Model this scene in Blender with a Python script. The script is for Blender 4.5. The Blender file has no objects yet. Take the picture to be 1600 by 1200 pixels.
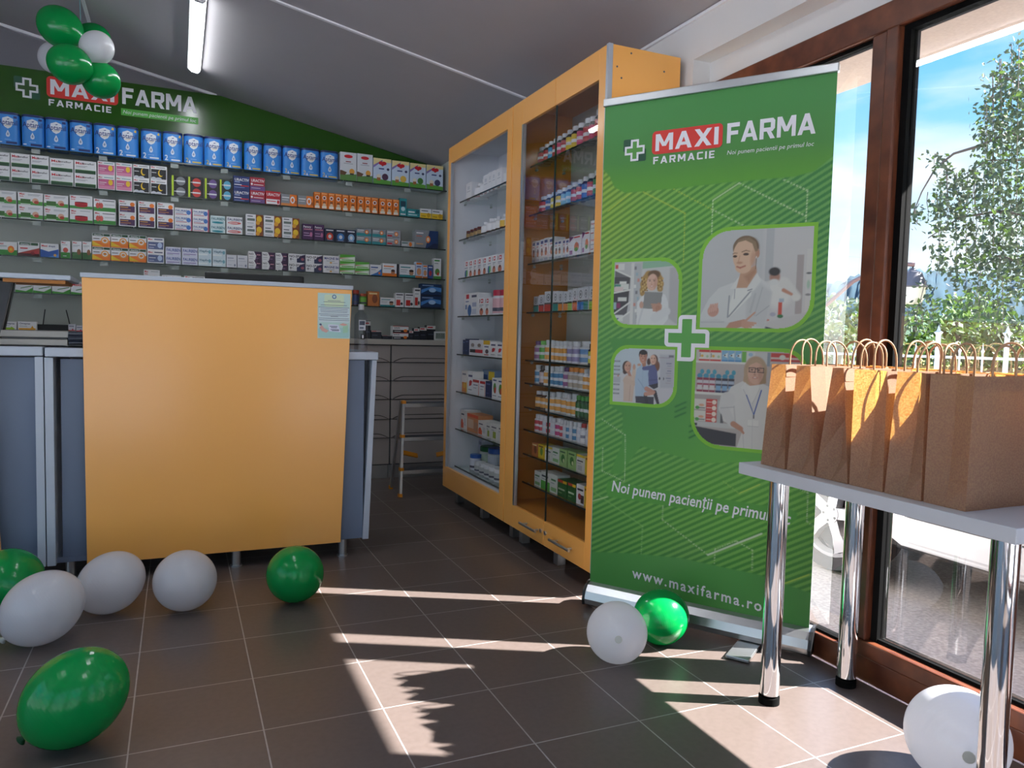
import bpy, bmesh, math, random
import numpy as np
from mathutils import Vector, Matrix, Quaternion
random.seed(7)
scene = bpy.context.scene
col = scene.collection

# ------------------------------------------------------------------ camera
CH = 1.10
FPX = 1177.385
RV = np.array([0.91436902, -0.40411408, 0.02492211])
UV = np.array([0.00311494, 0.06857353, 0.9976412])
FV = np.array([0.40486985, 0.91213458, -0.0639603])
cam_data = bpy.data.cameras.new('camera')
cam_data.sensor_fit = 'HORIZONTAL'
cam_data.sensor_width = 36.0
cam_data.lens = FPX / 1600 * 36
cam_data.clip_start = 0.05
cam_data.clip_end = 2000
cam = bpy.data.objects.new('camera', cam_data)
col.objects.link(cam)
cam.matrix_world = Matrix(((RV[0], UV[0], -FV[0], 0), (RV[1], UV[1], -FV[1], 0), (RV[2], UV[2], -FV[2], CH), (0, 0, 0, 1)))
scene.camera = cam

# ------------------------------------------------------------------ sky
world = bpy.data.worlds.new('sky')
scene.world = world
world.use_nodes = True
wn, wl = world.node_tree.nodes, world.node_tree.links
wn.clear()
w_out = wn.new('ShaderNodeOutputWorld'); w_bg = wn.new('ShaderNodeBackground')
w_tc = wn.new('ShaderNodeTexCoord'); w_sep = wn.new('ShaderNodeSeparateXYZ')
w_ramp = wn.new('ShaderNodeValToRGB'); w_map = wn.new('ShaderNodeMapping'); w_noise = wn.new('ShaderNodeTexNoise')
w_cr = wn.new('ShaderNodeValToRGB'); w_mix = wn.new('ShaderNodeMix'); w_mix.data_type = 'RGBA'
wl.new(w_tc.outputs['Generated'], w_sep.inputs[0]); wl.new(w_sep.outputs['Z'], w_ramp.inputs[0])
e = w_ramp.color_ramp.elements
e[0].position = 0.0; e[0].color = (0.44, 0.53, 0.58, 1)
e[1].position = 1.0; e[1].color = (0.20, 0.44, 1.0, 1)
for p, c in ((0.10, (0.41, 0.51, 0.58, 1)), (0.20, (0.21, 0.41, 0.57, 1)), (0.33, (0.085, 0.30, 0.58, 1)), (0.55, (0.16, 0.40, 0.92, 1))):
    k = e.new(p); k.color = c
wl.new(w_tc.outputs['Generated'], w_map.inputs[0]); w_map.inputs['Scale'].default_value = (1.0, 1.0, 3.2)
w_map.inputs['Location'].default_value = (0.35, 0.1, 0.25)
wl.new(w_map.outputs[0], w_noise.inputs['Vector'])
w_noise.inputs['Scale'].default_value = 3.4; w_noise.inputs['Detail'].default_value = 6
wl.new(w_noise.outputs['Fac'], w_cr.inputs[0])
w_cr.color_ramp.elements[0].position = 0.46; w_cr.color_ramp.elements[0].color = (0, 0, 0, 1)
w_cr.color_ramp.elements[1].position = 0.68; w_cr.color_ramp.elements[1].color = (0.85, 0.85, 0.85, 1)
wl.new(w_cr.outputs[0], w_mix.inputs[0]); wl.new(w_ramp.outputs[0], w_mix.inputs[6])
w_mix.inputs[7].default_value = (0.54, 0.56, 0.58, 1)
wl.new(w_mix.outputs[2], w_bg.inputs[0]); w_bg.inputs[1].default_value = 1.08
wl.new(w_bg.outputs[0], w_out.inputs[0])

# ------------------------------------------------------------------ sun
sun_data = bpy.data.lights.new('sun', 'SUN')
sun_data.energy = 15.5
sun_data.angle = math.radians(0.55)
sun_data.color = (1.0, 0.97, 0.94)
sun = bpy.data.objects.new('sun', sun_data)
col.objects.link(sun)
sun.rotation_euler = Vector((-1, 0.51, -1.015)).to_track_quat('-Z', 'Y').to_euler()
sun.location = (6, -3, 6)

# ------------------------------------------------------------------ exposure
vs = scene.view_settings
vs.view_transform = 'Standard'
vs.look = 'None'
vs.gamma = 1.0
vs.use_curve_mapping = False
vs.exposure = 1.32
scene.cycles.use_denoising = True
scene.cycles.max_bounces = 10
scene.cycles.diffuse_bounces = 5
scene.cycles.transparent_max_bounces = 32
scene.cycles.caustics_reflective = False
scene.cycles.caustics_refractive = False
scene.cycles.sample_clamp_indirect = 6.0

# ------------------------------------------------------------------ helpers
def lin(c):
    if isinstance(c, str):
        c = c.lstrip('#')
        c = tuple(int(c[i:i + 2], 16) / 255 for i in (0, 2, 4))
    return tuple(x / 12.92 if x <= 0.04045 else ((x + 0.055) / 1.055) ** 2.4 for x in c[:3])

MATS = {}
def mat(name, c, rough=0.5, metal=0.0, noise=0.0, scale=20.0, bump=0.0, coat=0.0, trans=0.0, spec=0.5, sub=0.0):
    if name in MATS:
        return MATS[name]
    m = bpy.data.materials.new(name); m.use_nodes = True
    nt = m.node_tree; b = nt.nodes['Principled BSDF']
    L = lin(c)
    b.inputs['Base Color'].default_value = (*L, 1)
    b.inputs['Roughness'].default_value = rough
    b.inputs['Metallic'].default_value = metal
    b.inputs['Coat Weight'].default_value = coat; b.inputs['Coat Roughness'].default_value = 0.16
    b.inputs['Specular IOR Level'].default_value = spec
    if trans: b.inputs['Transmission Weight'].default_value = trans
    if noise or bump:
        tc = nt.nodes.new('ShaderNodeTexCoord'); nz = nt.nodes.new('ShaderNodeTexNoise')
        nz.inputs['Scale'].default_value = scale; nz.inputs['Detail'].default_value = 4
        nt.links.new(tc.outputs['Object'], nz.inputs['Vector'])
        if noise:
            mx = nt.nodes.new('ShaderNodeMix'); mx.data_type = 'RGBA'
            mx.inputs[6].default_value = (*[max(0, x * (1 - noise)) for x in L], 1)
            mx.inputs[7].default_value = (*[min(1, x * (1 + noise)) for x in L], 1)
            nt.links.new(nz.outputs['Fac'], mx.inputs[0]); nt.links.new(mx.outputs[2], b.inputs['Base Color'])
        if bump:
            bp = nt.nodes.new('ShaderNodeBump'); bp.inputs['Strength'].default_value = bump; bp.inputs['Distance'].default_value = 0.002
            nt.links.new(nz.outputs['Fac'], bp.inputs['Height']); nt.links.new(bp.outputs[0], b.inputs['Normal'])
    MATS[name] = m
    return m

def ink(c):                                    # a printing colour on packaging
    return mat('print ' + c, c, rough=0.45)

def glass_mat(name, tint, refl=0.9, rough=0.0, base=0.0, ior=1.45):
    if name in MATS: return MATS[name]
    m = bpy.data.materials.new(name); m.use_nodes = True
    nt = m.node_tree; nt.nodes.clear()
    out = nt.nodes.new('ShaderNodeOutputMaterial'); tr = nt.nodes.new('ShaderNodeBsdfTransparent'); gl = nt.nodes.new('ShaderNodeBsdfGlossy')
    fr = nt.nodes.new('ShaderNodeFresnel'); mu = nt.nodes.new('ShaderNodeMath'); mx = nt.nodes.new('ShaderNodeMixShader')
    tr.inputs[0].default_value = (*tint, 1); gl.inputs[0].default_value = (1, 1, 1, 1); gl.inputs['Roughness'].default_value = rough
    fr.inputs[0].default_value = ior; mu.operation = 'MULTIPLY_ADD'; mu.inputs[1].default_value = refl; mu.inputs[2].default_value = base
    ge = nt.nodes.new('ShaderNodeNewGeometry'); front = nt.nodes.new('ShaderNodeMath'); front.operation = 'SUBTRACT'; front.inputs[0].default_value = 1.0
    both = nt.nodes.new('ShaderNodeMath'); both.operation = 'MULTIPLY'; both.use_clamp = True   # entering faces stand for both surfaces of the pane
    nt.links.new(ge.outputs['Backfacing'], front.inputs[1]); nt.links.new(fr.outputs[0], mu.inputs[0]); nt.links.new(mu.outputs[0], both.inputs[0]); nt.links.new(front.outputs[0], both.inputs[1])
    nt.links.new(both.outputs[0], mx.inputs[0])
    nt.links.new(tr.outputs[0], mx.inputs[1]); nt.links.new(gl.outputs[0], mx.inputs[2])
    nt.links.new(mx.outputs[0], out.inputs[0])
    MATS[name] = m
    return m

def emit_mat(name, c, s):
    m = bpy.data.materials.new(name); m.use_nodes = True
    b = m.node_tree.nodes['Principled BSDF']
    b.inputs['Emission Color'].default_value = (*c, 1); b.inputs['Emission Strength'].default_value = s
    b.inputs['Base Color'].default_value = (.9, .9, .9, 1)
    MATS[name] = m
    return m

GLYPHS = {}
def glyphs(s, bold=0.0, shear=0.0, space=1.0):  # lettering as a mesh, cap height 1
    k = (s, bold, shear, space)
    if k in GLYPHS: return GLYPHS[k]
    cu = bpy.data.curves.new('lettering', 'FONT')
    cu.body = s; cu.size = 1.0; cu.resolution_u = 2; cu.offset = bold; cu.shear = shear; cu.space_character = space
    ob = bpy.data.objects.new('lettering', cu)
    me = bpy.data.meshes.new_from_object(ob)
    v = np.array([p.co[:2] for p in me.vertices]) if len(me.vertices) else np.zeros((1, 2))
    f = [tuple(p.vertices) for p in me.polygons]
    v = v / 0.70
    x0, x1 = v[:, 0].min(), v[:, 0].max()
    v[:, 0] -= x0
    bpy.data.objects.remove(ob); bpy.data.curves.remove(cu); bpy.data.meshes.remove(me)
    GLYPHS[k] = (v, f, x1 - x0)
    return GLYPHS[k]

class MB:
    def __init__(s):
        s.v, s.f, s.mi, s.sm, s.mats, s.n = [], [], [], [], [], 0
    def idx(s, m):
        if m not in s.mats: s.mats.append(m)
        return s.mats.index(m)
    def add(s, vs_, fs, m, smooth=False):
        o = s.n
        s.v.extend([tuple(float(c) for c in p) for p in vs_]); s.n += len(vs_)
        i = s.idx(m)
        for f in fs:
            s.f.append(tuple(o + k for k in f)); s.mi.append(i); s.sm.append(smooth)
        return s
    def box(s, a, b, m):
        x0, y0, z0 = a; x1, y1, z1 = b
        P = [(x0, y0, z0), (x1, y0, z0), (x1, y1, z0), (x0, y1, z0), (x0, y0, z1), (x1, y0, z1), (x1, y1, z1), (x0, y1, z1)]
        return s.add(P, [(0, 3, 2, 1), (4, 5, 6, 7), (0, 1, 5, 4), (1, 2, 6, 5), (2, 3, 7, 6), (3, 0, 4, 7)], m)
    def hexa(s, P, m):                          # box from eight corners, bottom ring then top ring
        return s.add(P, [(0, 3, 2, 1), (4, 5, 6, 7), (0, 1, 5, 4), (1, 2, 6, 5), (2, 3, 7, 6), (3, 0, 4, 7)], m)
    def prism(s, pts, off, m, smooth=False):    # extrude a 3-D polygon by a vector
        n = len(pts); P = [tuple(p) for p in pts] + [tuple(np.array(p) + np.array(off)) for p in pts]
        fs = [tuple(range(n))[::-1], tuple(range(n, 2 * n))] + [(i, (i + 1) % n, n + (i + 1) % n, n + i) for i in range(n)]
        return s.add(P, fs, m, smooth)
    def poly(s, pts, m):
        return s.add(pts, [tuple(range(len(pts)))], m)
    def cyl(s, p0, p1, r0, m, r1=None, n=16, smooth=True):
        r1 = r0 if r1 is None else r1
        p0, p1 = Vector(p0), Vector(p1); d = (p1 - p0).normalized()
        a = d.orthogonal().normalized(); b = d.cross(a)
        P = []
        for p, r in ((p0, r0), (p1, r1)):
            for k in range(n):
                t = 2 * math.pi * k / n
                P.append(p + (a * math.cos(t) + b * math.sin(t)) * r)
        s.add(P, [(k, (k + 1) % n, n + (k + 1) % n, n + k) for k in range(n)], m, smooth)
        s.add(P[:n], [tuple(range(n))[::-1]], m); s.add(P[n:], [tuple(range(n))], m)
        return s
    def lathe(s, prof, m, n=18, o=(0, 0, 0), smooth=True):   # prof: (r, z, material for the band up to the next point)
        rings = []
        for k in range(len(prof)):
            r, z = prof[k][:2]
            rings.append([(o[0] + r * math.cos(2 * math.pi * j / n), o[1] + r * math.sin(2 * math.pi * j / n), o[2] + z) for j in range(n)])
        for k in range(len(prof) - 1):
            mm = prof[k][2] if len(prof[k]) > 2 and prof[k][2] else m
            s.add(rings[k] + rings[k + 1], [(j, (j + 1) % n, n + (j + 1) % n, n + j) for j in range(n)], mm, smooth)
        s.add(rings[0], [tuple(range(n))[::-1]], m); s.add(rings[-1], [tuple(range(n))], m)
        return s
    def tube(s, pts, r, m, n=8, closed=False, taper=None):
        pts = [Vector(p) for p in pts]; N = len(pts); P = []
        up = None
        for i, p in enumerate(pts):
            d = (pts[min(i + 1, N - 1)] - pts[max(i - 1, 0)]).normalized()
            if up is None: up = d.orthogonal().normalized()
            up = (up - d * up.dot(d)).normalized(); b = d.cross(up)
            rr = r if taper is None else r * (1 + (taper - 1) * i / (N - 1))
            for k in range(n):
                t = 2 * math.pi * k / n
                P.append(p + (up * math.cos(t) + b * math.sin(t)) * rr)
        fs = [(i * n + k, i * n + (k + 1) % n, (i + 1) * n + (k + 1) % n, (i + 1) * n + k) for i in range(N - 1) for k in range(n)]
        s.add(P, fs, m, True)
        s.add(P[:n], [tuple(range(n))[::-1]], m); s.add(P[-n:], [tuple(range(n))], m)
        return s
    def text(s, body, x, z, h, m, y=-0.0006, maxw=None, bold=0.0, shear=0.0, align='l', space=1.0):
        v, f, w = glyphs(body, bold, shear, space)
        sx = h if maxw is None else min(h, maxw / max(w, 1e-6))
        if align == 'c': x = x - w * sx / 2
        if align == 'f': sx = maxw / w
        return s.add([(x + p[0] * sx, y, z + p[1] * h) for p in v], f, m)
    def mesh(s, name):
        me = bpy.data.meshes.new(name)
        me.from_pydata(s.v, [], s.f)
        for m in s.mats: me.materials.append(m)
        me.polygons.foreach_set('material_index', s.mi)
        me.polygons.foreach_set('use_smooth', s.sm)
        me.update()
        return me
    def build(s, name, parent=None, loc=(0, 0, 0), rotz=0.0, bevel=0.0):
        o = bpy.data.objects.new(name, s.mesh(name)); col.objects.link(o)
        o.location = loc; o.rotation_euler = (0, 0, rotz)
        if parent: o.parent = parent
        if bevel:
            bv = o.modifiers.new('bevel', 'BEVEL'); bv.width = bevel; bv.segments = 2; bv.limit_method = 'ANGLE'; bv.angle_limit = math.radians(40)
        return o

def tag(o, label, cat, group=None):
    o['label'] = label; o['category'] = cat
    if group: o['group'] = group
    return o
def thing(name, label, cat, loc=(0, 0, 0), rotz=0.0, group=None):
    o = bpy.data.objects.new(name, None); col.objects.link(o)
    o.location = loc; o.rotation_euler = (0, 0, rotz); o.empty_display_size = 0.1
    return tag(o, label, cat, group)
def struct(o):
    o['kind'] = 'structure'
    return o
def place(name, me, loc, rotz=0.0, scale=(1, 1, 1), parent=None):
    o = bpy.data.objects.new(name, me); col.objects.link(o)
    o.location = loc; o.rotation_euler = (0, 0, rotz); o.scale = scale
    if parent: o.parent = parent
    return o

ORD = ['', 'first', 'second', 'third', 'fourth', 'fifth', 'sixth', 'seventh', 'eighth', 'ninth', 'tenth', 'eleventh', 'twelfth', 'thirteenth',
       'fourteenth', 'fifteenth', 'sixteenth', 'seventeenth', 'eighteenth', 'nineteenth', 'twentieth', 'twenty-first', 'twenty-second',
       'twenty-third', 'twenty-fourth', 'twenty-fifth', 'twenty-sixth', 'twenty-seventh', 'twenty-eighth', 'twenty-ninth', 'thirtieth',
       'thirty-first', 'thirty-second', 'thirty-third', 'thirty-fourth', 'thirty-fifth', 'thirty-sixth', 'thirty-seventh', 'thirty-eighth', 'thirty-ninth', 'fortieth']

def ray(px, py):                                # surveying: sight line through a point of the photograph
    return FV * FPX + RV * (px - 800) - UV * (py - 600)
def depth(P):
    return float((np.array(P) - (0, 0, CH)) @ FV)
def along_x(px, Y, z):                          # where on the line (.., Y, z) a survey mark lies
    q = (px - 800) / FPX; w = RV - q * FV
    return float(-(w[1] * Y + w[2] * (z - CH)) / w[0])
def along_y(px, X, z):
    q = (px - 800) / FPX; w = RV - q * FV
    return float(-(w[0] * X + w[2] * (z - CH)) / w[1])
def ceil_z(x):
    return 2.44 + 0.198 * (1.97 - x)
# ------------------------------------------------------------------ materials of the room
M_paint = mat('white wall paint', '#dcdad8', 0.7, noise=0.03, scale=6, bump=0.05)
M_ceil = mat('grey ceiling paint', '#b0acae', 0.8, noise=0.03, scale=5)
M_trim = mat('white ceiling strip', '#ecebed', 0.6, noise=0.02)
M_panelgrey = mat('grey green back panel', '#b4b8b2', 0.5, noise=0.03, scale=10)
M_yellow = mat('amber yellow laminate', '#ffb65c', 0.3, noise=0.02, scale=3, coat=0.35)
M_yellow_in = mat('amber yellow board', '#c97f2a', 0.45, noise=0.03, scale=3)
M_edge = mat('silver edge banding', '#b9bec6', 0.35, metal=0.3, noise=0.02)
M_greyfront = mat('blue grey laminate', '#6c7a92', 0.42, noise=0.03, scale=4)
M_greytop = mat('pale grey worktop', '#b9c2cf', 0.35, noise=0.03, scale=8)
M_greydark = mat('dark grey carcass', '#4a4e57', 0.6, noise=0.03)
M_beige = mat('warm grey drawer front', '#a8a09c', 0.45, noise=0.03, scale=4)
M_beigetop = mat('beige grey worktop', '#b5b0a8', 0.4, noise=0.03)
M_alu = mat('brushed aluminium', '#c2c4c6', 0.28, metal=0.9, noise=0.03, scale=60)
M_chrome = mat('polished chrome', '#e8eaec', 0.05, metal=1.0, noise=0.01)
M_black = mat('black plastic', '#17181a', 0.4, noise=0.05)
M_rubber = mat('black rubber', '#0c0c0c', 0.8, noise=0.05, spec=0.08)
M_white_in = mat('white cabinet interior', '#d5d8de', 0.5, noise=0.02)
M_orange = mat('orange plastic', '#e8961e', 0.4, noise=0.04)
M_glass = glass_mat('clear window glass', (0.98, 0.985, 0.985), 1.8, base=0.10)
M_doorglass = glass_mat('cabinet door glass', (0.97, 0.975, 0.975), 1.2, base=0.03)
M_shelfglass = glass_mat('shelf glass face', (0.93, 0.965, 0.95), 1.0)
M_shelfedge = mat('shelf glass edge', '#27332f', 0.15, noise=0.05)
M_clip = mat('frosted plastic clip', '#aab2ae', 0.3, noise=0.02)
M_clear = glass_mat('clear plastic bottle', (0.86, 0.88, 0.92), 0.9, 0.03)

def wood_mat():
    m = bpy.data.materials.new('brown wood grain foil'); m.use_nodes = True
    nt = m.node_tree; b = nt.nodes['Principled BSDF']
    tc = nt.nodes.new('ShaderNodeTexCoord'); mp = nt.nodes.new('ShaderNodeMapping'); nz = nt.nodes.new('ShaderNodeTexNoise'); cr = nt.nodes.new('ShaderNodeValToRGB')
    mp.inputs['Scale'].default_value = (30, 3, 3); nz.inputs['Scale'].default_value = 4; nz.inputs['Detail'].default_value = 6
    nt.links.new(tc.outputs['Object'], mp.inputs[0]); nt.links.new(mp.outputs[0], nz.inputs['Vector']); nt.links.new(nz.outputs['Fac'], cr.inputs[0])
    cr.color_ramp.elements[0].color = (*lin('#4e281c'), 1); cr.color_ramp.elements[0].position = 0.3
    cr.color_ramp.elements[1].color = (*lin('#80492f'), 1); cr.color_ramp.elements[1].position = 0.75
    nt.links.new(cr.outputs[0], b.inputs['Base Color']); b.inputs['Roughness'].default_value = 0.32
    return m
M_wood = wood_mat()

def floor_mat():
    m = bpy.data.materials.new('brown ceramic floor tile'); m.use_nodes = True
    nt = m.node_tree; b = nt.nodes['Principled BSDF']
    tc = nt.nodes.new('ShaderNodeTexCoord'); mp = nt.nodes.new('ShaderNodeMapping'); br = nt.nodes.new('ShaderNodeTexBrick')
    nz = nt.nodes.new('ShaderNodeTexNoise'); mx = nt.nodes.new('ShaderNodeMix'); mx.data_type = 'RGBA'
    mp.inputs['Location'].default_value = (-0.212 + 0.334 * 20, -2.437 + 0.334 * 30, 0)
    br.offset = 0; br.squash = 1
    br.inputs['Scale'].default_value = 1.0; br.inputs['Brick Width'].default_value = 0.334; br.inputs['Row Height'].default_value = 0.334
    br.inputs['Mortar Size'].default_value = 0.0022; br.inputs['Mortar Smooth'].default_value = 0.2; br.inputs['Bias'].default_value = 0
    br.inputs['Color1'].default_value = (*lin('#675b56'), 1); br.inputs['Color2'].default_value = (*lin('#625752'), 1); br.inputs['Mortar'].default_value = (*lin('#a8a3a0'), 1)
    nz.inputs['Scale'].default_value = 55; nz.inputs['Detail'].default_value = 5
    nt.links.new(tc.outputs['Object'], mp.inputs[0]); nt.links.new(mp.outputs[0], br.inputs['Vector']); nt.links.new(tc.outputs['Object'], nz.inputs['Vector'])
    mx.blend_type = 'MULTIPLY'; mx.inputs[0].default_value = 0.35
    gray = nt.nodes.new('ShaderNodeValToRGB'); gray.color_ramp.elements[0].position = 0.35; gray.color_ramp.elements[0].color = (.72, .70, .68, 1); gray.color_ramp.elements[1].position = 0.6
    nt.links.new(nz.outputs['Fac'], gray.inputs[0]); nt.links.new(br.outputs['Color'], mx.inputs[6]); nt.links.new(gray.outputs[0], mx.inputs[7])
    nt.links.new(mx.outputs[2], b.inputs['Base Color'])
    b.inputs['Roughness'].default_value = 0.33
    bp = nt.nodes.new('ShaderNodeBump'); bp.inputs['Strength'].default_value = 0.3; bp.inputs['Distance'].default_value = 0.001; bp.invert = True
    nt.links.new(br.outputs['Fac'], bp.inputs['Height']); nt.links.new(bp.outputs[0], b.inputs['Normal'])
    return m
M_floor = floor_mat()

# ------------------------------------------------------------------ room shell
XL, YR, YB = -3.6, -0.75, 5.97           # left wall, wall behind the camera, back wall
XW = 1.97                               # inner face of the window wall
struct(MB().box((XL - .1, YR - .15, -0.12), (2.04, YB + .15, 0), M_floor).build('floor'))
def sloped(name, x0, x1, y0, y1, dz0, dz1, m):
    P = [(x0, y0, ceil_z(x0) + dz0), (x1, y0, ceil_z(x1) + dz0), (x1, y1, ceil_z(x1) + dz0), (x0, y1, ceil_z(x0) + dz0),
         (x0, y0, ceil_z(x0) + dz1), (x1, y0, ceil_z(x1) + dz1), (x1, y1, ceil_z(x1) + dz1), (x0, y1, ceil_z(x0) + dz1)]
    return struct(MB().hexa(P, m).build(name))
sloped('ceiling', XL - .1, 2.3, YR - .15, YB + .15, 0, 0.12, M_ceil)
sloped('trim_1', XL, XW, 4.025, 4.045, -0.008, 0.0, M_trim)
sloped('trim_2', -0.495, -0.475, 4.05, YB - .002, -0.008, 0.0, M_trim)
sloped('trim_3', -2.0, 0.26, YB - .03, YB - .001, -0.018, 0.0, M_trim)
def wall(name, pts, off, m=M_paint):
    return struct(MB().prism(pts, off, m).build(name))
wall('wall_back', [(XL, YB, 0), (2.3, YB, 0), (2.3, YB, ceil_z(2.3)), (XL, YB, ceil_z(XL))], (0, .14, 0), mat('dark grey wall paint', '#77757b', 0.75, noise=0.03, scale=5))
mb = MB()
mb.box((XL - .1, YR, 0), (XL, -.6, 2.3), M_paint); mb.box((XL - .1, 3.2, 0), (XL, YB, 2.3), M_paint); mb.box((XL - .1, YR, 2.3), (XL, YB, ceil_z(XL)), M_paint)
struct(mb.build('wall_left'))
mb = MB()
for y0_, y1_ in ((-.6, -.54), (.97, 1.03), (3.14, 3.2)): mb.box((XL - .08, y0_, 0), (XL - .02, y1_, 2.3), M_wood)
mb.box((XL - .08, -.54, 0), (XL - .02, 3.14, .07), M_wood); mb.box((XL - .08, -.54, 2.23), (XL - .02, 3.14, 2.3), M_wood)
wl_ = struct(mb.build('window_7'))  # unseen window, added to let more sky light into the room
MB().box((XL - .055, -.54, .07), (XL - .047, 3.14, 2.23), M_glass).build('glass_pane', wl_)
# window wall: a solid stretch behind the tall cabinets, the lintel box and the strip over the frame
mb = MB()
mb.box((XW, 2.655, 0), (2.25, YB, 2.47), M_paint)
mb.box((XW, YR, 2.268), (2.25, 2.655, 2.47), M_paint)
mb.box((2.056, YR, 2.178), (2.25, 2.655, 2.268), M_paint)
mb.box((XW, YR, 0), (2.25, -0.35, 2.268), M_paint)
struct(mb.build('wall_right'))
mb = MB()
mb.box((XW - .012, 2.655, 2.425), (XW, YB, 2.437), M_trim); mb.box((XW - .012, YR, 2.425), (XW, 2.655, 2.437), M_trim)
struct(mb.build('trim_4'))
# wall behind the camera with its glazed openings
mb = MB()
ops = [(-3.3, -1.35, 0.05, 2.2), (-1.2, 0.12, 0.05, 2.2), (0.9, 1.9, 0.05, 2.2)]
xs = [XL] + [v for o in ops for v in o[:2]] + [2.25]
for k in range(0, len(xs), 2):
    mb.box((xs[k], YR - .15, 0), (xs[k + 1], YR, 2.2), M_paint)
for o in ops:
    if o[2] > .1: mb.box((o[0], YR - .15, 0), (o[1], YR, o[2]), M_paint)
mb.prism([(XL, YR, 2.2), (2.25, YR, 2.2), (2.25, YR, ceil_z(2.25)), (XL, YR, ceil_z(XL))], (0, -.15, 0), M_paint)
struct(mb.build('wall_rear'))
for n, o in enumerate(ops):
    fr = MB(); g = .06
    y0, y1 = YR - .10, YR - .04
    fr.box((o[0], y0, o[2]), (o[0] + g, y1, o[3]), M_wood); fr.box((o[1] - g, y0, o[2]), (o[1], y1, o[3]), M_wood)
    fr.box((o[0] + g, y0, o[2]), (o[1] - g, y1, o[2] + g), M_wood); fr.box((o[0] + g, y0, o[3] - g), (o[1] - g, y1, o[3]), M_wood)
    w = struct(fr.build('window_%d' % (n + 3)))
    MB().box((o[0] + g, YR - .075, o[2] + g), (o[1] - g, YR - .065, o[3] - g), M_glass).build('glass_pane', w)

# shop window in the right wall: fixed left light and a sash beside it
XF0, XF1 = 2.045, 2.115
w1 = struct(MB().box((XF0, -.35, 0), (XF1, 2.652, .086), M_wood).build('window_1', bevel=0.006))
def fpart(name, parent, boxes, m=M_wood, bevel=0.006):
    b = MB()
    for bx_ in boxes: b.box(bx_[0], bx_[1], m)
    return b.build(name, parent, bevel=bevel)
fpart('head_rail', w1, [((XF0, -.35, 2.088), (XF1, 2.652, 2.178))])
fpart('jamb', w1, [((XF0, 2.555, .086), (XF1, 2.652, 2.088))])
fpart('mullion', w1, [((XF0 - .004, 1.757, .086), (XF1, 1.815, 2.088))])
fpart('gasket', w1, [((XF0 + .02, 2.547, .086), (XF1 - .015, 2.555, 2.088)), ((XF0 + .02, 1.823, .086), (XF1 - .015, 2.547, .094)), ((XF0 + .02, 1.823, 2.076), (XF1 - .015, 2.547, 2.088))], M_rubber, 0)
MB().box((2.075, 1.815, .094), (2.083, 2.547, 2.076), M_glass).build('glass_pane', w1)
w2 = struct(MB().box((XF0 - .012, 1.05, .086), (XF1 - .005, 1.757, .14), M_wood).build('window_2', bevel=0.006))
fpart('sash_stile', w2, [((XF0 - .012, 1.712, .14), (XF1 - .005, 1.757, 2.088))])
fpart('sash_stile', w2, [((XF0 - .012, .72, .086), (XF1, 1.05, 2.088))])
fpart('gasket', w2, [((XF0 + .015, 1.688, .14), (XF1 - .012, 1.712, 2.088)), ((XF0 + .02, 1.05, .14), (XF1 - .012, 1.688, .15)), ((XF0 + .015, 1.05, 2.07), (XF1 - .012, 1.688, 2.088))], M_rubber, 0)
MB().box((2.075, 1.05, .15), (2.083, 1.688, 2.07), M_glass).build('glass_pane', w2)
w6 = struct(MB().box((XF0, -.35, .086), (XF1, .72, .14), M_wood).build('window_6', bevel=0.006))
fpart('sash_stile', w6, [((XF0, -.35, .14), (XF1, -.25, 2.088))])
MB().box((2.075, -.25, .14), (2.083, .72, 2.088), M_glass).build('glass_pane', w6)

# ------------------------------------------------------------------ outside
def ground_mat(name, c1, c2, scale):
    m = bpy.data.materials.new(name); m.use_nodes = True
    nt = m.node_tree; b = nt.nodes['Principled BSDF']
    tc = nt.nodes.new('ShaderNodeTexCoord'); nz = nt.nodes.new('ShaderNodeTexNoise'); cr = nt.nodes.new('ShaderNodeValToRGB')
    nz.inputs['Scale'].default_value = scale; nz.inputs['Detail'].default_value = 6
    nt.links.new(tc.outputs['Object'], nz.inputs['Vector']); nt.links.new(nz.outputs['Fac'], cr.inputs[0])
    cr.color_ramp.elements[0].position = .35; cr.color_ramp.elements[0].color = (*lin(c1), 1)
    cr.color_ramp.elements[1].position = .68; cr.color_ramp.elements[1].color = (*lin(c2), 1)
    nt.links.new(cr.outputs[0], b.inputs['Base Color']); b.inputs['Roughness'].default_value = .85
    return m
M_conc = ground_mat('speckled concrete', '#a2968c', '#c9bdb2', 90)
M_plaza = ground_mat('pale paving', '#a6abb2', '#b8bcc2', 30)
M_asph = ground_mat('grey asphalt', '#8f8884', '#b0a8a2', 60)
M_meadow = ground_mat('dry yellow meadow', '#b7a83c', '#8f9a44', .4)
M_stucco = mat('beige stucco', '#b3a090', 0.9, noise=0.18, scale=90, bump=0.4)
struct(MB().box((2.04, -8, -.3), (2.62, 9, -.08), M_conc).build('pavement'))
struct(MB().box((2.62, -30, -.4), (14, 40, -.12), M_asph).build('ground'))
struct(MB().box((14, -150, -.3), (400, 400, -.06), M_meadow).build('lawn'))
struct(MB().box((-60, YR - .15, -.3), (XL - .1, 40, -.05), M_plaza).build('ground_left'))
struct(MB().box((-30, -30, -.3), (2.04, YR - .15, -.05), M_plaza).build('ground_rear'))
struct(MB().box((2.25, -8, 2.215), (2.70, 9, 2.36), M_stucco).build('soffit'))
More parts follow.
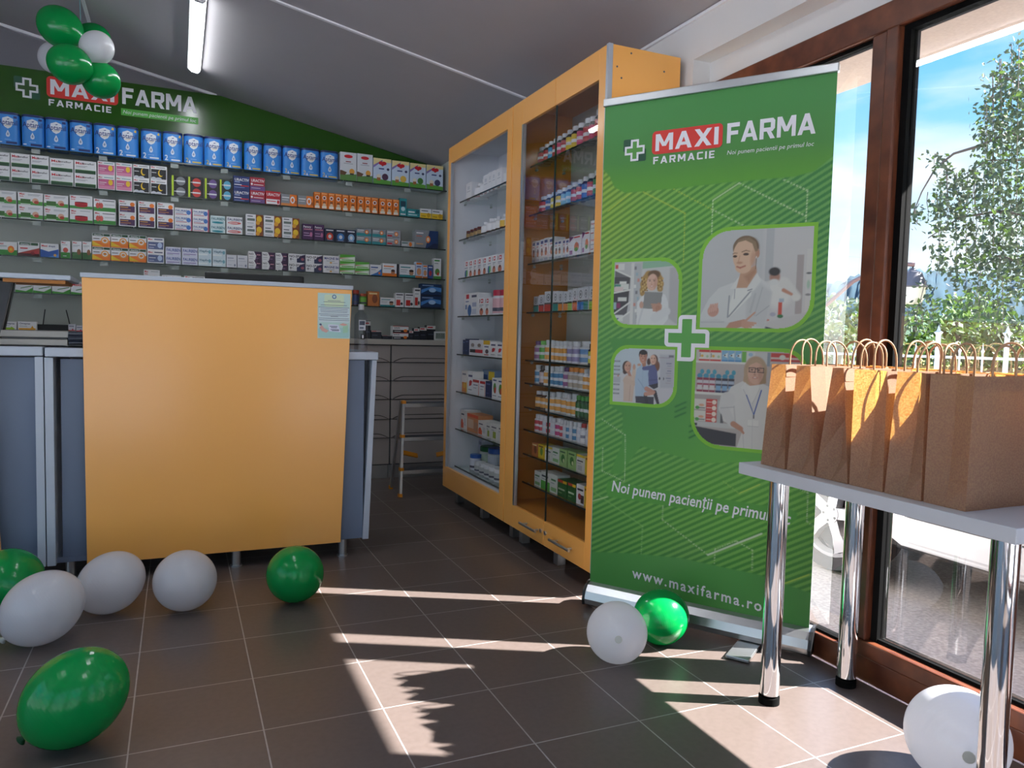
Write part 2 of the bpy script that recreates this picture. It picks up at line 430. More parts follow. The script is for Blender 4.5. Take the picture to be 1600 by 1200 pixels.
# ------------------------------------------------------------------ pharmacy emblem, shared by sign and banner
K_white, K_red, K_dkgreen, K_lime = '#e6e6ea', '#d8352a', '#1d5138', '#63b032'
def rrect(x0, z0, x1, z1, r, y, n=6, rs=None):
    rs = rs or (r, r, r, r)                     # bottom-left, bottom-right, top-right, top-left
    P = []
    for (cx, cz, a0), q in zip(((x0, z0, 180), (x1, z0, 270), (x1, z1, 0), (x0, z1, 90)), rs):
        sx = 1 if cx == x0 else -1; sz = 1 if cz == z0 else -1
        if q <= 1e-5: P.append((cx, y, cz)); continue
        for k in range(n + 1):
            a = math.radians(a0 + 90 * k / n)
            P.append((cx + sx * q + q * math.cos(a), y, cz + sz * q + q * math.sin(a)))
    return P
def cross_pts(cx, cz, R, w, y):
    P = [(-w, -R), (w, -R), (w, -w), (R, -w), (R, w), (w, w), (w, R), (-w, R), (-w, w), (-R, w), (-R, -w), (-w, -w)]
    return [(cx + a, y, cz + b) for a, b in P]
def _r(a, b, c, d): return [(a, b), (c, b), (c, d), (a, d)]
SLAB = {'I': (.24, [_r(0, 0, .24, 1)]), 'M': (1.04, [_r(0, 0, .22, 1), _r(.82, 0, 1.04, 1), [(0, 1), (.26, 1), (.63, .26), (.41, .26)], [(1.04, 1), (.78, 1), (.41, .26), (.63, .26)]]),
        'A': (.98, [[(0, 0), (.24, 0), (.61, 1), (.37, 1)], [(.98, 0), (.74, 0), (.37, 1), (.61, 1)], _r(.24, .2, .74, .38)]), 'X': (.98, [[(0, 0), (.28, 0), (.98, 1), (.70, 1)], [(.70, 0), (.98, 0), (.28, 1), (0, 1)]]),
        'F': (.74, [_r(0, 0, .23, 1), _r(0, .79, .74, 1), _r(0, .40, .66, .60)]), 'R': (.88, [_r(0, 0, .23, 1), _r(0, .80, .74, 1), [(.62, .38), (.74, .38), (.86, .5), (.86, .88), (.74, 1), (.62, 1)], _r(0, .36, .74, .55), [(.38, .40), (.62, .40), (.88, 0), (.62, 0)]]),
        'C': (.80, [[(0, .12), (.12, 0), (.8, 0), (.8, .2), (.23, .2), (.23, .8), (.8, .8), (.8, 1), (.12, 1), (0, .88)]]), 'E': (.72, [_r(0, 0, .23, 1), _r(0, .8, .72, 1), _r(0, .41, .66, .59), _r(0, 0, .72, .2)])}
def slab_text(mb, word, x, z, h, width, m, y, gap=.13):
    tot = sum(SLAB[c][0] for c in word) + gap * (len(word) - 1); k = width / tot
    for c in word:
        w, ps = SLAB[c]
        for i, p in enumerate(ps): mb.poly([(x + a * k, y - .00012 * i, z + b * h) for a, b in p], m)
        x += (w + gap) * k
def logo(mb, ox, oz, k, y, green, tag_box=None):
    E = lambda v: v * k
    cx, cz = ox + E(.047), oz + E(.069)
    mb.poly(rrect(cx - E(.047), cz - E(.003), cx - E(.003), cz + E(.044), E(.006), y), ink(K_dkgreen))
    mb.poly(rrect(cx + E(.003), cz - E(.044), cx + E(.047), cz + E(.003), E(.006), y), ink(K_dkgreen))
    mb.poly(cross_pts(cx, cz, E(.041), E(.0165), y - .0003), ink(K_white))
    mb.poly(cross_pts(cx, cz, E(.033), E(.0085), y - .0006), ink(green))
    mb.poly(rrect(ox + E(.118), oz + E(.044), ox + E(.389), oz + E(.131), E(.016), y), ink(K_red))
    slab_text(mb, 'MAXI', ox + E(.132), oz + E(.056), E(.063), E(.242), ink(K_white), y - .0004)
    slab_text(mb, 'FARMA', ox + E(.405), oz + E(.055), E(.071), E(.304), ink(K_white), y - .0004, .10)
    slab_text(mb, 'FARMACIE', ox + E(.125), oz + E(.008), E(.027), E(.237), ink(K_white), y - .0004, .28)
    if tag_box: mb.poly(rrect(ox + E(.400), oz + E(.006), ox + E(.715), oz + E(.036), E(.002), y), ink(tag_box))
    mb.text('Noi punem pacientii pe primul loc', ox + E(.408), oz + E(.014), E(.0155), ink(K_white), y - .0004, maxw=E(.298), shear=.2, align='f')

# ------------------------------------------------------------------ sign over the back shelves
YS = 5.935
sign = thing('wall_sign', 'wide green pharmacy sign under the sloping ceiling above the back shelves', 'sign', (0, YS, 2.2))
K_sign = '#2c5419'
M_sign = mat('glossy green sign sheet', K_sign, 0.18, noise=0.03, scale=2)
top = 2.775
MB().prism([(-2.6, 0, .075), (1.93, 0, .075), (1.93, 0, ceil_z(1.93) - 2.2 - .004), (.285, 0, ceil_z(.285) - 2.2 - .004), (-2.6, 0, ceil_z(.285) - 2.2 - .004)], (0, .03, 0), M_sign).build('panel', sign)
b = MB(); logo(b, -.976, .337, 1.555, -.001, K_sign, '#4fa83a'); b.build('lettering', sign)

# ------------------------------------------------------------------ glass shelves on the back wall
SZ = [2.22, 1.995, 1.765, 1.531, 1.299]
YF = 5.70
shelving = thing('wall_shelving', 'five tiers of green-edged glass shelves clipped along the grey back wall', 'shelving', (0, YB, 1.0))
segs = [(-2.6, -1.02), (-1.015, -.272), (-.267, .655), (.66, 1.12), (1.125, 1.93)]
clips = [-1.25, -.83, -.45, -.02, .30, .72, 1.17, 1.62]
for z in SZ:
    for s0, s1 in segs:
        b = MB(); b.box((s0, YF - YB + .003, z - 1.008), (s1, -.014, z - 1.0), M_shelfglass)
        b.box((s0, YF - YB, z - 1.008), (s1, YF - YB + .003, z - 1.0), M_shelfedge)
        sh = b.build('glass_shelf', shelving)
        for c in clips:
            if s0 <= c < s1:
                k = MB(); k.box((c - .024, YF - YB + .03, z - 1.034), (c + .024, YF - YB + .042, z - 1.008), M_clip)
                k.build('shelf_bracket', sh)
MB().box((-2.6, -.007, .0), (1.933, -.001, 1.275), M_panelgrey).build('back_panel', shelving)
MB().box((1.934, 5.49 - YB, .06), (1.95, -.002, 1.46), M_panelgrey).build('side_panel', shelving)

# ------------------------------------------------------------------ drawers and worktop under the shelves
wt = tag(MB().box((-2.6, 5.47, 1.012), (1.933, YB - .002, 1.05), M_beigetop).build('worktop', bevel=.003),
         'long beige grey worktop over the drawer units along the back wall', 'worktop')
M_pull_shade = mat('painted pull shadow', '#3c3836', .6, noise=.03)  # dark tone painted as the shadow line along each finger pull
DZ = [1.008, .879, .741, .602, .453, .313, .112]
for x0, x1, lab in ((1.452, 1.95, 'warm grey six-drawer unit behind the step ladder'), (.952, 1.448, 'warm grey six-drawer unit between the counter end and the ladder'),
                    (.452, .948, 'warm grey six-drawer unit hidden low behind the yellow counter panel')):
    u = thing('drawer_cabinet', lab, 'drawers', (x0, 5.5, 0), 0, 'drawer units under the back worktop')
    w = x1 - x0
    MB().box((0, .022, .105), (w, .465, 1.011), M_greydark).build('carcass', u)
    MB().box((0, .05, 0), (w, .062, .104), M_alu).build('plinth', u)
    for k in range(6):
        z1, z0 = DZ[k] - .003, DZ[k + 1] + .003
        d = MB().box((.003, 0, z0), (w - .003, .018, z1), M_beige).build('drawer', u, bevel=.002)
        if k < 5:
            
            n = 8
            arc = [(.018 + .085 * (j / n), -.013, z0 + .001 + .026 * math.sin(j / n * math.pi / 2)) for j in range(n + 1)]
            arc2 = [(w - p[0], p[1], p[2]) for p in arc]
            fp = MB(); fp.prism(arc + arc2[::-1], (0, .014, 0), M_beige)
            top_ = arc + arc2[::-1]
            for p, q in zip(top_[:-1], top_[1:]): fp.prism([(p[0], -.0135, p[2]), (q[0], -.0135, q[2]), (q[0], -.0135, q[2] + .0045), (p[0], -.0135, p[2] + .0045)], (0, .013, 0), M_pull_shade)
            fp.build('finger_pull', d)

# ------------------------------------------------------------------ tall cabinets along the right wall
CX = 1.59
def tall_cabinet(y0, y1, label, inner, back, name='display_cabinet'):
    c = thing(name, label, 'cabinet', (CX, y0, 0))
    D, W = 1.94 - CX, y1 - y0
    m = MB()
    m.box((.02, 0, .105), (D, .018, 2.285), inner); m.box((.02, W - .018, .105), (D, W, 2.285), inner)
    m.box((.02, .018, .105), (D, W - .018, .223), inner); m.box((.02, .018, 2.267), (D, W - .018, 2.285), inner)
    m.box((D - .012, .018, .223), (D, W - .018, 2.267), back)
    m.build('carcass', c)
    for yy in (.06, W / 2, W - .06):
        for xx in (.10, D - .05):
            MB().box((xx - .022, yy - .022, 0), (xx + .022, yy + .022, .105), M_alu).build('foot', c)
    return c, D, W
c1, D, W1 = tall_cabinet(3.66, 4.67, 'tall yellow-framed cabinet with one wide front opening and white interior', M_white_in, M_white_in)
# outer skin and single door
dr = MB()
dr.box((0, .0, .105), (.018, .062, 2.285), M_yellow); dr.box((0, W1 - .05, .105), (.018, W1, 2.285), M_yellow)
dr.box((0, .062, .105), (.018, W1 - .05, .238), M_yellow); dr.box((0, .062, 2.185), (.018, W1 - .05, 2.285), M_yellow)
door1 = dr.build('front_frame', c1, bevel=.0015)
MB().box((-.001, W1 - .053, .238), (.017, W1 - .05, 2.185), M_edge).build('edge_strip', door1)
for z in (1.952, 1.708, 1.462, 1.218, .973, .73, .485, .226 + .012):
    b = MB(); b.box((.077, .02, z - .008), (D - .014, W1 - .02, z), M_shelfglass); b.box((.073, .02, z - .008), (.077, W1 - .02, z), M_shelfedge)
    s = b.build('shelf', c1)
    for yy in (.025, W1 - .03):
        for xx in (.11, D - .06):
            MB().cyl((xx, yy - .005, z - .016), (xx, yy + .010, z - .016), .007, M_clip, n=8).build('shelf_pin', s)
c2, D, W2 = tall_cabinet(2.72, 3.652, 'tall yellow cabinet with two glass doors and bar handles beside the banner', M_yellow_in, M_panelgrey)
sk = MB(); sk.box((.02, -.018, .105), (D, -.0005, 2.285), M_yellow)
for xx, zz in ((.105, 2.262), (.04, 2.199), (.268, 2.215), (.062, 2.157), (.2, 2.1)):
    sk.cyl((xx, -.0195, zz), (xx, -.018, zz), .004, M_greydark, n=8)
sk.build('side_panel', c2, bevel=.001)
MB().box((-.001, -.018, .105), (.0195, -.0005, 2.287), M_edge).build('edge_strip', c2)
ysp = 3.17 - 2.72
def half_door(ya, yb, stile_at_high, handle):
    d = MB(); st = .115 if stile_at_high else .055
    if stile_at_high: d.box((0, yb - st, .105), (.018, yb, 2.285), M_yellow)
    else: d.box((0, ya, .105), (.018, ya + st, 2.285), M_yellow)
    lo, hi = (ya, yb - st) if stile_at_high else (ya + st, yb)
    d.box((0, lo, .105), (.018, hi, .222), M_yellow); d.box((0, lo, 2.162), (.018, hi, 2.285), M_yellow)
    o = d.build('door', c2, bevel=.0015)
    MB().box((.006, lo - .004, .216), (.011, hi, 2.168), M_doorglass).build('glass_pane', o)
    ye = (lo - .004, lo + .001) if stile_at_high else (hi - .003, hi)
    MB().box((.0055, ye[0], .216), (.0115, ye[1], 2.168), M_shelfedge).build('glass_edge', o)
    if stile_at_high: MB().box((-.0015, hi - .018, .222), (.017, hi, 2.162), M_alu).build('edge_strip', o)
    h0, h1 = handle
    hb = MB(); hb.cyl((-.028, h0, .165), (-.028, h1, .165), .0065, M_alu, n=12)
    for yy in (h0 + .03, h1 - .03): hb.cyl((-.028, yy, .165), (0, yy, .165), .005, M_alu, n=10)
    hb.build('handle', o)
    ky = ya + .022 if stile_at_high else yb - .022
    kb = MB(); kb.cyl((-.006, ky, .17), (0, ky, .17), .010, M_alu, n=14); kb.box((-.0068, ky - .0012, .165), (-.006, ky + .0012, .175), M_black)
    kb.build('lock', o)
half_door(ysp + .002, W2 - .002, True, (3.20 - 2.72, 3.385 - 2.72))
half_door(0, ysp - .002, False, (2.86 - 2.72, 3.055 - 2.72))
for z in (1.984, 1.732, 1.48, 1.226, .975, .854, .726, .607, .476, .324):
    b = MB(); b.box((.099, .02, z - .008), (D - .014, W2 - .02, z), M_shelfglass); b.box((.095, .02, z - .008), (.099, W2 - .02, z), M_shelfedge)
    s = b.build('shelf', c2)
    for yy in (.025, W2 - .03):
        for xx in (.13, D - .06):
            MB().cyl((xx, yy - .005, z - .016), (xx, yy + .010, z - .016), .007, M_clip, n=8).build('shelf_pin', s)

# ------------------------------------------------------------------ sales counters
def metal_foot(parent, x, y, h=.085):
    b = MB(); b.cyl((x, y, .008), (x, y, h), .021, M_alu, n=18); b.cyl((x, y, 0), (x, y, .008), .027, M_alu, n=18); b.build('foot', parent)
ct = thing('sales_counter', 'grey sales counter fronted by a big amber yellow panel', 'counter', (0, 3.6, 0))
Yp = 3.607 - 3.6
MB().hexa([(-.358, Yp, .082), (.715, Yp, .082), (.715, Yp + .018, .082), (-.358, Yp + .018, .082),
           (-.366, Yp, 1.298), (.757, Yp, 1.298), (.757, Yp + .018, 1.298), (-.366, Yp + .018, 1.298)], M_yellow).build('front_panel', ct, bevel=.0015)
MB().box((-.372, Yp - .004, 1.298), (.763, Yp + .30, 1.318), M_greytop).build('raised_shelf', ct, bevel=.003)
MB().box((-.34, Yp + .26, .98), (-.322, Yp + .29, 1.298), M_edge).build('shelf_support', ct); MB().box((.72, Yp + .26, .98), (.738, Yp + .29, 1.298), M_edge).build('shelf_support', ct)
MB().box((-.505, .028, .965), (.894, .60, 1.003), M_greytop).build('worktop', ct, bevel=.004)
b = MB()
b.box((-.345, .075, .105), (.60, .09, .96), M_greyfront); b.box((-.49, .09, .085), (.80, .56, .105), M_greyfront); b.box((.60, .10, .105), (.86, .12, .96), M_greydark)
b.build('carcass', ct)
MB().box((.60, .045, .085), (.830, .062, .964), M_greyfront).build('front_board', ct, bevel=.001)
MB().hexa([(.828, .035, .08), (.858, .035, .08), (.858, .58, .08), (.828, .58, .08), (.866, .035, .964), (.888, .035, .964), (.888, .58, .964), (.866, .58, .964)], M_greytop).build('side_panel', ct, bevel=.002)
MB().box((-.508, .035, .08), (-.476, .58, .962), M_greytop).build('side_panel', ct, bevel=.002)
MB().box((-.455, .075, .105), (-.347, .09, .955), M_greyfront).build('front_board', ct, bevel=.001)
MB().box((-.476, .07, .082), (-.347, .10, .105), M_greyfront).build('bottom_rail', ct, bevel=.001)
for x, y in ((.243, .055), (.735, .06), (-.43, .12), (.243, .5), (.735, .5), (-.43, .5)): metal_foot(ct, x, y)
cl = thing('sales_counter', 'blue grey left counter with a raised shelf, cut by the photo edge', 'counter', (-.51, 3.6, 0))
MB().box((-1.2, .028, .968), (-.002, .60, 1.006), M_greytop).build('worktop', cl, bevel=.004)
MB().box((-.032, .035, .08), (-.002, .58, .965), M_greytop).build('side_panel', cl, bevel=.002)
MB().box((-1.2, .075, .105), (-.036, .09, .960), M_greyfront).build('front_board', cl, bevel=.001)
MB().box((-1.2, .07, .082), (-.034, .10, .105), M_greyfront).build('bottom_rail', cl, bevel=.001)
MB().hexa([(-1.2, .007, .08), (-.152, .007, .08), (-.152, .025, .08), (-1.2, .025, .08), (-1.2, .007, 1.28), (-.215, .007, 1.28), (-.215, .025, 1.28), (-1.2, .025, 1.28)], M_yellow).build('front_panel', cl)
MB().box((-1.2, .003, 1.282), (.105, .30, 1.302), M_greytop).build('raised_shelf', cl, bevel=.003)
MB().box((-.14, .05, 1.268), (.08, .28, 1.282), M_yellow_in).build('shelf_batten', cl)
MB().hexa([(-.24, .11, 1.006), (-.165, .11, 1.006), (-.165, .16, 1.006), (-.24, .16, 1.006), (-.175, .11, 1.282), (-.108, .11, 1.282), (-.108, .16, 1.282), (-.175, .16, 1.282)],
          mat('dark polished steel', '#2c2d30', .25, metal=.5, noise=.2, scale=14)).build('shelf_support', cl, bevel=.008)
for x, y in ((-.08, .12), (-.6, .12), (-.6, .5)): metal_foot(cl, x, y)

M_dev = mat('warm silver plastic', '#8e8a84', .35, metal=.3, noise=.04)
dev = thing('scanner', 'flat silver desktop device with dark rounded end on the left counter', 'device', (-.6, 3.70, 1.006))
MB().box((-.25, 0, .004), (.17, .26, .030), M_dev).build('base', dev, bevel=.002)
MB().box((-.25, .01, .038), (.175, .25, .066), M_dev).build('lid', dev, bevel=.002)
MB().box((-.24, .015, .029), (.165, .245, .039), M_black).build('hinge', dev)
b = MB(); b.box((.172, 0, .012), (.245, .26, .064), mat('dark blue plastic', '#232a3a', .3, noise=.04)); b.cyl((.172, .012, .036), (.25, .012, .036), .021, mat('dark blue plastic', '#232a3a', .3)); b.box((.172, .004, 0), (.245, .26, .012), M_black)
b.build('end_housing', dev, bevel=.003)

mon = thing('computer_monitor', 'black computer monitor showing over the yellow panel, seen from behind', 'monitor', (.355, 3.98, 1.003))
MB().box((-.235, 0, .06), (.235, .03, .372), M_black).build('screen_housing', mon, bevel=.006)
MB().box((-.22, .03, .075), (.22, .032, .36), mat('dark screen', '#0a0c10', .1, noise=.02)).build('screen', mon)
MB().cyl((0, -.02, .005), (0, -.02, .2), .02, M_black).build('stand_post', mon)
MB().box((-.11, -.09, 0), (.11, .07, .012), M_black).build('stand_base', mon, bevel=.003)

# paper notice stuck to the yellow panel
nt_ = thing('paper_notice', 'printed pale blue notice taped at the top right of the yellow panel', 'notice', (.597, 3.6062, 1.066))
s = MB(); W, Hh = .152, .212
s.box((0, -.0008, 0), (W, -.0002, Hh), ink('#bfdcd6')); s.build('sheet', nt_)
s = MB(); y = -.0012
s.poly(rrect(.004, .004, W - .004, .05, .01, y), ink('#a9d4cf')); s.poly(rrect(.03, .15, W - .03, Hh - .006, .01, y), ink('#d3e4c4')); s.poly(rrect(.004, .075, W - .004, .145, .008, y), ink('#cfdfe3'))
c = [(.076 + .010 * math.cos(t * math.pi / 8), y - .0004, .196 + .010 * math.sin(t * math.pi / 8)) for t in range(16)]
s.poly(c, ink('#2f4f9a')); s.poly([(.076 + .0065 * math.cos(t * math.pi / 8), y - .0008, .196 + .0065 * math.sin(t * math.pi / 8)) for t in range(16)], ink('#bfdcd6'))
rows_ = [(.046, .106, .177), (.026, .128, .171), (.014, .136, .156), (.004, .146, .146), (.012, .14, .139), (.012, .14, .131), (.014, .138, .124), (.006, .146, .114), (.012, .14, .107), (.06, .095, .103), (.004, .146, .094), (.006, .148, .086)]
for a, c_, z in rows_: s.box((a, y - .0006, z - .0009), (c_, y - .0003, z + .0009), ink('#46506e'))
s.poly([(.048, y - .0006, .066), (.096, y - .0006, .064), (.108, y - .0006, .03), (.054, y - .0006, .034)], ink('#dfe3f2'))
for a, c_, z in ((.056, .092, .057), (.062, .09, .051), (.06, .1, .042), (.066, .1, .037)): s.box((a, y - .001, z - .0015), (c_, y - .0007, z + .0015), ink('#3a4066'))
s.poly([(.10, y - .0006, .066), (.118, y - .0006, .073), (.142, y - .0006, .066), (.122, y - .0006, .060)], ink('#e0a79a')); s.poly([(.118, y - .0006, .058), (.142, y - .0006, .064), (.141, y - .0006, .03), (.118, y - .0006, .026)], ink('#a8d3b4'))
s.poly([(.008, y - .0006, .05), (.02, y - .0006, .062), (.03, y - .0006, .048), (.052, y - .0006, .036), (.04, y - .0006, .026), (.02, y - .0006, .034)], ink('#d7a79e'))
s.poly([(.006, y - .001, .064), (.012, y - .001, .07), (.02, y - .001, .066), (.016, y - .001, .058)], ink('#4a5378'))
s.build('print', nt_)

# clear bottle at the end of the worktop
bt = thing('spray_bottle', 'clear plastic bottle with a black square on its label, on the counter end', 'bottle', (.822, 3.70, 1.003))
MB().lathe([(.030, 0), (.033, .004), (.033, .165), (.028, .185), (.013, .198), (.013, .205)], M_clear, n=24).build('body', bt)
b = MB(); b.cyl((0, 0, .205), (0, 0, .232), .0145, mat('translucent cap', '#b8bcc6', .3, noise=.02)); b.build('cap', bt)
b = MB()
def wrap(a0, a1, z0, z1, m, r=.0336):
    n = 8; P = []
    for k in range(n + 1):
        a = math.radians(a0 + (a1 - a0) * k / n); P += [(r * math.cos(a), r * math.sin(a), z0), (r * math.cos(a), r * math.sin(a), z1)]
    b.add(P, [(2 * k, 2 * k + 2, 2 * k + 3, 2 * k + 1) for k in range(n)], m)
wrap(-120, -60, .105, .155, ink('#c9cdd8'), .0336); wrap(-115, -70, .13, .15, ink('#3d4358'), .034); wrap(-112, -80, .112, .122, ink('#6a7088'), .034)
wrap(-105, -68, .062, .088, ink('#15171c'), .0338); wrap(-92, -80, .066, .082, ink('#d8dae2'), .0341)
for k in range(5): wrap(-100, -74, .020 + .008 * k, .0225 + .008 * k, ink('#8a90a4'), .0338)
b.build('label', bt)

# router and thermometer on the back worktop
ro = thing('router', 'black router with two thin aerials on the back worktop at left', 'router', (-.735, 5.66, 1.05))
MB().box((-.095, 0, 0), (.10, .12, .048), M_black).build('housing', ro, bevel=.004)
for x, dx in ((-.065, .012), (.085, -.02)):
    MB().tube([(x, .05, .048), (x + dx * .4, .05, .09), (x + dx, .05, .145)], .0035, M_black, n=6).build('aerial', ro)
dc = thing('digital_clock', 'small white digital thermometer clock at the right end of the back worktop', 'clock', (1.865, 5.60, 1.05))
MB().box((-.047, 0, 0), (.047, .02, .068), mat('white plastic', '#d9dadc', .4, noise=.02)).build('case', dc, bevel=.004)
b = MB(); b.box((-.038, -.001, .012), (.038, 0, .058), ink('#8f9a94'))
for x in (-.026, -.008, .012, .026):
    b.box((x - .005, -.0016, .02), (x - .003, -.001, .05), ink('#3f4744')); b.box((x + .003, -.0016, .02), (x + .005, -.001, .05), ink('#3f4744')); b.box((x - .005, -.0016, .047), (x + .005, -.001, .05), ink('#3f4744'))
b.build('display', dc)

# ------------------------------------------------------------------ step ladder
ld = thing('step_ladder', 'aluminium three-step ladder with orange fittings before the grey drawers', 'ladder', (1.36, 4.87, 0))
def bar(name, p, q, w, t, m, parent):
    p, q = Vector(p), Vector(q); d = (q - p).normalized(); sx = Vector((1, 0, 0)); sx = (sx - d * sx.dot(d)).normalized(); sy = d.cross(sx)
    P = [e + sx * (a * w / 2) + sy * (c_ * t / 2) for e in (p, q) for a, c_ in ((-1, -1), (1, -1), (1, 1), (-1, 1))]
    return MB().hexa(P, m).build(name, parent)
LW = .44
for x in (0, LW):
    s_ = 1 if x == 0 else -1
    r = bar('front_rail', (x, 0, .0), (x + s_ * .035, .085, .625), .016, .034, M_alu, ld)
    bar('foot_cap', (x - s_ * .002, -.003, 0), (x, 0, .022), .022, .042, M_orange, r)
    r = bar('rear_rail', (x + s_ * .01, .285, 0), (x + s_ * .03, .115, .64), .016, .026, M_alu, ld)
    bar('foot_cap', (x + s_ * .010, .287, 0), (x + s_ * .01, .285, .02), .022, .034, M_orange, r)
    bar('brace', (x + s_ * .02, .045, .295), (x + s_ * .15, .12, .255), .012, .03, M_orange, ld)
for z, n_ in ((.612, .12), (.385, .10), (.165, .10)):
    f = z / .625; y0 = .085 * f; ins = .035 * f
    st = MB().box((ins + .008, y0 - .022, z - .014), (LW - ins - .008, y0 + n_ * .9, z + .012), M_alu).build('step', ld, bevel=.002)
    MB().box((ins + .02, y0 - .02, z + .012), (LW - ins - .02, y0 + n_ * .85, z + .0135), M_greydark).build('tread', st)
    for x in (ins, LW - ins):
        MB().box((x - .010, y0 - .024, z + .010), (x + .014, y0 + .022, z + .030), M_orange).build('joint', st)

# ------------------------------------------------------------------ ceiling lamps
M_tube = emit_mat('lit lamp diffuser', (.92, .96, 1.0), 11.0)
for x, y0, y1, lab in ((.10, 4.30, 5.50, 'lit white tube lamp on the sloping ceiling near the balloon bunch'), (.10, 2.20, 3.40, 'second lit tube lamp overhead, in line with the far lamp'),
                       (.10, .10, 1.30, 'added lit tube lamp overhead nearest the front, above the viewer'), (-2.3, 1.30, 2.50, 'added lit tube lamp over the left half of the shop')):  # last two lamps are added out of view as fill light
    z = ceil_z(x)
    l = thing('ceiling_lamp', lab, 'lamp', (x, y0, z), 0, 'tube lamps on the ceiling')
    L = y1 - y0
    b = MB(); b.prism([(-.035, .02, -.006), (.035, .02, -.020), (.034, .02, -.032), (.020, .02, -.044), (-.014, .02, -.038), (-.035, .02, -.020)], (0, L - .04, 0), M_tube); b.build('diffuser', l)
    MB().box((-.04, 0, -.022), (.04, L, .002), M_paint).build('housing', l)
    for yy in (0, L - .02):
        MB().prism([(-.037, yy, -.005), (.037, yy, -.019), (.036, yy, -.033), (.021, yy, -.046), (-.015, yy, -.040), (-.037, yy, -.021)], (0, .02, 0), M_paint).build('end_cap', l)
# ------------------------------------------------------------------ goods on the shelves
BOX = {}
def bt_(key, base, depth, desc, art, name='medicine_box', cat='box', side=None):
    BOX[key] = (base, depth, desc, art, name, cat, side)
W_, RED, GRN, DGR, NAV, BLK, ORA, YEL, PUR, TEA, GRY = '#e4e4e6', '#c9202c', '#3d8c3a', '#1f4a2c', '#27376e', '#1c1c20', '#e87a24', '#e8c02c', '#4a2c56', '#2a8a90', '#9aa0a6'
def T(t, x, z, h, c, b=.02): return ('t', t, x, z, h, c, b)
def R(x0, z0, x1, z1, c): return ('r', x0, z0, x1, z1, c)
def O(cx, cz, rx, rz, c): return ('e', cx, cz, rx, rz, c)
def bars(z, n=2, x0=.08, x1=.6, c='#8a8c92', s=.07): return [R(x0, z - k * s, x1 - .1 * k, z - k * s + .025, c) for k in range(n)]
bt_('max', W_, .07, 'white box with dark green band', [T('Max', .07, .72, .17, RED), T('Benefior', .36, .74, .12, '#33343a')] + bars(.58) + [R(.04, .06, .97, .3, DGR), R(.04, .3, .97, .33, '#6aa05a')])
bt_('pink', W_, .07, 'white and pink box with a yellow sun', [T('Max', .05, .84, .1, RED), R(.36, .86, .9, .9, TEA), R(.04, .08, .96, .76, '#c4628c'), R(.04, .08, .96, .3, '#d688a8'), O(.74, .55, .13, .2, YEL), R(.08, .5, .5, .54, W_), R(.08, .38, .4, .41, W_)])
bt_('moon', W_, .07, 'black and white box with a yellow moon', [T('Max', .05, .84, .1, RED), R(.36, .86, .9, .9, '#55565c'), R(.04, .08, .96, .76, BLK), O(.62, .5, .16, .25, YEL), O(.68, .55, .14, .22, BLK), O(.2, .12, .15, .1, '#c8cbd4'), O(.5, .1, .18, .1, '#c8cbd4'), R(.08, .5, .36, .54, W_)])
for k, c, nm in (('neonk', '#7e8086', 'silver'), ('neonr', '#c23a34', 'red'), ('neonp', '#6a4f8c', 'purple'), ('neonb', '#5aa6c4', 'light blue')):
    bt_(k, BLK, .06, 'black box with neon edge and %s oval' % nm, [R(0, 0, .13, 1, '#b7d234'), O(.58, .5, .30, .42, c), R(.3, .42, .85, .56, '#d8dade'), R(.16, .46, .34, .52, W_)])
bt_('urb', NAV, .06, 'navy box with white and red wave', [T('URACTIV', .08, .62, .2, W_), R(.08, .5, .4, .56, '#9fb4dc'), R(.05, .3, .5, .36, W_), R(.45, .22, .95, .3, RED), R(.05, .1, .7, .15, '#7a8cc0')])
bt_('urp', '#a8283a', .06, 'red and violet box with white lettering', [T('URACTIV', .08, .66, .2, W_), R(0, 0, 1, .34, '#6a4c84'), O(.12, .48, .07, .09, W_), R(.25, .42, .9, .47, W_), R(.1, .16, .7, .2, '#c9b8d8')])
bt_('urr', '#b8242e', .06, 'red box with white lower half', [T('URACTIV', .08, .66, .2, W_), R(.05, .06, .95, .42, W_), R(.1, .24, .7, .3, RED), O(.85, .24, .08, .14, RED)])
bt_('onw', '#8d9094', .06, 'grey and orange box with white ring', [R(.55, 0, 1, 1, ORA), O(.72, .55, .14, .3, W_), O(.72, .55, .08, .17, ORA), R(.06, .68, .5, .76, W_), R(.06, .5, .45, .54, W_), R(0, 0, .55, .25, '#d88a4c'), T('n', .88, .25, .35, BLK)])
bt_('orat', ORA, .045, 'tall orange box with white ring', [O(.5, .68, .28, .12, W_), O(.5, .68, .17, .075, '#8a3f14'), R(.1, .9, .9, .94, '#f2c08a'), R(.3, .38, .7, .46, '#7a4420'), O(.5, .26, .26, .1, '#d9c2a4'), R(.15, .06, .85, .2, '#e9e2d8')])
bt_('teat', TEA, .045, 'tall teal box with dark motif', [R(.15, .55, .85, .85, '#143f52'), O(.5, .42, .28, .12, '#c6dde0'), R(.15, .1, .85, .16, W_)])
bt_('teal', TEA, .06, 'low teal box with white lettering', [R(.1, .55, .6, .72, W_), R(.1, .25, .8, .36, '#bfe0e0'), R(.7, .5, .95, .9, '#155a66')])
bt_('why', W_, .06, 'white box with yellow lower part', [R(0, 0, 1, .55, YEL), R(.1, .74, .7, .82, '#3c3e44'), O(.75, .35, .15, .25, '#c89a1c'), R(.1, .2, .5, .27, '#7a6a1c')])
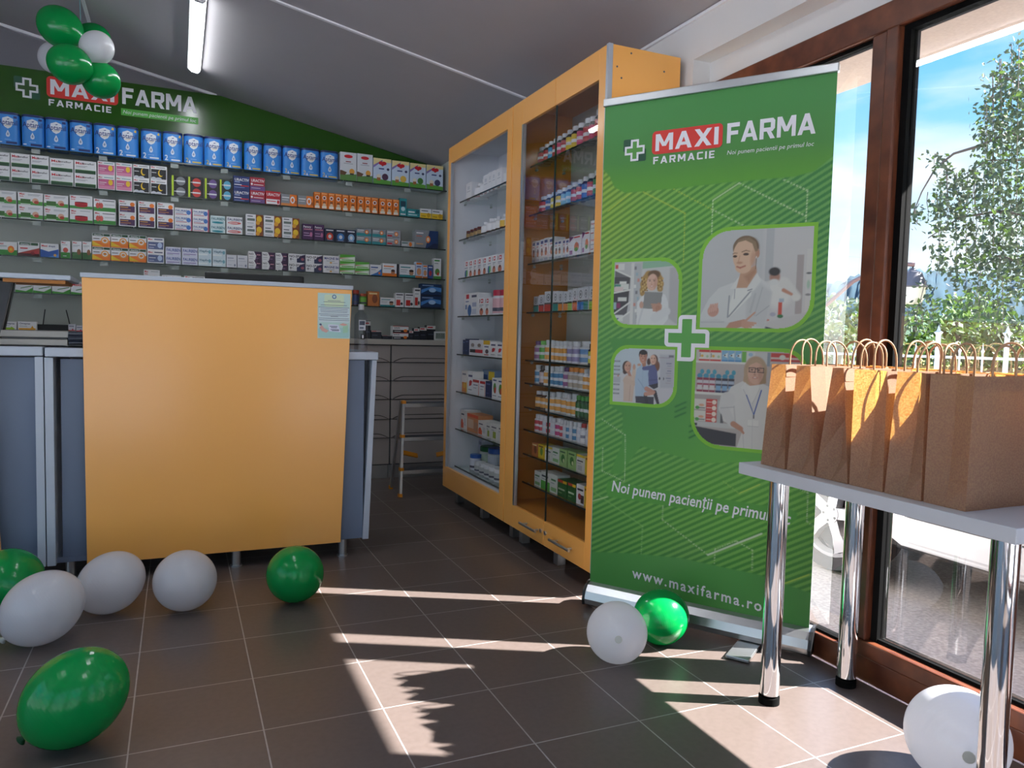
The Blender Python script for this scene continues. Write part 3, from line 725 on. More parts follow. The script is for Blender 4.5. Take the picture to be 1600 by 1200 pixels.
bt_('gwt', W_, .07, 'white and green box with leafy picture', [T('Max', .06, .8, .13, RED), T('tuse', .06, .66, .1, RED), R(.4, .84, .9, .88, GRY), R(.4, .76, .85, .79, GRY), R(0, .08, 1, .36, '#4f9a42'), R(.1, .2, .5, .5, '#3a6a2c'), O(.7, .4, .13, .2, '#d8a890'), O(.74, .3, .1, .12, '#b0402c'), R(.1, .1, .5, .15, W_)])
bt_('bowl', W_, .07, 'white box with a red bowl picture', [T('Max', .06, .8, .13, RED), T('lenix', .06, .66, .1, RED), R(.45, .86, .9, .9, GRY), R(0, .05, 1, .25, GRN), R(.22, .28, .78, .5, RED), O(.5, .28, .28, .12, '#a81c24'), O(.5, .5, .28, .05, '#7e1018')])
bt_('lung', W_, .07, 'white and green box with red lungs', [T('Max', .06, .82, .13, RED), R(.4, .84, .95, .9, '#5a5c64'), R(0, .05, 1, .35, GRN), O(.18, .48, .09, .22, '#d05a50'), O(.34, .48, .09, .22, '#d05a50'), R(.25, .5, .28, .74, '#a8403a'), R(.5, .56, .95, .6, GRY)])
bt_('puro', W_, .07, 'white and purple box with orange corner', [T('Maxi', .06, .82, .12, RED), T('thyroid', .06, .68, .1, '#3c3440'), R(.06, .1, .94, .56, PUR), O(.8, .7, .14, .16, ORA), R(.1, .42, .55, .48, '#d09a4c'), R(.1, .26, .7, .31, '#c07a48'), R(.1, .16, .5, .2, '#9a86a8')])
bt_('faub', W_, .06, 'white carton with blue lettering and pink end', [T('FAURBEN', .06, .5, .28, '#2a5a9a'), R(.06, .3, .5, .38, '#8a9ab8'), O(.8, .45, .13, .3, '#4a7ac0'), R(.93, 0, 1, 1, '#c05a78'), R(.06, .12, .7, .2, '#b8506c')])
bt_('fteal', '#cfe2e4', .06, 'pale teal carton with teal lettering', [T('FAURBEN', .08, .5, .3, '#1c6a78'), R(.1, .3, .9, .36, '#54a8b4'), O(.5, .2, .4, .1, '#2a8a98')])
bt_('fred', W_, .06, 'white carton with navy lettering and red oval', [T('FAURBEN', .08, .56, .28, '#2a3a66'), O(.5, .3, .42, .16, '#d86a64'), R(.15, .26, .7, .33, W_)])
bt_('flil', '#d2d4e6', .06, 'pale lilac carton with blue lettering', [T('FAURBEN', .08, .5, .32, '#33509e'), R(.1, .22, .9, .3, '#8c78b4'), R(.1, .1, .5, .15, GRY)])
bt_('fice', '#cfdfe6', .06, 'pale blue carton with silvery stripe', [T('Hepfor', .1, .55, .25, '#4a7a8c'), R(.0, .2, .7, .38, '#e8f0f2'), O(.85, .6, .1, .2, '#7ab0c0')])
bt_('whiy', W_, .06, 'white box with yellow fruit end', [R(.58, 0, 1, 1, '#8a4c24'), O(.78, .6, .16, .3, YEL), O(.7, .25, .12, .2, '#e0a030'), R(.08, .78, .4, .86, '#3c3e48'), R(.08, .4, .52, .62, '#6f7c78'), R(.08, .15, .45, .21, GRY)])
bt_('tpur', PUR, .05, 'tall dark purple box with white heading', [T('Femry', .08, .76, .13, W_), R(.1, .64, .9, .69, '#d88a98'), R(.1, .4, .6, .44, '#c8a8cc'), R(.1, .25, .7, .29, '#c8a8cc'), O(.78, .35, .12, .15, '#b86a90')])
for k, c, nm in (('dkr', '#c8402c', 'red'), ('dkb', '#3a7ab8', 'blue'), ('dki', '#8cb4d8', 'pale blue')):
    bt_(k, '#1e2a44', .05, 'dark navy box with a %s burst' % nm, [O(.5, .38, .34, .3, c), O(.5, .38, .16, .15, '#e0e4ea'), R(.12, .82, .85, .9, W_), R(.2, .08, .8, .13, '#8a98b4')])
bt_('gte', '#8c9296', .06, 'grey and teal box with orange ring', [R(.0, 0, 1, .38, TEA), R(.06, .7, .5, .8, W_), R(.06, .52, .45, .58, '#dadcde'), O(.68, .55, .13, .28, ORA), O(.68, .55, .07, .15, '#f2d8b8')])
bt_('gre', '#9a9ca2', .06, 'grey box with red flash and orange ring', [R(.05, .2, .4, .4, RED), R(.06, .7, .5, .8, W_), O(.7, .55, .13, .28, ORA), O(.7, .55, .07, .15, '#f2d8b8'), R(.4, .1, .95, .2, '#6a6e74')])
bt_('lowg', '#b8bcbe', .06, 'low grey box with orange ring', [O(.7, .5, .12, .38, ORA), R(.06, .6, .5, .75, '#3a6a5c'), R(.06, .3, .45, .4, W_)])
bt_('bigb', '#8a8e94', .08, 'large grey and dark blue box with orange ring', [('p', [(.45, 0), (1, 0), (1, 1), (.62, 1)], '#1c3a6c'), ('p', [(.5, 0), (1, 0), (1, .3), (.8, .3)], '#0e2248'), O(.56, .5, .1, .2, ORA), O(.56, .5, .06, .12, '#f2d8b8'), R(.05, .8, .35, .86, W_), R(.05, .64, .3, .68, '#d0603c'), R(.05, .2, .35, .26, '#d8a070')])
bt_('ora1', W_, .07, 'white and green box with orange flower', [T('Maxi', .06, .78, .14, RED), R(.06, .64, .5, .7, GRY), R(0, 0, 1, .4, GRN), O(.7, .45, .16, .26, ORA), O(.7, .45, .07, .11, YEL)])
bt_('vitr', W_, .07, 'white and dark red box with berries', [R(.06, .78, .94, .96, DGR), T('vitamina C', .1, .81, .11, W_), R(0, 0, 1, .2, '#4a2426'), ('p', [(0, .2), (1, .2), (1, .62)], '#a83a34'), O(.7, .24, .12, .12, '#8a1c24'), O(.85, .3, .1, .12, '#b8303a'), R(.1, .52, .45, .6, RED)])
bt_('bluw', W_, .07, 'white box with blue wave', [T('Maxi', .06, .76, .14, RED), T('drepti', .45, .76, .12, '#3c4a7a'), ('p', [(0, 0), (1, 0), (1, .62), (.45, .42), (0, .58)], '#2c5aa8'), ('p', [(.3, 0), (1, 0), (1, .25)], '#4a86cc'), O(.8, .18, .08, .1, '#d8a04c')])
bt_('slim', W_, .05, 'slim white box with green foot', [T('Max', .1, .86, .08, RED), R(.12, .76, .7, .79, GRY), R(0, 0, 1, .35, GRN), O(.5, .48, .28, .14, '#c8584c'), R(.2, .12, .6, .16, W_)])
bt_('slim2', W_, .05, 'slim white box with brown and green foot', [T('Max', .1, .86, .08, RED), R(.12, .74, .8, .77, GRY), R(.12, .68, .6, .7, GRY), R(0, 0, 1, .38, '#3f6a3a'), O(.7, .4, .2, .16, '#8a5a3a')])
bt_('vitc', W_, .07, 'orange and white box with green heading', [R(.03, .8, .97, .97, DGR), T('vitamina C', .08, .83, .11, W_), ('p', [(0, 0), (1, 0), (1, .5), (0, .42)], ORA), ('p', [(0, .08), (.6, .05), (0, .42)], YEL), O(.7, .48, .22, .26, '#e8a04c'), O(.7, .48, .15, .18, W_), O(.7, .48, .1, .1, '#d88a3c'), R(.06, .58, .4, .63, '#5a4a44')])
bt_('dorl', W_, .07, 'white and slate blue box with moon glow', [T('Max', .06, .8, .13, RED), R(.42, .82, .92, .9, '#3f4a6a'), R(.04, .1, .96, .66, '#5a6690'), O(.75, .42, .14, .22, '#b8c8e4'), R(.1, .4, .5, .46, W_), R(.1, .2, .4, .25, '#c2c8dc')])
bt_('plaw', '#d4d6dc', .06, 'plain pale grey white carton', [R(.12, .7, .7, .78, '#9aa0b0'), R(.12, .52, .85, .56, '#b4b8c4'), R(.12, .2, .5, .25, '#b4b8c4'), O(.82, .2, .08, .1, '#7a8098')])
bt_('nosp', W_, .06, 'white box with dark purple splash', [T('NO', .06, .6, .22, '#2a2a3a'), ('p', [(.5, 0), (1, 0), (1, 1), (.42, 1), (.6, .5)], '#3c2244'), R(.06, .36, .4, .42, GRY), R(.62, .6, .9, .68, '#d89aa8'), R(.06, .15, .35, .2, GRY), R(.55, .2, .8, .26, '#8a6a94')])
bt_('nospa', W_, .06, 'white box with black lettering and navy end', [T('NO-SPA', .06, .58, .26, '#202030'), R(.5, 0, 1, .5, '#2c3456'), ('p', [(.6, .5), (1, .5), (1, .95), (.75, .8)], '#3a2c50'), R(.12, .22, .16, .5, '#30303c'), R(.06, .36, .3, .4, '#30303c'), O(.85, .4, .1, .16, '#a85a6a')])
bt_('magn', W_, .06, 'white box with blue capital lettering', [T('MAGNE B6', .08, .56, .26, '#2a3a80'), R(.2, .36, .7, .42, GRY), O(.48, .2, .08, .1, '#d8a85c'), R(.6, .14, .92, .18, GRY)])
bt_('grns', '#d5e6cc', .06, 'green and white striped carton', [('p', [(0, .5), (1, .75), (1, 1), (0, 1)], '#5cae3c'), ('p', [(0, .35), (.6, .5), (0, .48)], '#c04a3a'), R(.1, .12, .9, .24, '#5cae3c'), ('p', [(.5, .4), (1, .25), (1, .6)], '#e8eee4')])
bt_('bluc', W_, .06, 'white box with blue corner', [R(.1, .7, .7, .8, '#2c5a9c'), ('p', [(0, 0), (1, 0), (1, .65), (.6, .3)], '#3a78c0'), O(.82, .25, .09, .12, ORA), R(.1, .52, .5, .57, GRY)])
bt_('orac', W_, .06, 'white box with orange band and child face', [R(.08, .74, .8, .82, ORA), R(.08, .58, .6, .63, GRY), R(0, 0, 1, .25, ORA), O(.74, .34, .14, .2, '#b87a5a'), O(.74, .46, .14, .1, '#4a2c20')])
bt_('teac', W_, .06, 'white and teal box with child face', [R(.08, .74, .7, .82, TEA), R(0, 0, 1, .2, TEA), O(.76, .38, .14, .22, '#b88a6a'), O(.76, .52, .15, .1, '#3a2a24'), R(.08, .55, .5, .6, GRY), R(.08, .4, .45, .44, GRY)])
bt_('dstr', '#2a2c34', .05, 'narrow dark carton on edge', [R(.2, .3, .8, .7, '#4a4c58')])
bt_('kidc', '#c8d4e8', .05, 'small box with cartoon-coloured face', [R(.1, .84, .9, .95, ORA), O(.5, .4, .34, .22, '#d89a6c'), R(0, 0, 1, .14, '#c8702c'), R(.15, .68, .8, .74, '#3a5a9c')])
bt_('kidb', '#3c5a94', .05, 'small blue box with red blot', [O(.5, .4, .3, .2, '#b83a44'), R(.1, .8, .9, .88, W_)])
bt_('plant', W_, .05, 'tall white box with green plant picture', [R(.1, .86, .8, .93, GRN), R(0, 0, 1, .14, '#4f9a42'), O(.5, .35, .32, .16, '#5a8a3c'), O(.6, .25, .14, .08, '#c8402c'), R(.1, .74, .6, .78, GRY)])
bt_('juic', W_, .05, 'tall white carton with red block', [R(.1, .84, .9, .92, '#3c3e48'), R(.12, .12, .6, .52, '#c8322c'), O(.75, .25, .14, .1, '#3c3e48'), R(.12, .68, .7, .72, GRY)])
bt_('fish', '#1c3a66', .08, 'dark blue box with bright wave', [('p', [(0, .2), (.4, .55), (1, .35), (1, .7), (.5, .8), (0, .5)], '#4a8ad0'), O(.55, .5, .18, .18, '#a8c8ec'), R(.05, .82, .6, .9, '#8aa4cc'), R(0, 0, 1, .12, '#0e1c38')])
bt_('milk', '#d9dce0', .12, 'pale formula box with cow on grass', [O(.5, .86, .26, .06, RED), R(.34, .66, .66, .69, '#8a2a30'), R(.22, .6, .78, .62, GRY), ('p', [(0, 0), (1, 0), (1, .26), (0, .2)], '#5c8a48'), ('p', [(0, .2), (.3, .2), (.42, .3), (.1, .36), (0, .36)], '#6a4a34'), O(.72, .34, .16, .1, '#e0a040'), R(.6, .22, .84, .28, '#3a3a34')], 'formula_box')
for k, c, nm in (('mil1', '#4a2a48', 'dark purple'), ('mil2', '#e0b84c', 'yellow'), ('mil3', '#3f7a34', 'green'), ('mil4', '#3a3c64', 'indigo')):
    bt_(k, '#c9d8ea', .12, 'rainbow milk box with red heart, %s spot' % nm, [('p', [(0, .72), (0, 1), (1, 1), (1, .86), (.4, .86)], '#e8d898'), ('p', [(0, .62), (.5, .9), (.5, .95), (0, .72)], '#8a78b8'), O(.42, .82, .13, .07, RED), O(.6, .82, .13, .07, RED), ('p', [(.3, .81), (.72, .81), (.51, .7)], RED), R(.3, .58, .6, .63, '#3a4a84'), O(.82, .6, .08, .05, '#3a3c64'), ('p', [(0, 0), (1, 0), (1, .16), (0, .22)], '#5ca03c'), O(.66, .3, .18, .13, c), O(.3, .3, .13, .09, '#e8dcc8'), R(.2, .14, .4, .26, '#a8683c')], 'formula_box')
bt_('omg', W_, .06, 'white box with lime arrow', [T('Omepraz', .1, .72, .17, '#3a4468'), ('p', [(.1, .1), (.6, .1), (.6, 0), (.9, .25), (.6, .5), (.6, .38), (.1, .38)], '#9ac02c'), R(.1, .56, .5, .6, GRY)])
bt_('omo', W_, .06, 'white box with amber arrow', [T('Omepraz', .1, .72, .17, '#3a4468'), R(.05, .05, .95, .34, '#e0a030'), ('p', [(.66, .2), (.9, .2), (.78, .6)], '#d89a1c'), R(.1, .52, .5, .57, GRY)])
bt_('omr', '#c8c9d2', .06, 'pale box with crimson foot', [R(0, 0, 1, .3, '#a82a40'), R(.1, .7, .8, .78, '#3a4468'), ('p', [(.4, .2), (.8, .2), (.6, .5)], '#a82a40')])
bt_('mxw', W_, .06, 'white box with green swoosh', [T('Maxla', .08, .66, .22, RED), ('p', [(0, 0), (1, 0), (1, .4), (.6, .12), (0, .2)], '#4a9a3c'), ('p', [(.3, .3), (.95, .5), (.95, .56), (.3, .36)], '#3a7a34'), R(.7, .68, .95, .82, W_)])
bt_('drkl', '#1f2430', .07, 'low dark box with pale red top stripe', [R(0, .82, 1, .98, '#c8b8b8'), R(.05, .86, .5, .92, RED), R(.1, .4, .6, .48, '#5a6070')])
bt_('drkt', '#1f2430', .06, 'dark box with white and red heading', [R(0, .74, 1, .98, '#d8d4d2'), R(.1, .82, .7, .9, RED), R(.15, .35, .8, .42, '#4a5264')])
bt_('kaps', W_, .07, 'white and black box with orange dot', [R(0, 0, 1, .42, '#20242e'), T('turbolin', .06, .62, .2, '#2a2c34'), O(.8, .32, .12, .22, ORA), R(.08, .16, .5, .26, W_), R(0, .9, 1, 1, '#a83a34')])
bt_('tubw', '#e0e0e4', .05, 'tall white carton with dark red foot', [R(.25, 0, .75, .12, '#8a2a28'), R(.2, .5, .8, .54, '#b4b6c0'), R(.3, .62, .7, .8, '#c8cad2')])
bt_('redsq', W_, .06, 'white carton with red square and child picture', [R(.36, .70, .74, .92, RED), R(.10, .70, .2, .92, '#6a3a40'), R(.44, .76, .66, .86, W_), R(.15, .56, .8, .6, '#8a8ca0'), R(.15, .48, .6, .51, GRY), O(.5, .22, .3, .2, '#c8755c'), O(.52, .34, .14, .08, '#5a3a30')])
bt_('redsb', W_, .06, 'white carton with red square and blue-green figure', [R(.36, .70, .74, .92, RED), R(.44, .76, .66, .86, W_), R(.15, .56, .8, .6, '#8a8ca0'), O(.4, .25, .22, .22, '#3a6a9c'), O(.66, .28, .16, .2, '#5aae54')])
bt_('redbig', W_, .09, 'large white box with red square and blue figure', [R(.15, .76, .36, .95, RED), R(.55, .8, .9, .9, '#4a4c64'), R(.12, .62, .35, .66, '#5a6a9c'), R(.6, .4, .9, .58, '#a8b0c8'), O(.42, .25, .14, .25, '#3a6aa4'), R(.1, .3, .24, .5, '#7a90b8'), R(.6, .08, .9, .3, '#c2c8d8')])
bt_('whlow', '#dcdce4', .08, 'white box with yellow strip and grey print', [R(0, 0, 1, .2, YEL), R(.1, .72, .8, .82, '#5a5c78'), R(.1, .45, .5, .62, '#a0a4b4'), R(.6, .4, .92, .62, '#b8bac8')])
bt_('navyb', '#22305a', .07, 'navy blue carton with small print', [R(.15, .78, .8, .86, '#5a6a9c'), R(.15, .2, .6, .26, '#48588a')])
bt_('horse', '#dcdce0', .08, 'white box with horse drawings and red-black band', [R(.05, .16, .6, .38, BLK), R(.45, .16, .95, .38, RED), O(.25, .66, .12, .12, '#8a7a74'), R(.16, .5, .18, .64, '#8a7a74'), R(.3, .5, .32, .64, '#8a7a74'), O(.72, .66, .12, .12, '#8a7a74'), R(.64, .5, .66, .64, '#8a7a74'), R(.78, .5, .8, .64, '#8a7a74')])
bt_('yeltop', W_, .07, 'white carton with yellow top', [R(0, .74, 1, 1, '#e0b428'), R(.15, .56, .8, .64, '#5a6284'), O(.55, .3, .25, .14, '#5a4a52'), R(.15, .06, .8, .12, '#b84a3c')])
bt_('redhand', W_, .07, 'white carton with red hand shape', [R(.15, .74, .85, .84, '#4a4c74'), ('p', [(.3, .3), (.7, .36), (.85, .56), (.5, .6), (.3, .52)], '#c03038'), R(.15, .12, .8, .17, GRY)])
bt_('orah', '#e0dcd8', .06, 'white carton with orange lower half', [R(.1, 0, .9, .45, '#e08a3c'), R(.15, .8, .8, .88, '#8a8c98'), O(.55, .3, .25, .14, '#e8b83c'), R(.88, 0, 1, .5, '#e8c82c')])
bt_('whrt', W_, .07, 'white box with red top stripe', [R(0, .82, 1, 1, '#c03a3c'), R(.1, .6, .8, .66, '#70748c'), R(.1, .4, .6, .44, GRY), R(.94, 0, 1, .8, '#d8502c')])
bt_('yblue', '#8aa0bc', .07, 'blue grey box with yellow half', [R(.5, .1, .95, .95, '#e0c02c'), R(.1, .6, .42, .8, '#3a5a94'), R(.6, .5, .85, .6, '#5a6a8c')])
bt_('fruit', W_, .06, 'white carton with green and red fruit', [O(.5, .5, .26, .26, '#4f8a3c'), O(.58, .4, .16, .16, '#c04034'), R(.2, .86, .8, .93, '#3a4a7c'), R(.15, .1, .8, .15, GRY)])
bt_('oraflat', '#dfdbd8', .10, 'white box with orange emblem', [R(.05, .05, .5, .35, '#d85a34'), O(.25, .35, .18, .18, '#d85a34'), R(.1, .74, .6, .82, '#4a4c5c'), R(.6, .2, .92, .6, '#c8c4c4')])
bt_('orabox', '#cc8a5c', .10, 'orange-topped box with pale front', [R(0, .82, 1, 1, '#d8542c'), R(.08, .2, .6, .7, '#d8b8a0'), R(.65, .1, .95, .6, '#b88a6c')])
bt_('olive', '#d2d0cc', .09, 'white box with olive green block', [R(.3, .1, .75, .5, '#8a9a34'), R(.1, .72, .8, .8, '#5a5c64'), R(.08, .55, .5, .6, GRY)])
bt_('cross', '#c6c8d8', .08, 'pale lilac box with small print', [R(.08, .8, .28, .92, '#7a7c98'), R(.38, .8, .6, .92, '#7a7c98'), R(.68, .8, .9, .92, '#7a7c98'), R(.1, .4, .6, .45, '#9a9cb4'), R(.1, .25, .5, .28, '#9a9cb4')])
bt_('kid', '#e2e0e0', .06, 'white children remedy carton with cartoon blot', [R(.1, .8, .8, .92, '#3c4a8c'), R(.12, .70, .6, .74, '#c04a54'), O(.5, .42, .28, .16, '#c87a4c'), O(.5, .52, .18, .1, '#6a3a34'), R(.1, .06, .9, .16, '#b8bcc8')])
bt_('kidp', '#e2e0e4', .06, 'white carton with purple corner and orange blot', [('p', [(0, .7), (.4, .95), (0, 1)], '#7a2c74'), O(.62, .45, .2, .22, '#d8784c'), O(.6, .32, .16, .1, '#5a9a3c'), R(.05, .1, .3, .3, '#9a5a94'), R(.4, .88, .9, .94, RED)])
bt_('redf', W_, .06, 'white carton with red lettering', [T('Hepix', .08, .74, .14, RED), R(.1, .5, .8, .55, GRY), R(.1, .2, .6, .26, '#b84a54')])
for k, c, nm in (('ct', '#2a8a84', 'teal'), ('cr', '#cc3c34', 'red'), ('co', '#e08a34', 'orange'), ('cl', '#8ab834', 'lime'), ('cb', '#2f72c0', 'blue'), ('cv', '#d8683c', 'coral')):
    bt_('half' + k, '#cfd2d8', .06, 'silver white carton with %s foot' % nm, [R(0, 0, 1, .36, c), R(0, .36, 1, .44, '#4a4448'), O(.5, .7, .26, .18, '#6a6e78'), O(.5, .7, .2, .135, '#cfd2d8'), O(.5, .7, .1, .07, '#6a6e78')])
bt_('oranat', '#c8763c', .07, 'orange herbal box', [O(.6, .5, .24, .3, '#8a4a2c'), R(.1, .8, .8, .9, '#f0d8a0')])
bt_('yelnat', '#e0c22c', .07, 'yellow herbal box with green leaf', [O(.55, .5, .22, .3, '#5a8a34'), R(.1, .8, .8, .9, '#7a3a24')])
bt_('whyel', '#d8d8d2', .07, 'white box with yellow top edge', [R(0, .86, 1, 1, '#e0c22c'), R(.1, .6, .8, .68, '#4a4c54'), R(.2, .1, .7, .4, '#b8bab8'), R(.1, .48, .6, .52, GRY)])
bt_('wgr', '#d8dcd6', .07, 'white box with green print', [R(.1, .65, .8, .75, '#3a7a44'), R(.1, .1, .9, .3, '#8ab87a'), R(.1, .5, .6, .55, GRY)])
bt_('grnat', '#9cc07a', .07, 'pale green herbal box', [O(.5, .45, .24, .26, '#3a7a34'), R(.1, .8, .8, .88, '#2c5a34'), O(.6, .35, .1, .12, '#d8e0b0')])
bt_('whgrb', '#e0e2dc', .08, 'white box with bright green lower half', [R(0, 0, 1, .48, '#4fa83c'), R(.08, .7, .8, .8, '#3a4a54'), R(.08, .56, .6, .61, GRY)])
bt_('dgrb', '#2f6a34', .09, 'dark green box with red and yellow top', [R(0, .84, .6, 1, '#b83a2c'), R(.6, .84, 1, 1, YEL), R(.1, .4, .8, .5, '#c8d8b8'), R(.1, .2, .5, .26, '#8ab078')])
bt_('cans', W_, .08, 'white pack with red and black marks', [R(.1, .7, .8, .8, '#3a3a44'), O(.4, .4, .2, .16, '#a83a3c'), R(.55, .1, .9, .5, '#4a3a3c')])
bt_('yblk', YEL, .08, 'yellow pack with black figure', [O(.5, .4, .25, .3, BLK), R(.1, .8, .8, .9, '#8a5a1c')])

def box_mesh(key, w, h):
    base, depth, desc, art, name, cat, side = BOX[key]
    b = MB(); b.box((0, 0, 0), (w, depth, h), ink(base))
    for i, a in enumerate(art):
        y = -.0004 - .0002 * i
        if a[0] == 'r': b.poly([(a[1] * w, y, a[2] * h), (a[3] * w, y, a[2] * h), (a[3] * w, y, a[4] * h), (a[1] * w, y, a[4] * h)], ink(a[5]))
        elif a[0] == 'e': b.poly([(a[1] * w + a[3] * w * math.cos(t * math.pi / 8), y, a[2] * h + a[4] * h * math.sin(t * math.pi / 8)) for t in range(16)], ink(a[5]))
        elif a[0] == 'p': b.poly([(p[0] * w, y, p[1] * h) for p in a[1]], ink(a[2]))
        elif a[0] == 't': b.text(a[1], a[2] * w, a[3] * h, a[4] * h, ink(a[5]), y, maxw=(.97 - a[2]) * w, bold=a[6])
    return b.mesh(name)
BM = {}
def box_at(key, loc, w, h, rotz, label, group, tilt=0.0):
    if key not in BM: BM[key] = (box_mesh(key, w, h), w, h)
    me, w0, h0 = BM[key]
    o = place(BOX[key][4], me, loc, rotz + tilt, (w / w0, 1, h / h0))
    return tag(o, label, BOX[key][5], group)

# bottles, jars and tins: (description, object name, body, label colour, cap colour, outline)
BOT = {}
def bo(key, desc, body, lab, cap, shape='pill', name='pill_bottle', cat='bottle'): BOT[key] = (desc, name, cat, body, lab, cap, shape)
def bot_meshes(key):
    desc, name, cat, body, lab, cap, shape = BOT[key]
    mb_, ml = mat('pack ' + body, body, .3, coat=.2), ink(lab); mc = mat('pack ' + cap, cap, .35)
    b = MB(); c = MB()
    if shape == 'pill':
        b.lathe([(.44, 0), (.5, .02), (.5, .10, ml), (.503, .11, ml), (.503, .64, ml), (.5, .65), (.5, .70), (.33, .78), (.33, .82)], mb_, 16)
        b.lathe([(.504, .30), (.504, .44)], ink('#d9d9dc' if lab not in (W_, '#dcdce0') else '#8a8ca0'), 16)
        c.lathe([(.36, .80), (.38, .81), (.38, .98), (.34, 1.0)], mc, 16)
    elif shape == 'jar':
        b.lathe([(.46, 0), (.5, .02), (.5, .08, ml), (.503, .09, ml), (.503, .66, ml), (.5, .67), (.5, .74), (.44, .78)], mb_, 16)
        b.lathe([(.504, .16), (.504, .30)], ink('#4a4c5c'), 16)
        c.lathe([(.47, .77), (.49, .78), (.49, .97), (.46, 1.0)], mc, 16)
    elif shape == 'slim':
        b.lathe([(.42, 0), (.5, .02), (.5, .12, ml), (.505, .13, ml), (.505, .58, ml), (.5, .59), (.5, .66), (.24, .80), (.24, .84)], mb_, 14)
        b.lathe([(.506, .06), (.506, .2)], ink('#8a2a28'), 14)
        c.lathe([(.27, .82), (.29, .83), (.29, .98), (.25, 1.0)], mc, 14)
    return b.mesh(name), c.mesh('cap')
BOM = {}
def bottle_at(key, loc, w, h, rotz, label, group):
    if key not in BOM: BOM[key] = bot_meshes(key)
    desc, name, cat = BOT[key][:3]
    o = place(name, BOM[key][0], loc, rotz, (w, w, h))
    place('cap', BOM[key][1], (0, 0, 0), parent=o)
    return tag(o, label, cat, group)
bo('dkred', 'dark bottle with red label', BLK, '#b02c34', '#cfd0d4'); bo('dkpink', 'dark bottle with pink label', BLK, '#c8446c', '#cfd0d4'); bo('dkyel', 'dark bottle with yellow label', BLK, '#d8b82c', '#cfd0d4')
bo('dkblu', 'dark bottle with light blue label', BLK, '#4a9ac8', '#cfd0d4'); bo('nvyel', 'navy bottle with yellow label', '#1f2a54', '#c8b83c', '#cfd0d4'); bo('nvred', 'navy bottle with red label', '#22305c', '#b83a44', '#cfd0d4')
bo('nvblu', 'navy bottle with blue label', '#1c2a58', '#3c62a8', '#cfd0d4'); bo('nvgrn', 'dark bottle with green label', '#1c2a34', '#3a8a54', '#cfd0d4'); bo('ltblu', 'blue bottle with pale blue label', '#2a4a84', '#7ab4d0', '#cfd0d4')
bo('brn', 'small dark brown bottle with tan label', '#3c1c18', '#a88a5c', '#5a1c1c', 'jar'); bo('whs', 'white bottle with dark red foot', '#dcdce0', '#dcdce0', '#dcdce0', 'slim'); bo('whsy', 'white bottle with yellow patch', '#dcdce0', '#d8b048', '#dcdce0', 'slim')
bo('rtub', 'white tub with red lid and red print', '#d8d8dc', '#d4a8b0', '#b02844', 'jar'); bo('purc', 'white bottle with purple cap', '#c8c4cc', '#a06a98', '#6a3a78'); bo('grnc', 'white bottle with bright green cap', '#d0d4cc', '#5aa844', '#6ac04a')
bo('orab', 'white bottle with orange label', '#d4d6d8', '#e0a048', '#c9ccd0'); bo('lavb', 'white bottle with lavender label', '#d0d0d8', '#9088b0', '#c9ccd0'); bo('blub', 'large white bottle with blue wave label', '#d4d8de', '#6a94c4', '#d0d4d8'); bo('yeld', 'dark bottle with yellow label and black cap', '#20221c', '#c8c84c', BLK)
bo('whb', 'white bottle with pale label', '#d4d8dc', W_, '#d0d4d8'); bo('dred', 'dark bottle with white and red label', '#3a2420', '#d0bcbc', '#2c2422'); bo('wblu', 'white bottle with sea blue label', '#d4d8dc', '#4a86b0', '#d0d4d8'); bo('oracap', 'white bottle with orange cap', '#c8cacc', '#b0a494', '#e08a2c')
bo('amb', 'amber bottle with orange label', '#4a3020', '#d89a44', '#c9ccd0'); bo('grnj', 'dark green bottle with green cap', '#1f4a24', '#2f6a34', '#4aa03c'); bo('wred', 'small white bottle with red label', '#d8d8dc', '#c8424c', '#dcdce0'); bo('wmag', 'small white bottle with magenta label', '#d8d8dc', '#b83a78', '#dcdce0')
bo('wcor', 'small white bottle with red cap', '#d8d8dc', W_, '#c03a34'); bo('wpl', 'small plain white bottle', '#d8d8dc', '#c8ccd8', '#dcdce0'); bo('jarw', 'white jar with black leaf mark', '#d8dadc', '#b0b4b4', '#d4d6da', 'jar'); bo('blug', 'blue tub with white base', '#d0d4dc', '#c8ccd8', '#2f5aa8', 'jar'); bo('grnt', 'white tub with dark green lid', '#d0d4d0', '#c0d0c0', '#2a6a3c', 'jar')
bo('sup', 'brown supplement jar with red lid', '#4a241c', '#33406c', '#a83a28', 'jar'); bo('supg', 'green supplement jar with red lid', '#5a9a34', '#7ab84c', '#a8482c', 'jar')

def desc_of(key): return BOT[key][0] if key in BOT else BOX[key][2]
def describe(items, i, j, n, where):            # what it looks like, then which of its likes it is
    d = desc_of(items[i][3]); same = [k for k, q in enumerate(items) if desc_of(q[3]) == d]
    st = {1: '', 2: (', lower', ', upper'), 3: (', lowest', ', middle', ', topmost')}[n]; st = st[j] if st else ''
    r = same.index(i); stacked = any((q[4] if len(q) > 4 else 1) > 1 for q in (items[k] for k in same))
    if len(same) == 1: pos = ''
    elif len(same) == 2: pos = ', %s of two%s' % (('left', 'right')[r], ' stacks' if stacked else '')
    else: pos = ', %s such%s from left' % (ORD[r + 1], ' stack' if stacked else '')
    return d + st + pos + ', ' + where

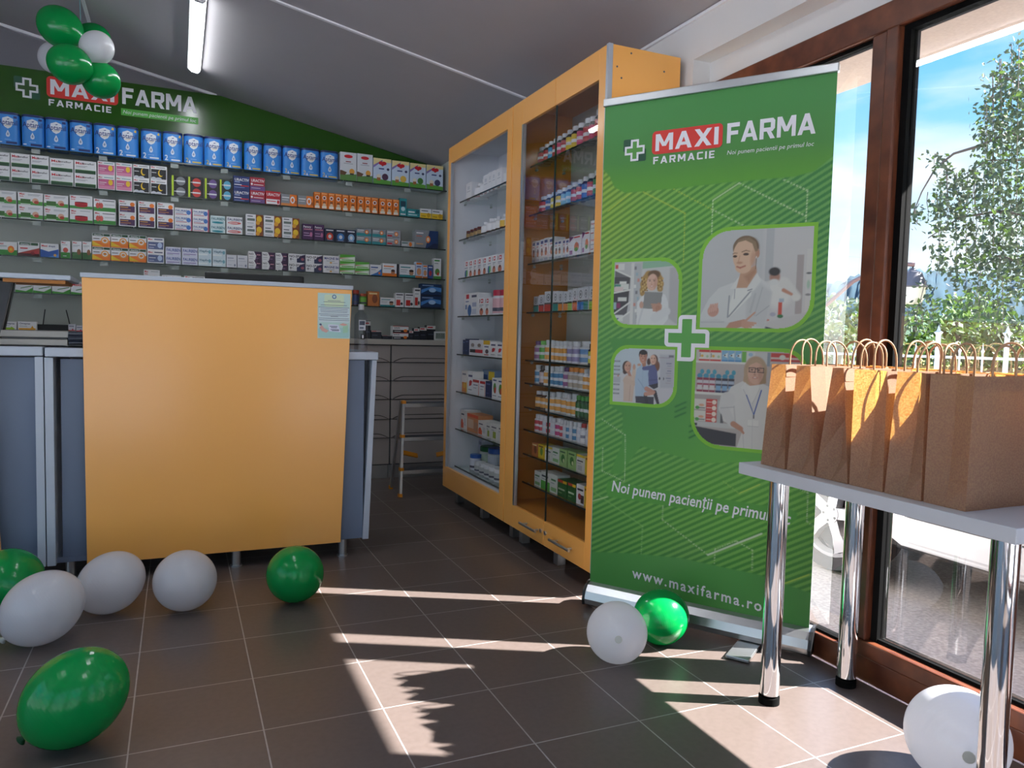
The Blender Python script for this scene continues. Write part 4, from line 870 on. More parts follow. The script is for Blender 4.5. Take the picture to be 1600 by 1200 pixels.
def back_row(z, Y, items, where, group):
    items = sorted(items, key=lambda q: q[0])
    for i, (p0, p1, ph, key, n) in enumerate(items):
        x0, x1 = along_x(p0, Y, z), along_x(p1, Y, z)
        h = ph * depth((x0, Y, z)) / FPX
        for j in range(n):
            if key in BOT:
                w = x1 - x0
                bottle_at(key, ((x0 + x1) / 2, Y + w / 2, z), w, h, -1.2, describe(items, i, j, n, where), group)
            else:
                box_at(key, (x0 + .001, Y + random.uniform(0, .006), z + j * h / n), x1 - x0 - .002, h / n, 0, describe(items, i, j, n, where), group, random.uniform(-.012, .012))

# --- tins of milk formula on the top shelf
M_tin = mat('blue tin print', '#3c8ad8', .35, noise=.02); M_tin2 = mat('deep blue tin print', '#2263b4', .35)
def tin_mesh(kind):
    w, d, h = .142, .11, .19
    b = MB(); ring = []
    def rr(r_in, z):
        P = []
        for (cx, cy, a0) in ((w - .035 - r_in, .035 + r_in, -90), (w - .035 - r_in, d - .035 - r_in, 0), (.035 + r_in, d - .035 - r_in, 90), (.035 + r_in, .035 + r_in, 180)):
            for k in range(5):
                a = math.radians(a0 + 22.5 * k); P.append((cx + .035 * math.cos(a), cy + .035 * math.sin(a), z))
        return P
    rings = [rr(.002, 0), rr(0, .003), rr(0, .07), rr(0, h)]
    n = len(rings[0])
    for k, m in ((0, M_tin2), (1, M_tin), (2, M_tin)):
        b.add(rings[k] + rings[k + 1], [(j, (j + 1) % n, n + (j + 1) % n, n + j) for j in range(n)], m, True)
    b.poly(rings[0][::-1], M_tin2); b.poly(rings[-1], M_tin2)
    y = -.0006; cx = w / 2
    sh = [(-.034, .165), (0, .178), (.034, .165), (.036, .135), (.02, .112), (0, .102), (-.02, .112), (-.036, .135)]
    b.poly([(cx + p[0], y, p[1]) for p in sh][::-1], ink('#dfe4ea'))
    b.poly([(cx - .008, y - .0004, .158), (cx + .006, y - .0004, .158), (cx + .012, y - .0004, .165), (cx, y - .0004, .163)], ink('#2a3c80'))
    b.text('Aptamil', .010, .126, .031, ink('#26377c'), y - .0006, maxw=w - .020, bold=.012, align='f')
    b.box((cx - .02, y - .0006, .119), (cx + .02, y - .0003, .1215), ink('#c8a860'))
    dr = [(0, .095), (.008, .08), (.013, .068), (.011, .056), (0, .05), (-.011, .056), (-.013, .068), (-.008, .08)]
    b.poly([(cx + p[0], y, p[1]) for p in dr][::-1], ink('#cfdaea')); b.poly([(cx + p[0] * .45, y - .0004, .07 + (p[1] - .07) * .45) for p in dr][::-1], ink('#7f93b4'))
    if kind == 0: b.box((cx - .012, y - .0004, .010), (cx + .058, y, .024), ink('#1f2f6c')); b.box((.014, y - .0004, .014), (.034, y, .02), ink('#dfe4ea')); b.box((w - .034, y - .0004, .168), (w - .012, y, .182), ink('#2a3c80'))
    if kind == 1: b.text('2', .016, .012, .034, ink('#e2e6ea'), y, bold=.02); b.box((.062, y - .0004, .012), (.126, y, .021), ink('#dfe4ea')); b.poly([(w - .028, y, .17), (w - .012, y, .166), (w - .012, y, .182), (w - .022, y, .184)], ink('#e0b84c'))
    if kind == 2: b.text('2', .016, .014, .028, ink('#d8b84c'), y, bold=.01); b.box((.062, y - .0004, .012), (.126, y, .021), ink('#d8b84c')); b.poly([(.042, y - .0004, .03), (.052, y - .0004, .008), (.044, y - .0004, .010), (.036, y - .0004, .008)], ink('#e2e6ea'))
    b.box((.05, y - .0003, .034), (.092, y, .0365), ink('#9fc2ec'))
    lid = MB(); Lr = [rr(-.002, h), rr(-.002, h + .012), rr(.004, h + .016)]
    for k in range(2): lid.add(Lr[k] + Lr[k + 1], [(j, (j + 1) % n, n + (j + 1) % n, n + j) for j in range(n)], mat('navy tin lid', '#1f2f66', .35), True)
    lid.poly(Lr[2], mat('navy tin lid', '#1f2f66', .35))
    return b.mesh('formula_tin'), lid.mesh('lid'), w
TIN = [tin_mesh(k) for k in range(3)]
tins = [(-5, 30), (33, 69), (70, 106), (108, 144), (146, 181), (183, 216), (220, 252), (254, 285), (287, 318), (319, 350), (351, 379), (382, 410), (412, 441), (442, 470), (471, 500), (501, 529)]
for i, (a, c) in enumerate(tins):
    k = 0 if i < 4 else 1 if i < 8 else 2
    x0, x1 = along_x(a, 5.72, SZ[0]), along_x(c, 5.72, SZ[0])
    o = place('formula_tin', TIN[k][0], (x0, 5.72, SZ[0]), 0, ((x1 - x0) / TIN[k][2], 1, 1))
    place('lid', TIN[k][1], (0, 0, 0), parent=o)
    tag(o, 'blue milk formula tin with %s, %s from left on top back shelf' % (('navy strip', 'white numeral', 'yellow print')[k], ORD[i + 1]), 'tin', 'blue formula tins on the top back shelf')
def row_after(items, n0, z, Y, where, group):
    for i, (p0, p1, ph, key, n) in enumerate(items):
        x0, x1 = along_x(p0, Y, z), along_x(p1, Y, z)
        box_at(key, (x0 + .001, Y, z), x1 - x0 - .002, ph * depth((x0, Y, z)) / FPX, 0, describe(items, i, 0, 1, where), group)
row_after([(531, 557, 44, 'milk', 1), (557.5, 582, 44, 'milk', 1), (583, 611, 40, 'mil1', 1), (612, 639, 39, 'mil2', 1), (640, 665, 38, 'mil3', 1), (666, 692, 38, 'mil4', 1)], 17, SZ[0], 5.72, 'top back shelf', 'milk boxes on the top back shelf')

back_row(SZ[1], 5.72, [(-12, 16, 44, 'max', 2), (17, 47.3, 44, 'max', 2), (48.4, 77, 44, 'max', 2), (78, 115, 42, 'max', 2), (116, 151, 42, 'max', 2), (152.5, 180, 44, 'pink', 2), (181, 207, 44, 'pink', 2),
    (208, 234, 44, 'moon', 2), (235, 261, 44, 'moon', 2), (268, 293, 32, 'neonk', 2), (294, 317, 32, 'neonr', 2), (320, 342, 32, 'neonp', 2), (343.5, 363.5, 32, 'neonb', 2), (364.6, 390, 40, 'urb', 2),
    (390.5, 414, 40, 'urp', 2), (414.8, 438.4, 21, 'urr', 1), (439, 464.3, 18.5, 'onw', 1), (465, 490, 18.5, 'onw', 1), (490.6, 501, 26, 'orat', 1), (501.5, 512, 26, 'orat', 1), (512.5, 523, 26, 'orat', 1), (523.5, 534, 26, 'orat', 1),
    (534.5, 545, 25.5, 'orat', 1), (545.5, 557, 25.5, 'orat', 1), (558, 568.7, 25, 'orat', 1), (569.3, 579.5, 25, 'orat', 1), (580, 590.7, 25, 'orat', 1), (592.5, 603, 25, 'orat', 1), (603.4, 613, 25, 'orat', 1), (613.4, 623.4, 25, 'orat', 1),
    (624, 635.6, 28, 'teat', 1), (636.2, 656, 13, 'teal', 1), (656.5, 674, 15, 'why', 1), (674.5, 692, 15, 'why', 1)], 'second back shelf', 'boxes on the second back shelf')
back_row(SZ[2], 5.72, [(-12, 26, 42, 'gwt', 2), (28.2, 67.5, 42, 'gwt', 2), (68.7, 107, 41, 'gwt', 2), (109, 145, 43, 'bowl', 2), (146.4, 181, 40, 'lung', 2), (185.6, 212.6, 41, 'puro', 2), (216, 243, 41, 'puro', 2), (245.4, 272, 41, 'puro', 2),
    (272.8, 300.3, 35, 'faub', 3), (301, 326.6, 35, 'faub', 3), (328.5, 352, 27, 'fteal', 2), (353.6, 379, 27, 'fred', 2), (384, 411, 33, 'whiy', 2), (412, 440, 33, 'whiy', 2), (441, 468, 32, 'whiy', 2), (472.6, 490, 24.5, 'tpur', 1), (490.4, 506.4, 24.5, 'tpur', 1),
    (507.5, 523.3, 20, 'dkr', 1), (523.8, 540.8, 20, 'dkb', 1), (541.3, 556.6, 20, 'dki', 1), (557, 580.6, 24, 'gte', 2), (581.3, 603, 24, 'gte', 2), (603.8, 625.6, 24, 'gre', 2), (627, 648, 9, 'lowg', 1), (648.5, 685, 28, 'bigb', 1)], 'third back shelf', 'boxes on the third back shelf')
back_row(SZ[3], 5.72, [(-6, 27, 21, 'ora1', 1), (28, 62, 22, 'vitr', 1), (63, 92, 21.5, 'bluw', 1), (95, 110, 27, 'slim', 1), (112.5, 128, 28, 'slim2', 1), (128.7, 143, 28, 'slim2', 1), (144, 172.8, 42, 'vitc', 2), (173.3, 201, 42, 'vitc', 2), (201.4, 229, 42, 'vitc', 2), (230, 256.5, 40, 'dorl', 2),
    (258.3, 283, 27, 'flil', 2), (284, 309, 27, 'flil', 2), (309.6, 331, 28, 'fice', 2), (332, 353, 28, 'fice', 2), (353.6, 370, 20, 'plaw', 1), (370.7, 387, 20, 'plaw', 1), (387.8, 409, 27, 'nosp', 2), (409.4, 430, 27, 'nosp', 2), (430.5, 450, 27, 'nosp', 2), (450.6, 476.7, 27, 'nospa', 2), (477.5, 504, 27, 'nospa', 2), (504.6, 530, 27, 'magn', 2),
    (531, 554.7, 30, 'grns', 3), (555, 577, 20, 'grns', 2), (577.8, 596.4, 17, 'bluc', 1), (597.5, 620, 20, 'orac', 1), (621, 623.4, 20, 'dstr', 1), (624, 648.8, 20, 'teac', 1), (649.3, 660, 25, 'kidc', 1), (660.5, 668, 21, 'kidc', 1), (668.5, 676.3, 21, 'kidb', 1), (677.4, 689.3, 32, 'plant', 1)], 'fourth back shelf', 'boxes on the fourth back shelf')
back_row(SZ[4], 5.72, [(23.6, 51.3, 20, 'mxw', 1), (51.8, 80, 20, 'mxw', 1), (81, 110, 20, 'mxw', 1), (110.7, 137, 20, 'mxw', 1), (224.6, 250, 43, 'bowl', 2), (253, 283.5, 36, 'mxw', 2), (287.5, 320.6, 36, 'lung', 2), (481, 503, 28, 'tpur', 1), (504, 526, 28, 'tpur', 1),
    (552, 562, 24, 'sup', 1), (563, 574, 19, 'supg', 1), (575, 593, 23, 'oranat', 1), (594, 617, 14, 'teac', 1), (617.5, 631, 22, 'juic', 1), (632.4, 646.6, 22, 'juic', 1), (647, 657, 31, 'juic', 1), (657.6, 689.3, 38, 'fish', 2)], 'fifth back shelf', 'goods on the fifth back shelf')
back_row(1.05, 5.62, [(4, 26, 15, 'omg', 1), (27.4, 57.4, 15.5, 'omo', 1), (106.5, 118, 13, 'omr', 1), (118.8, 131, 11, 'omr', 1), (569.4, 579, 28, 'drkt', 1), (580, 596, 13.5, 'drkl', 1), (597, 613, 6, 'drkl', 1), (613.6, 638.5, 21, 'kaps', 2), (639.2, 646, 14, 'drkt', 1), (646.5, 655.4, 18, 'drkt', 1), (655.8, 666.6, 20, 'drkt', 1)],
         'back worktop', 'boxes on the back worktop')
box_at('drkt', (along_x(666.6, 5.66, 1.05), 5.66, 1.05), .07, .115, 0, 'dark box with red heading behind the small digital clock', 'boxes on the back worktop')

# --- goods in the tall cabinets; they face the room
XI = 1.70
def side_row(z, items, where, group, X=XI):
    items = sorted(items, key=lambda q: q[0])
    for i, it in enumerate(items):
        p0, p1, ph, key = it[:4]; n = it[4] if len(it) > 4 else 1; back = it[5] if len(it) > 5 else 0
        y0, y1 = along_y(p0, X + back, z), along_y(p1, X + back, z)          # y0 is farther
        lim0, lim1 = (4.648, 3.682) if where.endswith('open cabinet') else (3.63, 2.742)
        y0 = min(y0, lim0); y1 = max(y1, lim1)
        h = ph * depth((X, y0, z)) / FPX; w = y0 - y1
        for j in range(n):
            if key in BOT:
                bottle_at(key, (X + back + w / 2, (y0 + y1) / 2, z), w * .92, h, -2.6, describe(items, i, j, n, where), group)
            else:
                box_at(key, (X + back + random.uniform(0, .005), y0 - .001, z + j * h / n), w - .002, h / n, -math.pi / 2, describe(items, i, j, n, where), group, random.uniform(-.015, .015))
def zz(s, ox): return lambda a: ox + a * s
def srow(z, s, ox, items, where, group):
    f = zz(s, ox)
    side_row(z, [(f(i[0]), f(i[1])) + tuple(i[2:]) for i in items], where, group)
A = ['top shelf, open cabinet', 'second shelf, open cabinet', 'third shelf, open cabinet', 'fourth shelf, open cabinet', 'fifth shelf, open cabinet', 'sixth shelf, open cabinet', 'seventh shelf, open cabinet', 'bottom shelf, open cabinet']
GA = 'goods in the open cabinet'
srow(1.952, .25, 680, [(190, 225, 28, 'tubw'), (228, 262, 24, 'whs'), (265, 292, 27, 'whs'), (295, 328, 29, 'tubw'), (330, 350, 30, 'tubw'), (352, 376, 30, 'tubw'), (378, 412, 30, 'tubw'), (414, 440, 30, 'whs'), (442, 475, 30, 'tubw'), (476, 505, 31, 'tubw')], A[0], GA)
srow(1.708, .175, 680, [(258, 290, 14, 'brn'), (292, 325, 14.5, 'brn'), (327, 356, 15, 'brn'), (358, 386, 15.5, 'brn'), (388, 430, 21, 'whs'), (433, 480, 24, 'whs'), (485, 522, 22, 'whs'), (525, 550, 23, 'whs'), (552, 600, 25, 'whsy'), (602, 640, 25, 'whs'), (645, 685, 25, 'whs')], A[1], GA)
srow(1.462, .175, 680, [(248, 295, 27, 'redsb'), (297, 335, 27, 'redsq'), (338, 370, 27.5, 'redsq'), (372, 410, 28, 'redsq'), (415, 455, 28, 'redsq'), (458, 500, 28.5, 'redsb'), (502, 545, 29, 'redsq'), (548, 605, 29, 'redsq'), (607, 645, 30, 'redsq'), (648, 690, 30, 'redsq')], A[2], GA)
srow(1.218, .175, 680, [(250, 378, 35, 'redbig'), (380, 435, 28, 'redsq'), (438, 480, 28, 'redsq'), (482, 538, 39, 'rtub'), (540, 602, 39, 'rtub'), (603, 670, 24, 'whlow')], A[3], GA)
srow(.973, .175, 680, [(228, 262, 22, 'navyb'), (264, 296, 24, 'navyb'), (298, 423, 23, 'horse'), (425, 486, 24, 'yeltop'), (488, 546, 23, 'redhand'), (548, 600, 23.5, 'redhand'), (602, 650, 24, 'yeltop')], A[4], GA)
srow(.73, .175, 680, [(230, 280, 32, 'orah'), (282, 330, 33, 'redhand'), (332, 390, 22, 'whrt'), (395, 443, 22, 'whrt'), (445, 496, 24, 'navyb'), (498, 548, 31, 'fruit'), (550, 607, 31, 'fruit'), (610, 660, 31, 'fruit'), (418, 530, 36, 'yblue', 1, .10)], A[5], GA)
srow(.485, .175, 680, [(225, 278, 29, 'oraflat'), (280, 378, 27, 'orabox'), (380, 452, 22, 'oraflat'), (454, 492, 23, 'olive'), (494, 556, 25, 'olive'), (558, 640, 27, 'olive')], A[6], GA)
srow(.238, .2083, 680, [(240, 274, 24, 'blug'), (275, 309, 16, 'jarw'), (311, 344, 17, 'jarw'), (346, 380, 18, 'jarw'), (382, 418, 19, 'jarw'), (420, 458, 20, 'jarw'), (460, 500, 21, 'jarw'), (502, 545, 22, 'jarw'), (192, 345, 40, 'cross', 1, .13), (300, 360, 33, 'grnt', 1, .09), (362, 420, 36, 'blug', 1, .09)], A[7], GA)
B = [o + ' shelf, two-door cabinet' for o in ('top', 'second', 'third', 'fourth', 'fifth', 'sixth', 'seventh', 'eighth', 'ninth', 'bottom')]
GB = 'goods in the two-door cabinet'
srow(1.984, .25, 680, [(620, 660, 27, 'dkred'), (661, 690, 28, 'dkred'), (691, 716, 29, 'dkblu'), (717, 745, 30, 'dkred'), (746, 770, 31, 'dkpink'), (771, 799, 32, 'dkred'), (800, 832, 34, 'dkyel'), (834, 866, 36, 'dkyel'), (868, 900, 37, 'dkpink'), (902, 945, 40, 'dkred'), (946, 974, 39, 'dkpink'), (976, 1014, 46, 'dkred'), (1018, 1060, 46, 'dkyel')], B[0], GB)
srow(1.732, .25, 680, [(625, 672, 26, 'nvred'), (674, 703, 26, 'nvblu'), (705, 735, 27, 'nvyel'), (737, 768, 28, 'dkyel'), (770, 799, 29, 'ltblu'), (801, 830, 30, 'ltblu'), (832, 862, 32, 'nvred'), (864, 897, 34, 'nvred'), (899, 929, 36, 'nvblu'), (931, 965, 38, 'nvred'), (967, 1003, 40, 'nvgrn'), (1006, 1050, 42, 'nvred')], B[1], GB)
srow(1.48, .175, 680, [(858, 890, 34, 'kid'), (892, 926, 34, 'kid'), (928, 962, 35, 'kid'), (964, 1004, 36, 'kid'), (1006, 1055, 36, 'kid'), (1057, 1090, 29, 'kid'), (1092, 1126, 29, 'kid'), (1128, 1154, 29, 'kid'), (1156, 1190, 29, 'kid'), (1192, 1300, 31, 'kidp'), (1304, 1372, 35, 'kidp'), (1375, 1425, 50, 'redf', 2), (1428, 1480, 50, 'redf', 2)], B[2], GB)
srow(1.226, .175, 680, [(875, 920, 24, 'halfct'), (922, 966, 26, 'halfcr'), (968, 1040, 31, 'halfcr'), (1043, 1090, 31, 'halfct'), (1092, 1132, 30, 'halfco'), (1134, 1176, 30, 'halfco'), (1178, 1216, 32, 'halfcl'), (1218, 1260, 34, 'halfcv'), (1262, 1318, 35, 'halfcb'), (1320, 1364, 36, 'halfct'), (1366, 1410, 36, 'halfcl'), (1412, 1460, 36, 'halfcb')], B[3], GB)
srow(.975, .175, 680, [(862, 904, 30, 'purc'), (906, 950, 31, 'grnc'), (952, 1000, 33, 'orab'), (1002, 1038, 33, 'orab'), (1041, 1082, 33, 'orab'), (1084, 1116, 33, 'orab'), (1118, 1152, 34, 'orab'), (1155, 1192, 34, 'lavb'), (1194, 1245, 35, 'lavb'), (1248, 1334, 36, 'blub'), (1342, 1386, 33, 'yeld'), (1390, 1450, 36, 'orab')], B[4], GB)
srow(.854, .175, 680, [(868, 905, 29, 'wblu'), (907, 948, 29, 'dred'), (950, 984, 30, 'orab'), (986, 1026, 30, 'wblu'), (1028, 1078, 31, 'wblu'), (1080, 1118, 33, 'wblu'), (1120, 1160, 32, 'purc'), (1162, 1204, 33, 'oracap'), (1206, 1246, 34, 'oracap'), (1248, 1294, 34, 'oracap'), (1296, 1338, 34, 'orab'), (1340, 1384, 34, 'orab'), (1386, 1440, 34, 'orab')], B[5], GB)
srow(.726, .175, 680, [(873, 912, 27, 'amb'), (914, 962, 28, 'amb'), (964, 1003, 29, 'orab'), (1005, 1040, 30, 'orab'), (1042, 1088, 32, 'orab'), (1090, 1147, 33, 'orab'), (1149, 1182, 33, 'orab'), (1184, 1232, 35, 'orab'), (1234, 1268, 34, 'grnj'), (1270, 1304, 34, 'grnj'), (1306, 1340, 35, 'grnj'), (1342, 1378, 35, 'grnj'), (1380, 1420, 35, 'grnj')], B[6], GB)
srow(.607, .175, 680, [(868, 904, 26, 'wred'), (906, 940, 27, 'wred'), (942, 970, 27, 'wpl'), (972, 1006, 28, 'wred'), (1008, 1042, 27, 'wpl'), (1045, 1094, 29, 'wmag'), (1096, 1122, 29, 'wred'), (1124, 1148, 30, 'wpl'), (1150, 1180, 30, 'wblu'), (1182, 1204, 31, 'wpl'), (1206, 1240, 31, 'wblu'), (1242, 1276, 32, 'wpl'), (1278, 1312, 32, 'wcor'), (1314, 1366, 33, 'wpl'), (1368, 1420, 33, 'wpl')], B[7], GB)
srow(.476, .2083, 680, [(720, 766, 20, 'oranat'), (768, 814, 21, 'yelnat'), (816, 870, 22, 'whyel'), (872, 926, 24, 'wgr'), (928, 985, 26, 'grnat'), (987, 1050, 27, 'grnat'), (1052, 1118, 27, 'whyel'), (1120, 1180, 29, 'yelnat')], B[8], GB)
srow(.324, .2083, 680, [(738, 785, 23, 'wgr'), (787, 855, 27, 'whgrb'), (858, 910, 29, 'wgr'), (912, 983, 26, 'dgrb'), (985, 1047, 27, 'dgrb'), (1049, 1112, 31, 'cans'), (1114, 1170, 33, 'yblk')], B[9], GB)
# ------------------------------------------------------------------ roll-up banner
BA, BB = np.array([1.548, 2.645]), np.array([2.031, 1.933])
BL = float(np.linalg.norm(BB - BA)); BT = (BB - BA) / BL; BN = np.array([BT[1], -BT[0]])
def onb(px, py):                                # survey point on the banner sheet -> (across, up)
    d = ray(px, py); k = (BN @ BA) / (BN @ d[:2]); P = np.array([0, 0, CH]) + k * d
    return float((P[:2] - BA) @ BT), float(P[2])
ban = thing('roll_up_banner', 'green roll-up pharmacy banner with photos beside the window', 'banner', (BA[0], BA[1], 0), math.atan2(BT[1], BT[0]))
# local frame: x across, y away from the viewer, z up; the sheet is the plane y = 0
Z0, Z1 = .095, 2.01
NX, NZ = 232, 520

class Canvas:                                   # paints printing colours on a grid (two samples per grid point)
    def __init__(s, nx, nz, x0, z0, x1, z1):
        s.x, s.z = np.meshgrid(np.linspace(x0, x1, nx), np.linspace(z0, z1, nz)); s.c = np.zeros((nz, nx, 3)); s.px = (x1 - x0) / nx
    def blend(s, a, c):
        a = np.clip(a, 0, 1)[..., None]; s.c = s.c * (1 - a) + np.array(lin(c)) * a
    def fill(s, c): s.c[:] = lin(c)
    def ell(s, cx, cz, rx, rz, c, soft=None, rot=0.0, op=1.0):
        ca, sa = math.cos(rot), math.sin(rot); dx, dz = s.x - cx, s.z - cz
        d = np.sqrt(((dx * ca + dz * sa) / rx) ** 2 + ((-dx * sa + dz * ca) / rz) ** 2)
        w = (soft if soft else s.px / min(rx, rz) * 1.2); s.blend((1 - d) / w + .5, c) if op == 1 else s.blend(np.clip((1 - d) / w + .5, 0, 1) * op, c)
    def poly(s, pts, c, soft=None, op=1.0):
        p = np.array(pts, float); n = len(p); ins = np.zeros(s.x.shape, bool); dm = np.full(s.x.shape, 1e9)
        for i in range(n):
            a, b = p[i], p[(i + 1) % n]
            with np.errstate(divide='ignore', invalid='ignore'):
                cr = ((a[1] > s.z) != (b[1] > s.z)) & (s.x < (b[0] - a[0]) * (s.z - a[1]) / (b[1] - a[1] + 1e-12) + a[0])
            ins ^= cr
            ab = b - a; t = np.clip(((s.x - a[0]) * ab[0] + (s.z - a[1]) * ab[1]) / (ab @ ab + 1e-12), 0, 1)
            dm = np.minimum(dm, np.hypot(s.x - a[0] - t * ab[0], s.z - a[1] - t * ab[1]))
        sd = np.where(ins, dm, -dm); w = soft or s.px * 1.2
        s.blend(np.clip(sd / w + .5, 0, 1) * op, c)
    def line(s, a, b, w, c, dash=None, op=1.0):
        a, b = np.array(a, float), np.array(b, float); ab = b - a; L = np.linalg.norm(ab)
        t = np.clip(((s.x - a[0]) * ab[0] + (s.z - a[1]) * ab[1]) / (L * L), 0, 1)
        d = np.hypot(s.x - a[0] - t * ab[0], s.z - a[1] - t * ab[1]); al = np.clip((w / 2 - d) / s.px + .5, 0, 1)
        if dash: al = al * ((t * L / dash) % 1 < .6)
        s.blend(al * op, c)
    def cap(s, a, b, r0, r1, c, soft=None, op=1.0):   # a tapered limb
        a, b = np.array(a, float), np.array(b, float); ab = b - a
        t = np.clip(((s.x - a[0]) * ab[0] + (s.z - a[1]) * ab[1]) / (ab @ ab), 0, 1)
        d = np.hypot(s.x - a[0] - t * ab[0], s.z - a[1] - t * ab[1]); r = r0 + (r1 - r0) * t
        s.blend(np.clip((r - d) / (soft or s.px) + .5, 0, 1) * op, c)

def print_mat():
    m = bpy.data.materials.new('matt banner print'); m.use_nodes = True
    nt = m.node_tree; b = nt.nodes['Principled BSDF']; a = nt.nodes.new('ShaderNodeAttribute'); a.attribute_name = 'ink'
    hs = nt.nodes.new('ShaderNodeMix'); hs.data_type = 'RGBA'; hs.blend_type = 'MULTIPLY'; hs.inputs[0].default_value = 1.0; hs.inputs[7].default_value = (.80, .82, .70, 1)   # ink density
    nt.links.new(a.outputs['Color'], hs.inputs[6]); nt.links.new(hs.outputs[2], b.inputs['Base Color']); b.inputs['Roughness'].default_value = .42
    return m
M_print = print_mat()
def print_mesh(name, cv, y, parent, mask=None):
    nz, nx = cv.x.shape
    v = np.stack([cv.x.ravel(), np.full(nx * nz, y), cv.z.ravel()], 1)
    i = np.arange(nx * nz).reshape(nz, nx)
    q = np.stack([i[:-1, :-1], i[:-1, 1:], i[1:, 1:], i[1:, :-1]], -1)
    if mask is not None:
        keep = mask[:-1, :-1] & mask[:-1, 1:] & mask[1:, 1:] & mask[1:, :-1]; q = q[keep]
    q = q.reshape(-1, 4)
    me = bpy.data.meshes.new(name); me.vertices.add(len(v)); me.vertices.foreach_set('co', v.ravel())
    me.loops.add(q.size); me.loops.foreach_set('vertex_index', q.ravel().astype(np.int32))
    me.polygons.add(len(q)); me.polygons.foreach_set('loop_start', np.arange(0, q.size, 4, dtype=np.int32)); me.polygons.foreach_set('loop_total', np.full(len(q), 4, np.int32))
    at = me.attributes.new('ink', 'FLOAT_COLOR', 'POINT')
    at.data.foreach_set('color', np.concatenate([cv.c.reshape(-1, 3), np.ones((nx * nz, 1))], 1).astype(np.float32).ravel())
    me.materials.append(M_print); me.update(calc_edges=True)
    o = bpy.data.objects.new(name, me); col.objects.link(o); o.parent = parent
    return o

cv = Canvas(NX, NZ, 0, Z0, BL - .006, Z1)
G = '#4f9c46'
cv.fill(G)
P_ = lambda *pts: [onb(*p) for p in pts]
# softly varied greens of the design
cv.ell(.03, 1.60, .30, .34, '#a3bd2a', soft=1.6); cv.ell(.42, 1.55, .3, .2, '#63ad3c', soft=1.6); cv.ell(.8, 1.55, .2, .3, '#3f9350', soft=1.6)
cv.ell(.25, .75, .42, .26, '#62b04f', soft=1.5); cv.ell(.65, .5, .4, .2, '#68b83f', soft=1.6); cv.ell(.1, .95, .3, .3, '#46943f', soft=1.5)
# diagonal hatching
ang = math.radians(31); ph = (-cv.x * math.sin(ang) + cv.z * math.cos(ang)) / .0205
stripe = np.clip((np.sin(ph * 2 * np.pi) * 1.6) + .35, 0, 1)
mk = np.zeros(cv.x.shape)
def mpoly(pts):
    t = Canvas.__new__(Canvas); t.x, t.z, t.px = cv.x, cv.z, cv.px; t.c = np.zeros(cv.x.shape + (3,)); t.poly(pts, '#ffffff'); return t.c[..., 0]
mk = np.maximum(mk, mpoly([(0, 1.10), (.86, 1.10), (.86, 1.85), (0, 1.85)]))
mk = np.maximum(mk, mpoly([(0, .20), (.86, .20), (.86, .62), (.60, .66), (.45, .64), (.2, .68), (.12, .56), (0, .55)]))
mk = np.maximum(mk, mpoly([(0, .55), (.07, .55), (.12, .68), (.12, .80), (.05, .84), (0, .80)]))
mk = np.maximum(mk, mpoly([(0, .83), (.14, .86), (.05, 1.10), (0, 1.12)]) * .8)
fade = .55 + .45 * np.clip((cv.z - .9) / .5, -1, 1) ** 2
dark = np.array(lin('#2f7c36'))
cv.c = cv.c * (1 - (mk * stripe * .62 * fade)[..., None]) + dark * (mk * stripe * .62 * fade)[..., None]
a1 = np.clip(1 - stripe * 2, 0, 1) * mk * .35
cv.c = cv.c * (1 - a1[..., None]) + np.array(lin('#9ad06c')) * a1[..., None]
# thin honeycomb lines
LL = '#d6ecc4'; LY = '#c6d848'
for a, b, c, d, w in (((1114, 313), (1155, 286), LL, None, .004), ((1155, 286), (1260, 338), LL, .012, .004), ((1114, 313), (1112, 365), LL, .010, .004), ((1225, 281), (1262, 298), LL, .012, .004), ((1262, 298), (1259, 350), LL, .010, .004),
                      ((950, 330), (985, 302), LY, None, .003), ((1005, 300), (1070, 333), LY, None, .003), ((1070, 333), (1068, 410), LY, .010, .003), ((1052, 295), (1112, 327), LY, .012, .003), ((1112, 327), (1165, 354), LL, .014, .003),
                      ((942, 700), (941, 736), LL, .008, .003), ((941, 736), (975, 752), LL, .008, .003), ((977, 702), (976, 752), LL, .008, .003), ((941, 655), (977, 680), LL, .010, .003), ((977, 680), (977, 702), LL, .008, .003),
                      ((1036, 790), (1035, 812), LL, .008, .003), ((1035, 812), (1106, 867), LL, .012, .003), ((1106, 867), (1190, 834), '#eef6e8', None, .006), ((930, 770), (1004, 822), '#8cc870', None, .003), ((1004, 822), (1002, 865), '#a4d890', .01, .003),
                      ((1155, 771), (1187, 757), '#c4e060', None, .004), ((1130, 752), (1155, 771), '#9fd060', .01, .003), ((1117, 858), (1150, 845), LL, .010, .003), ((1150, 845), (1176, 860), LL, .010, .003), ((1176, 860), (1175, 893), LL, .010, .003), ((1117, 858), (1116, 880), LL, .010, .003),
                      ((1225, 912), (1264, 898), '#c4e060', None, .004), ((1262, 770), (1261, 815), LL, .008, .003), ((1261, 815), (1272, 823), LL, .008, .003), ((1262, 770), (1245, 762), LL, .008, .003), ((900, 790), (950, 776), LL, None, .003)):
    cv.line(onb(*a), onb(*b), w, c, d, .85)
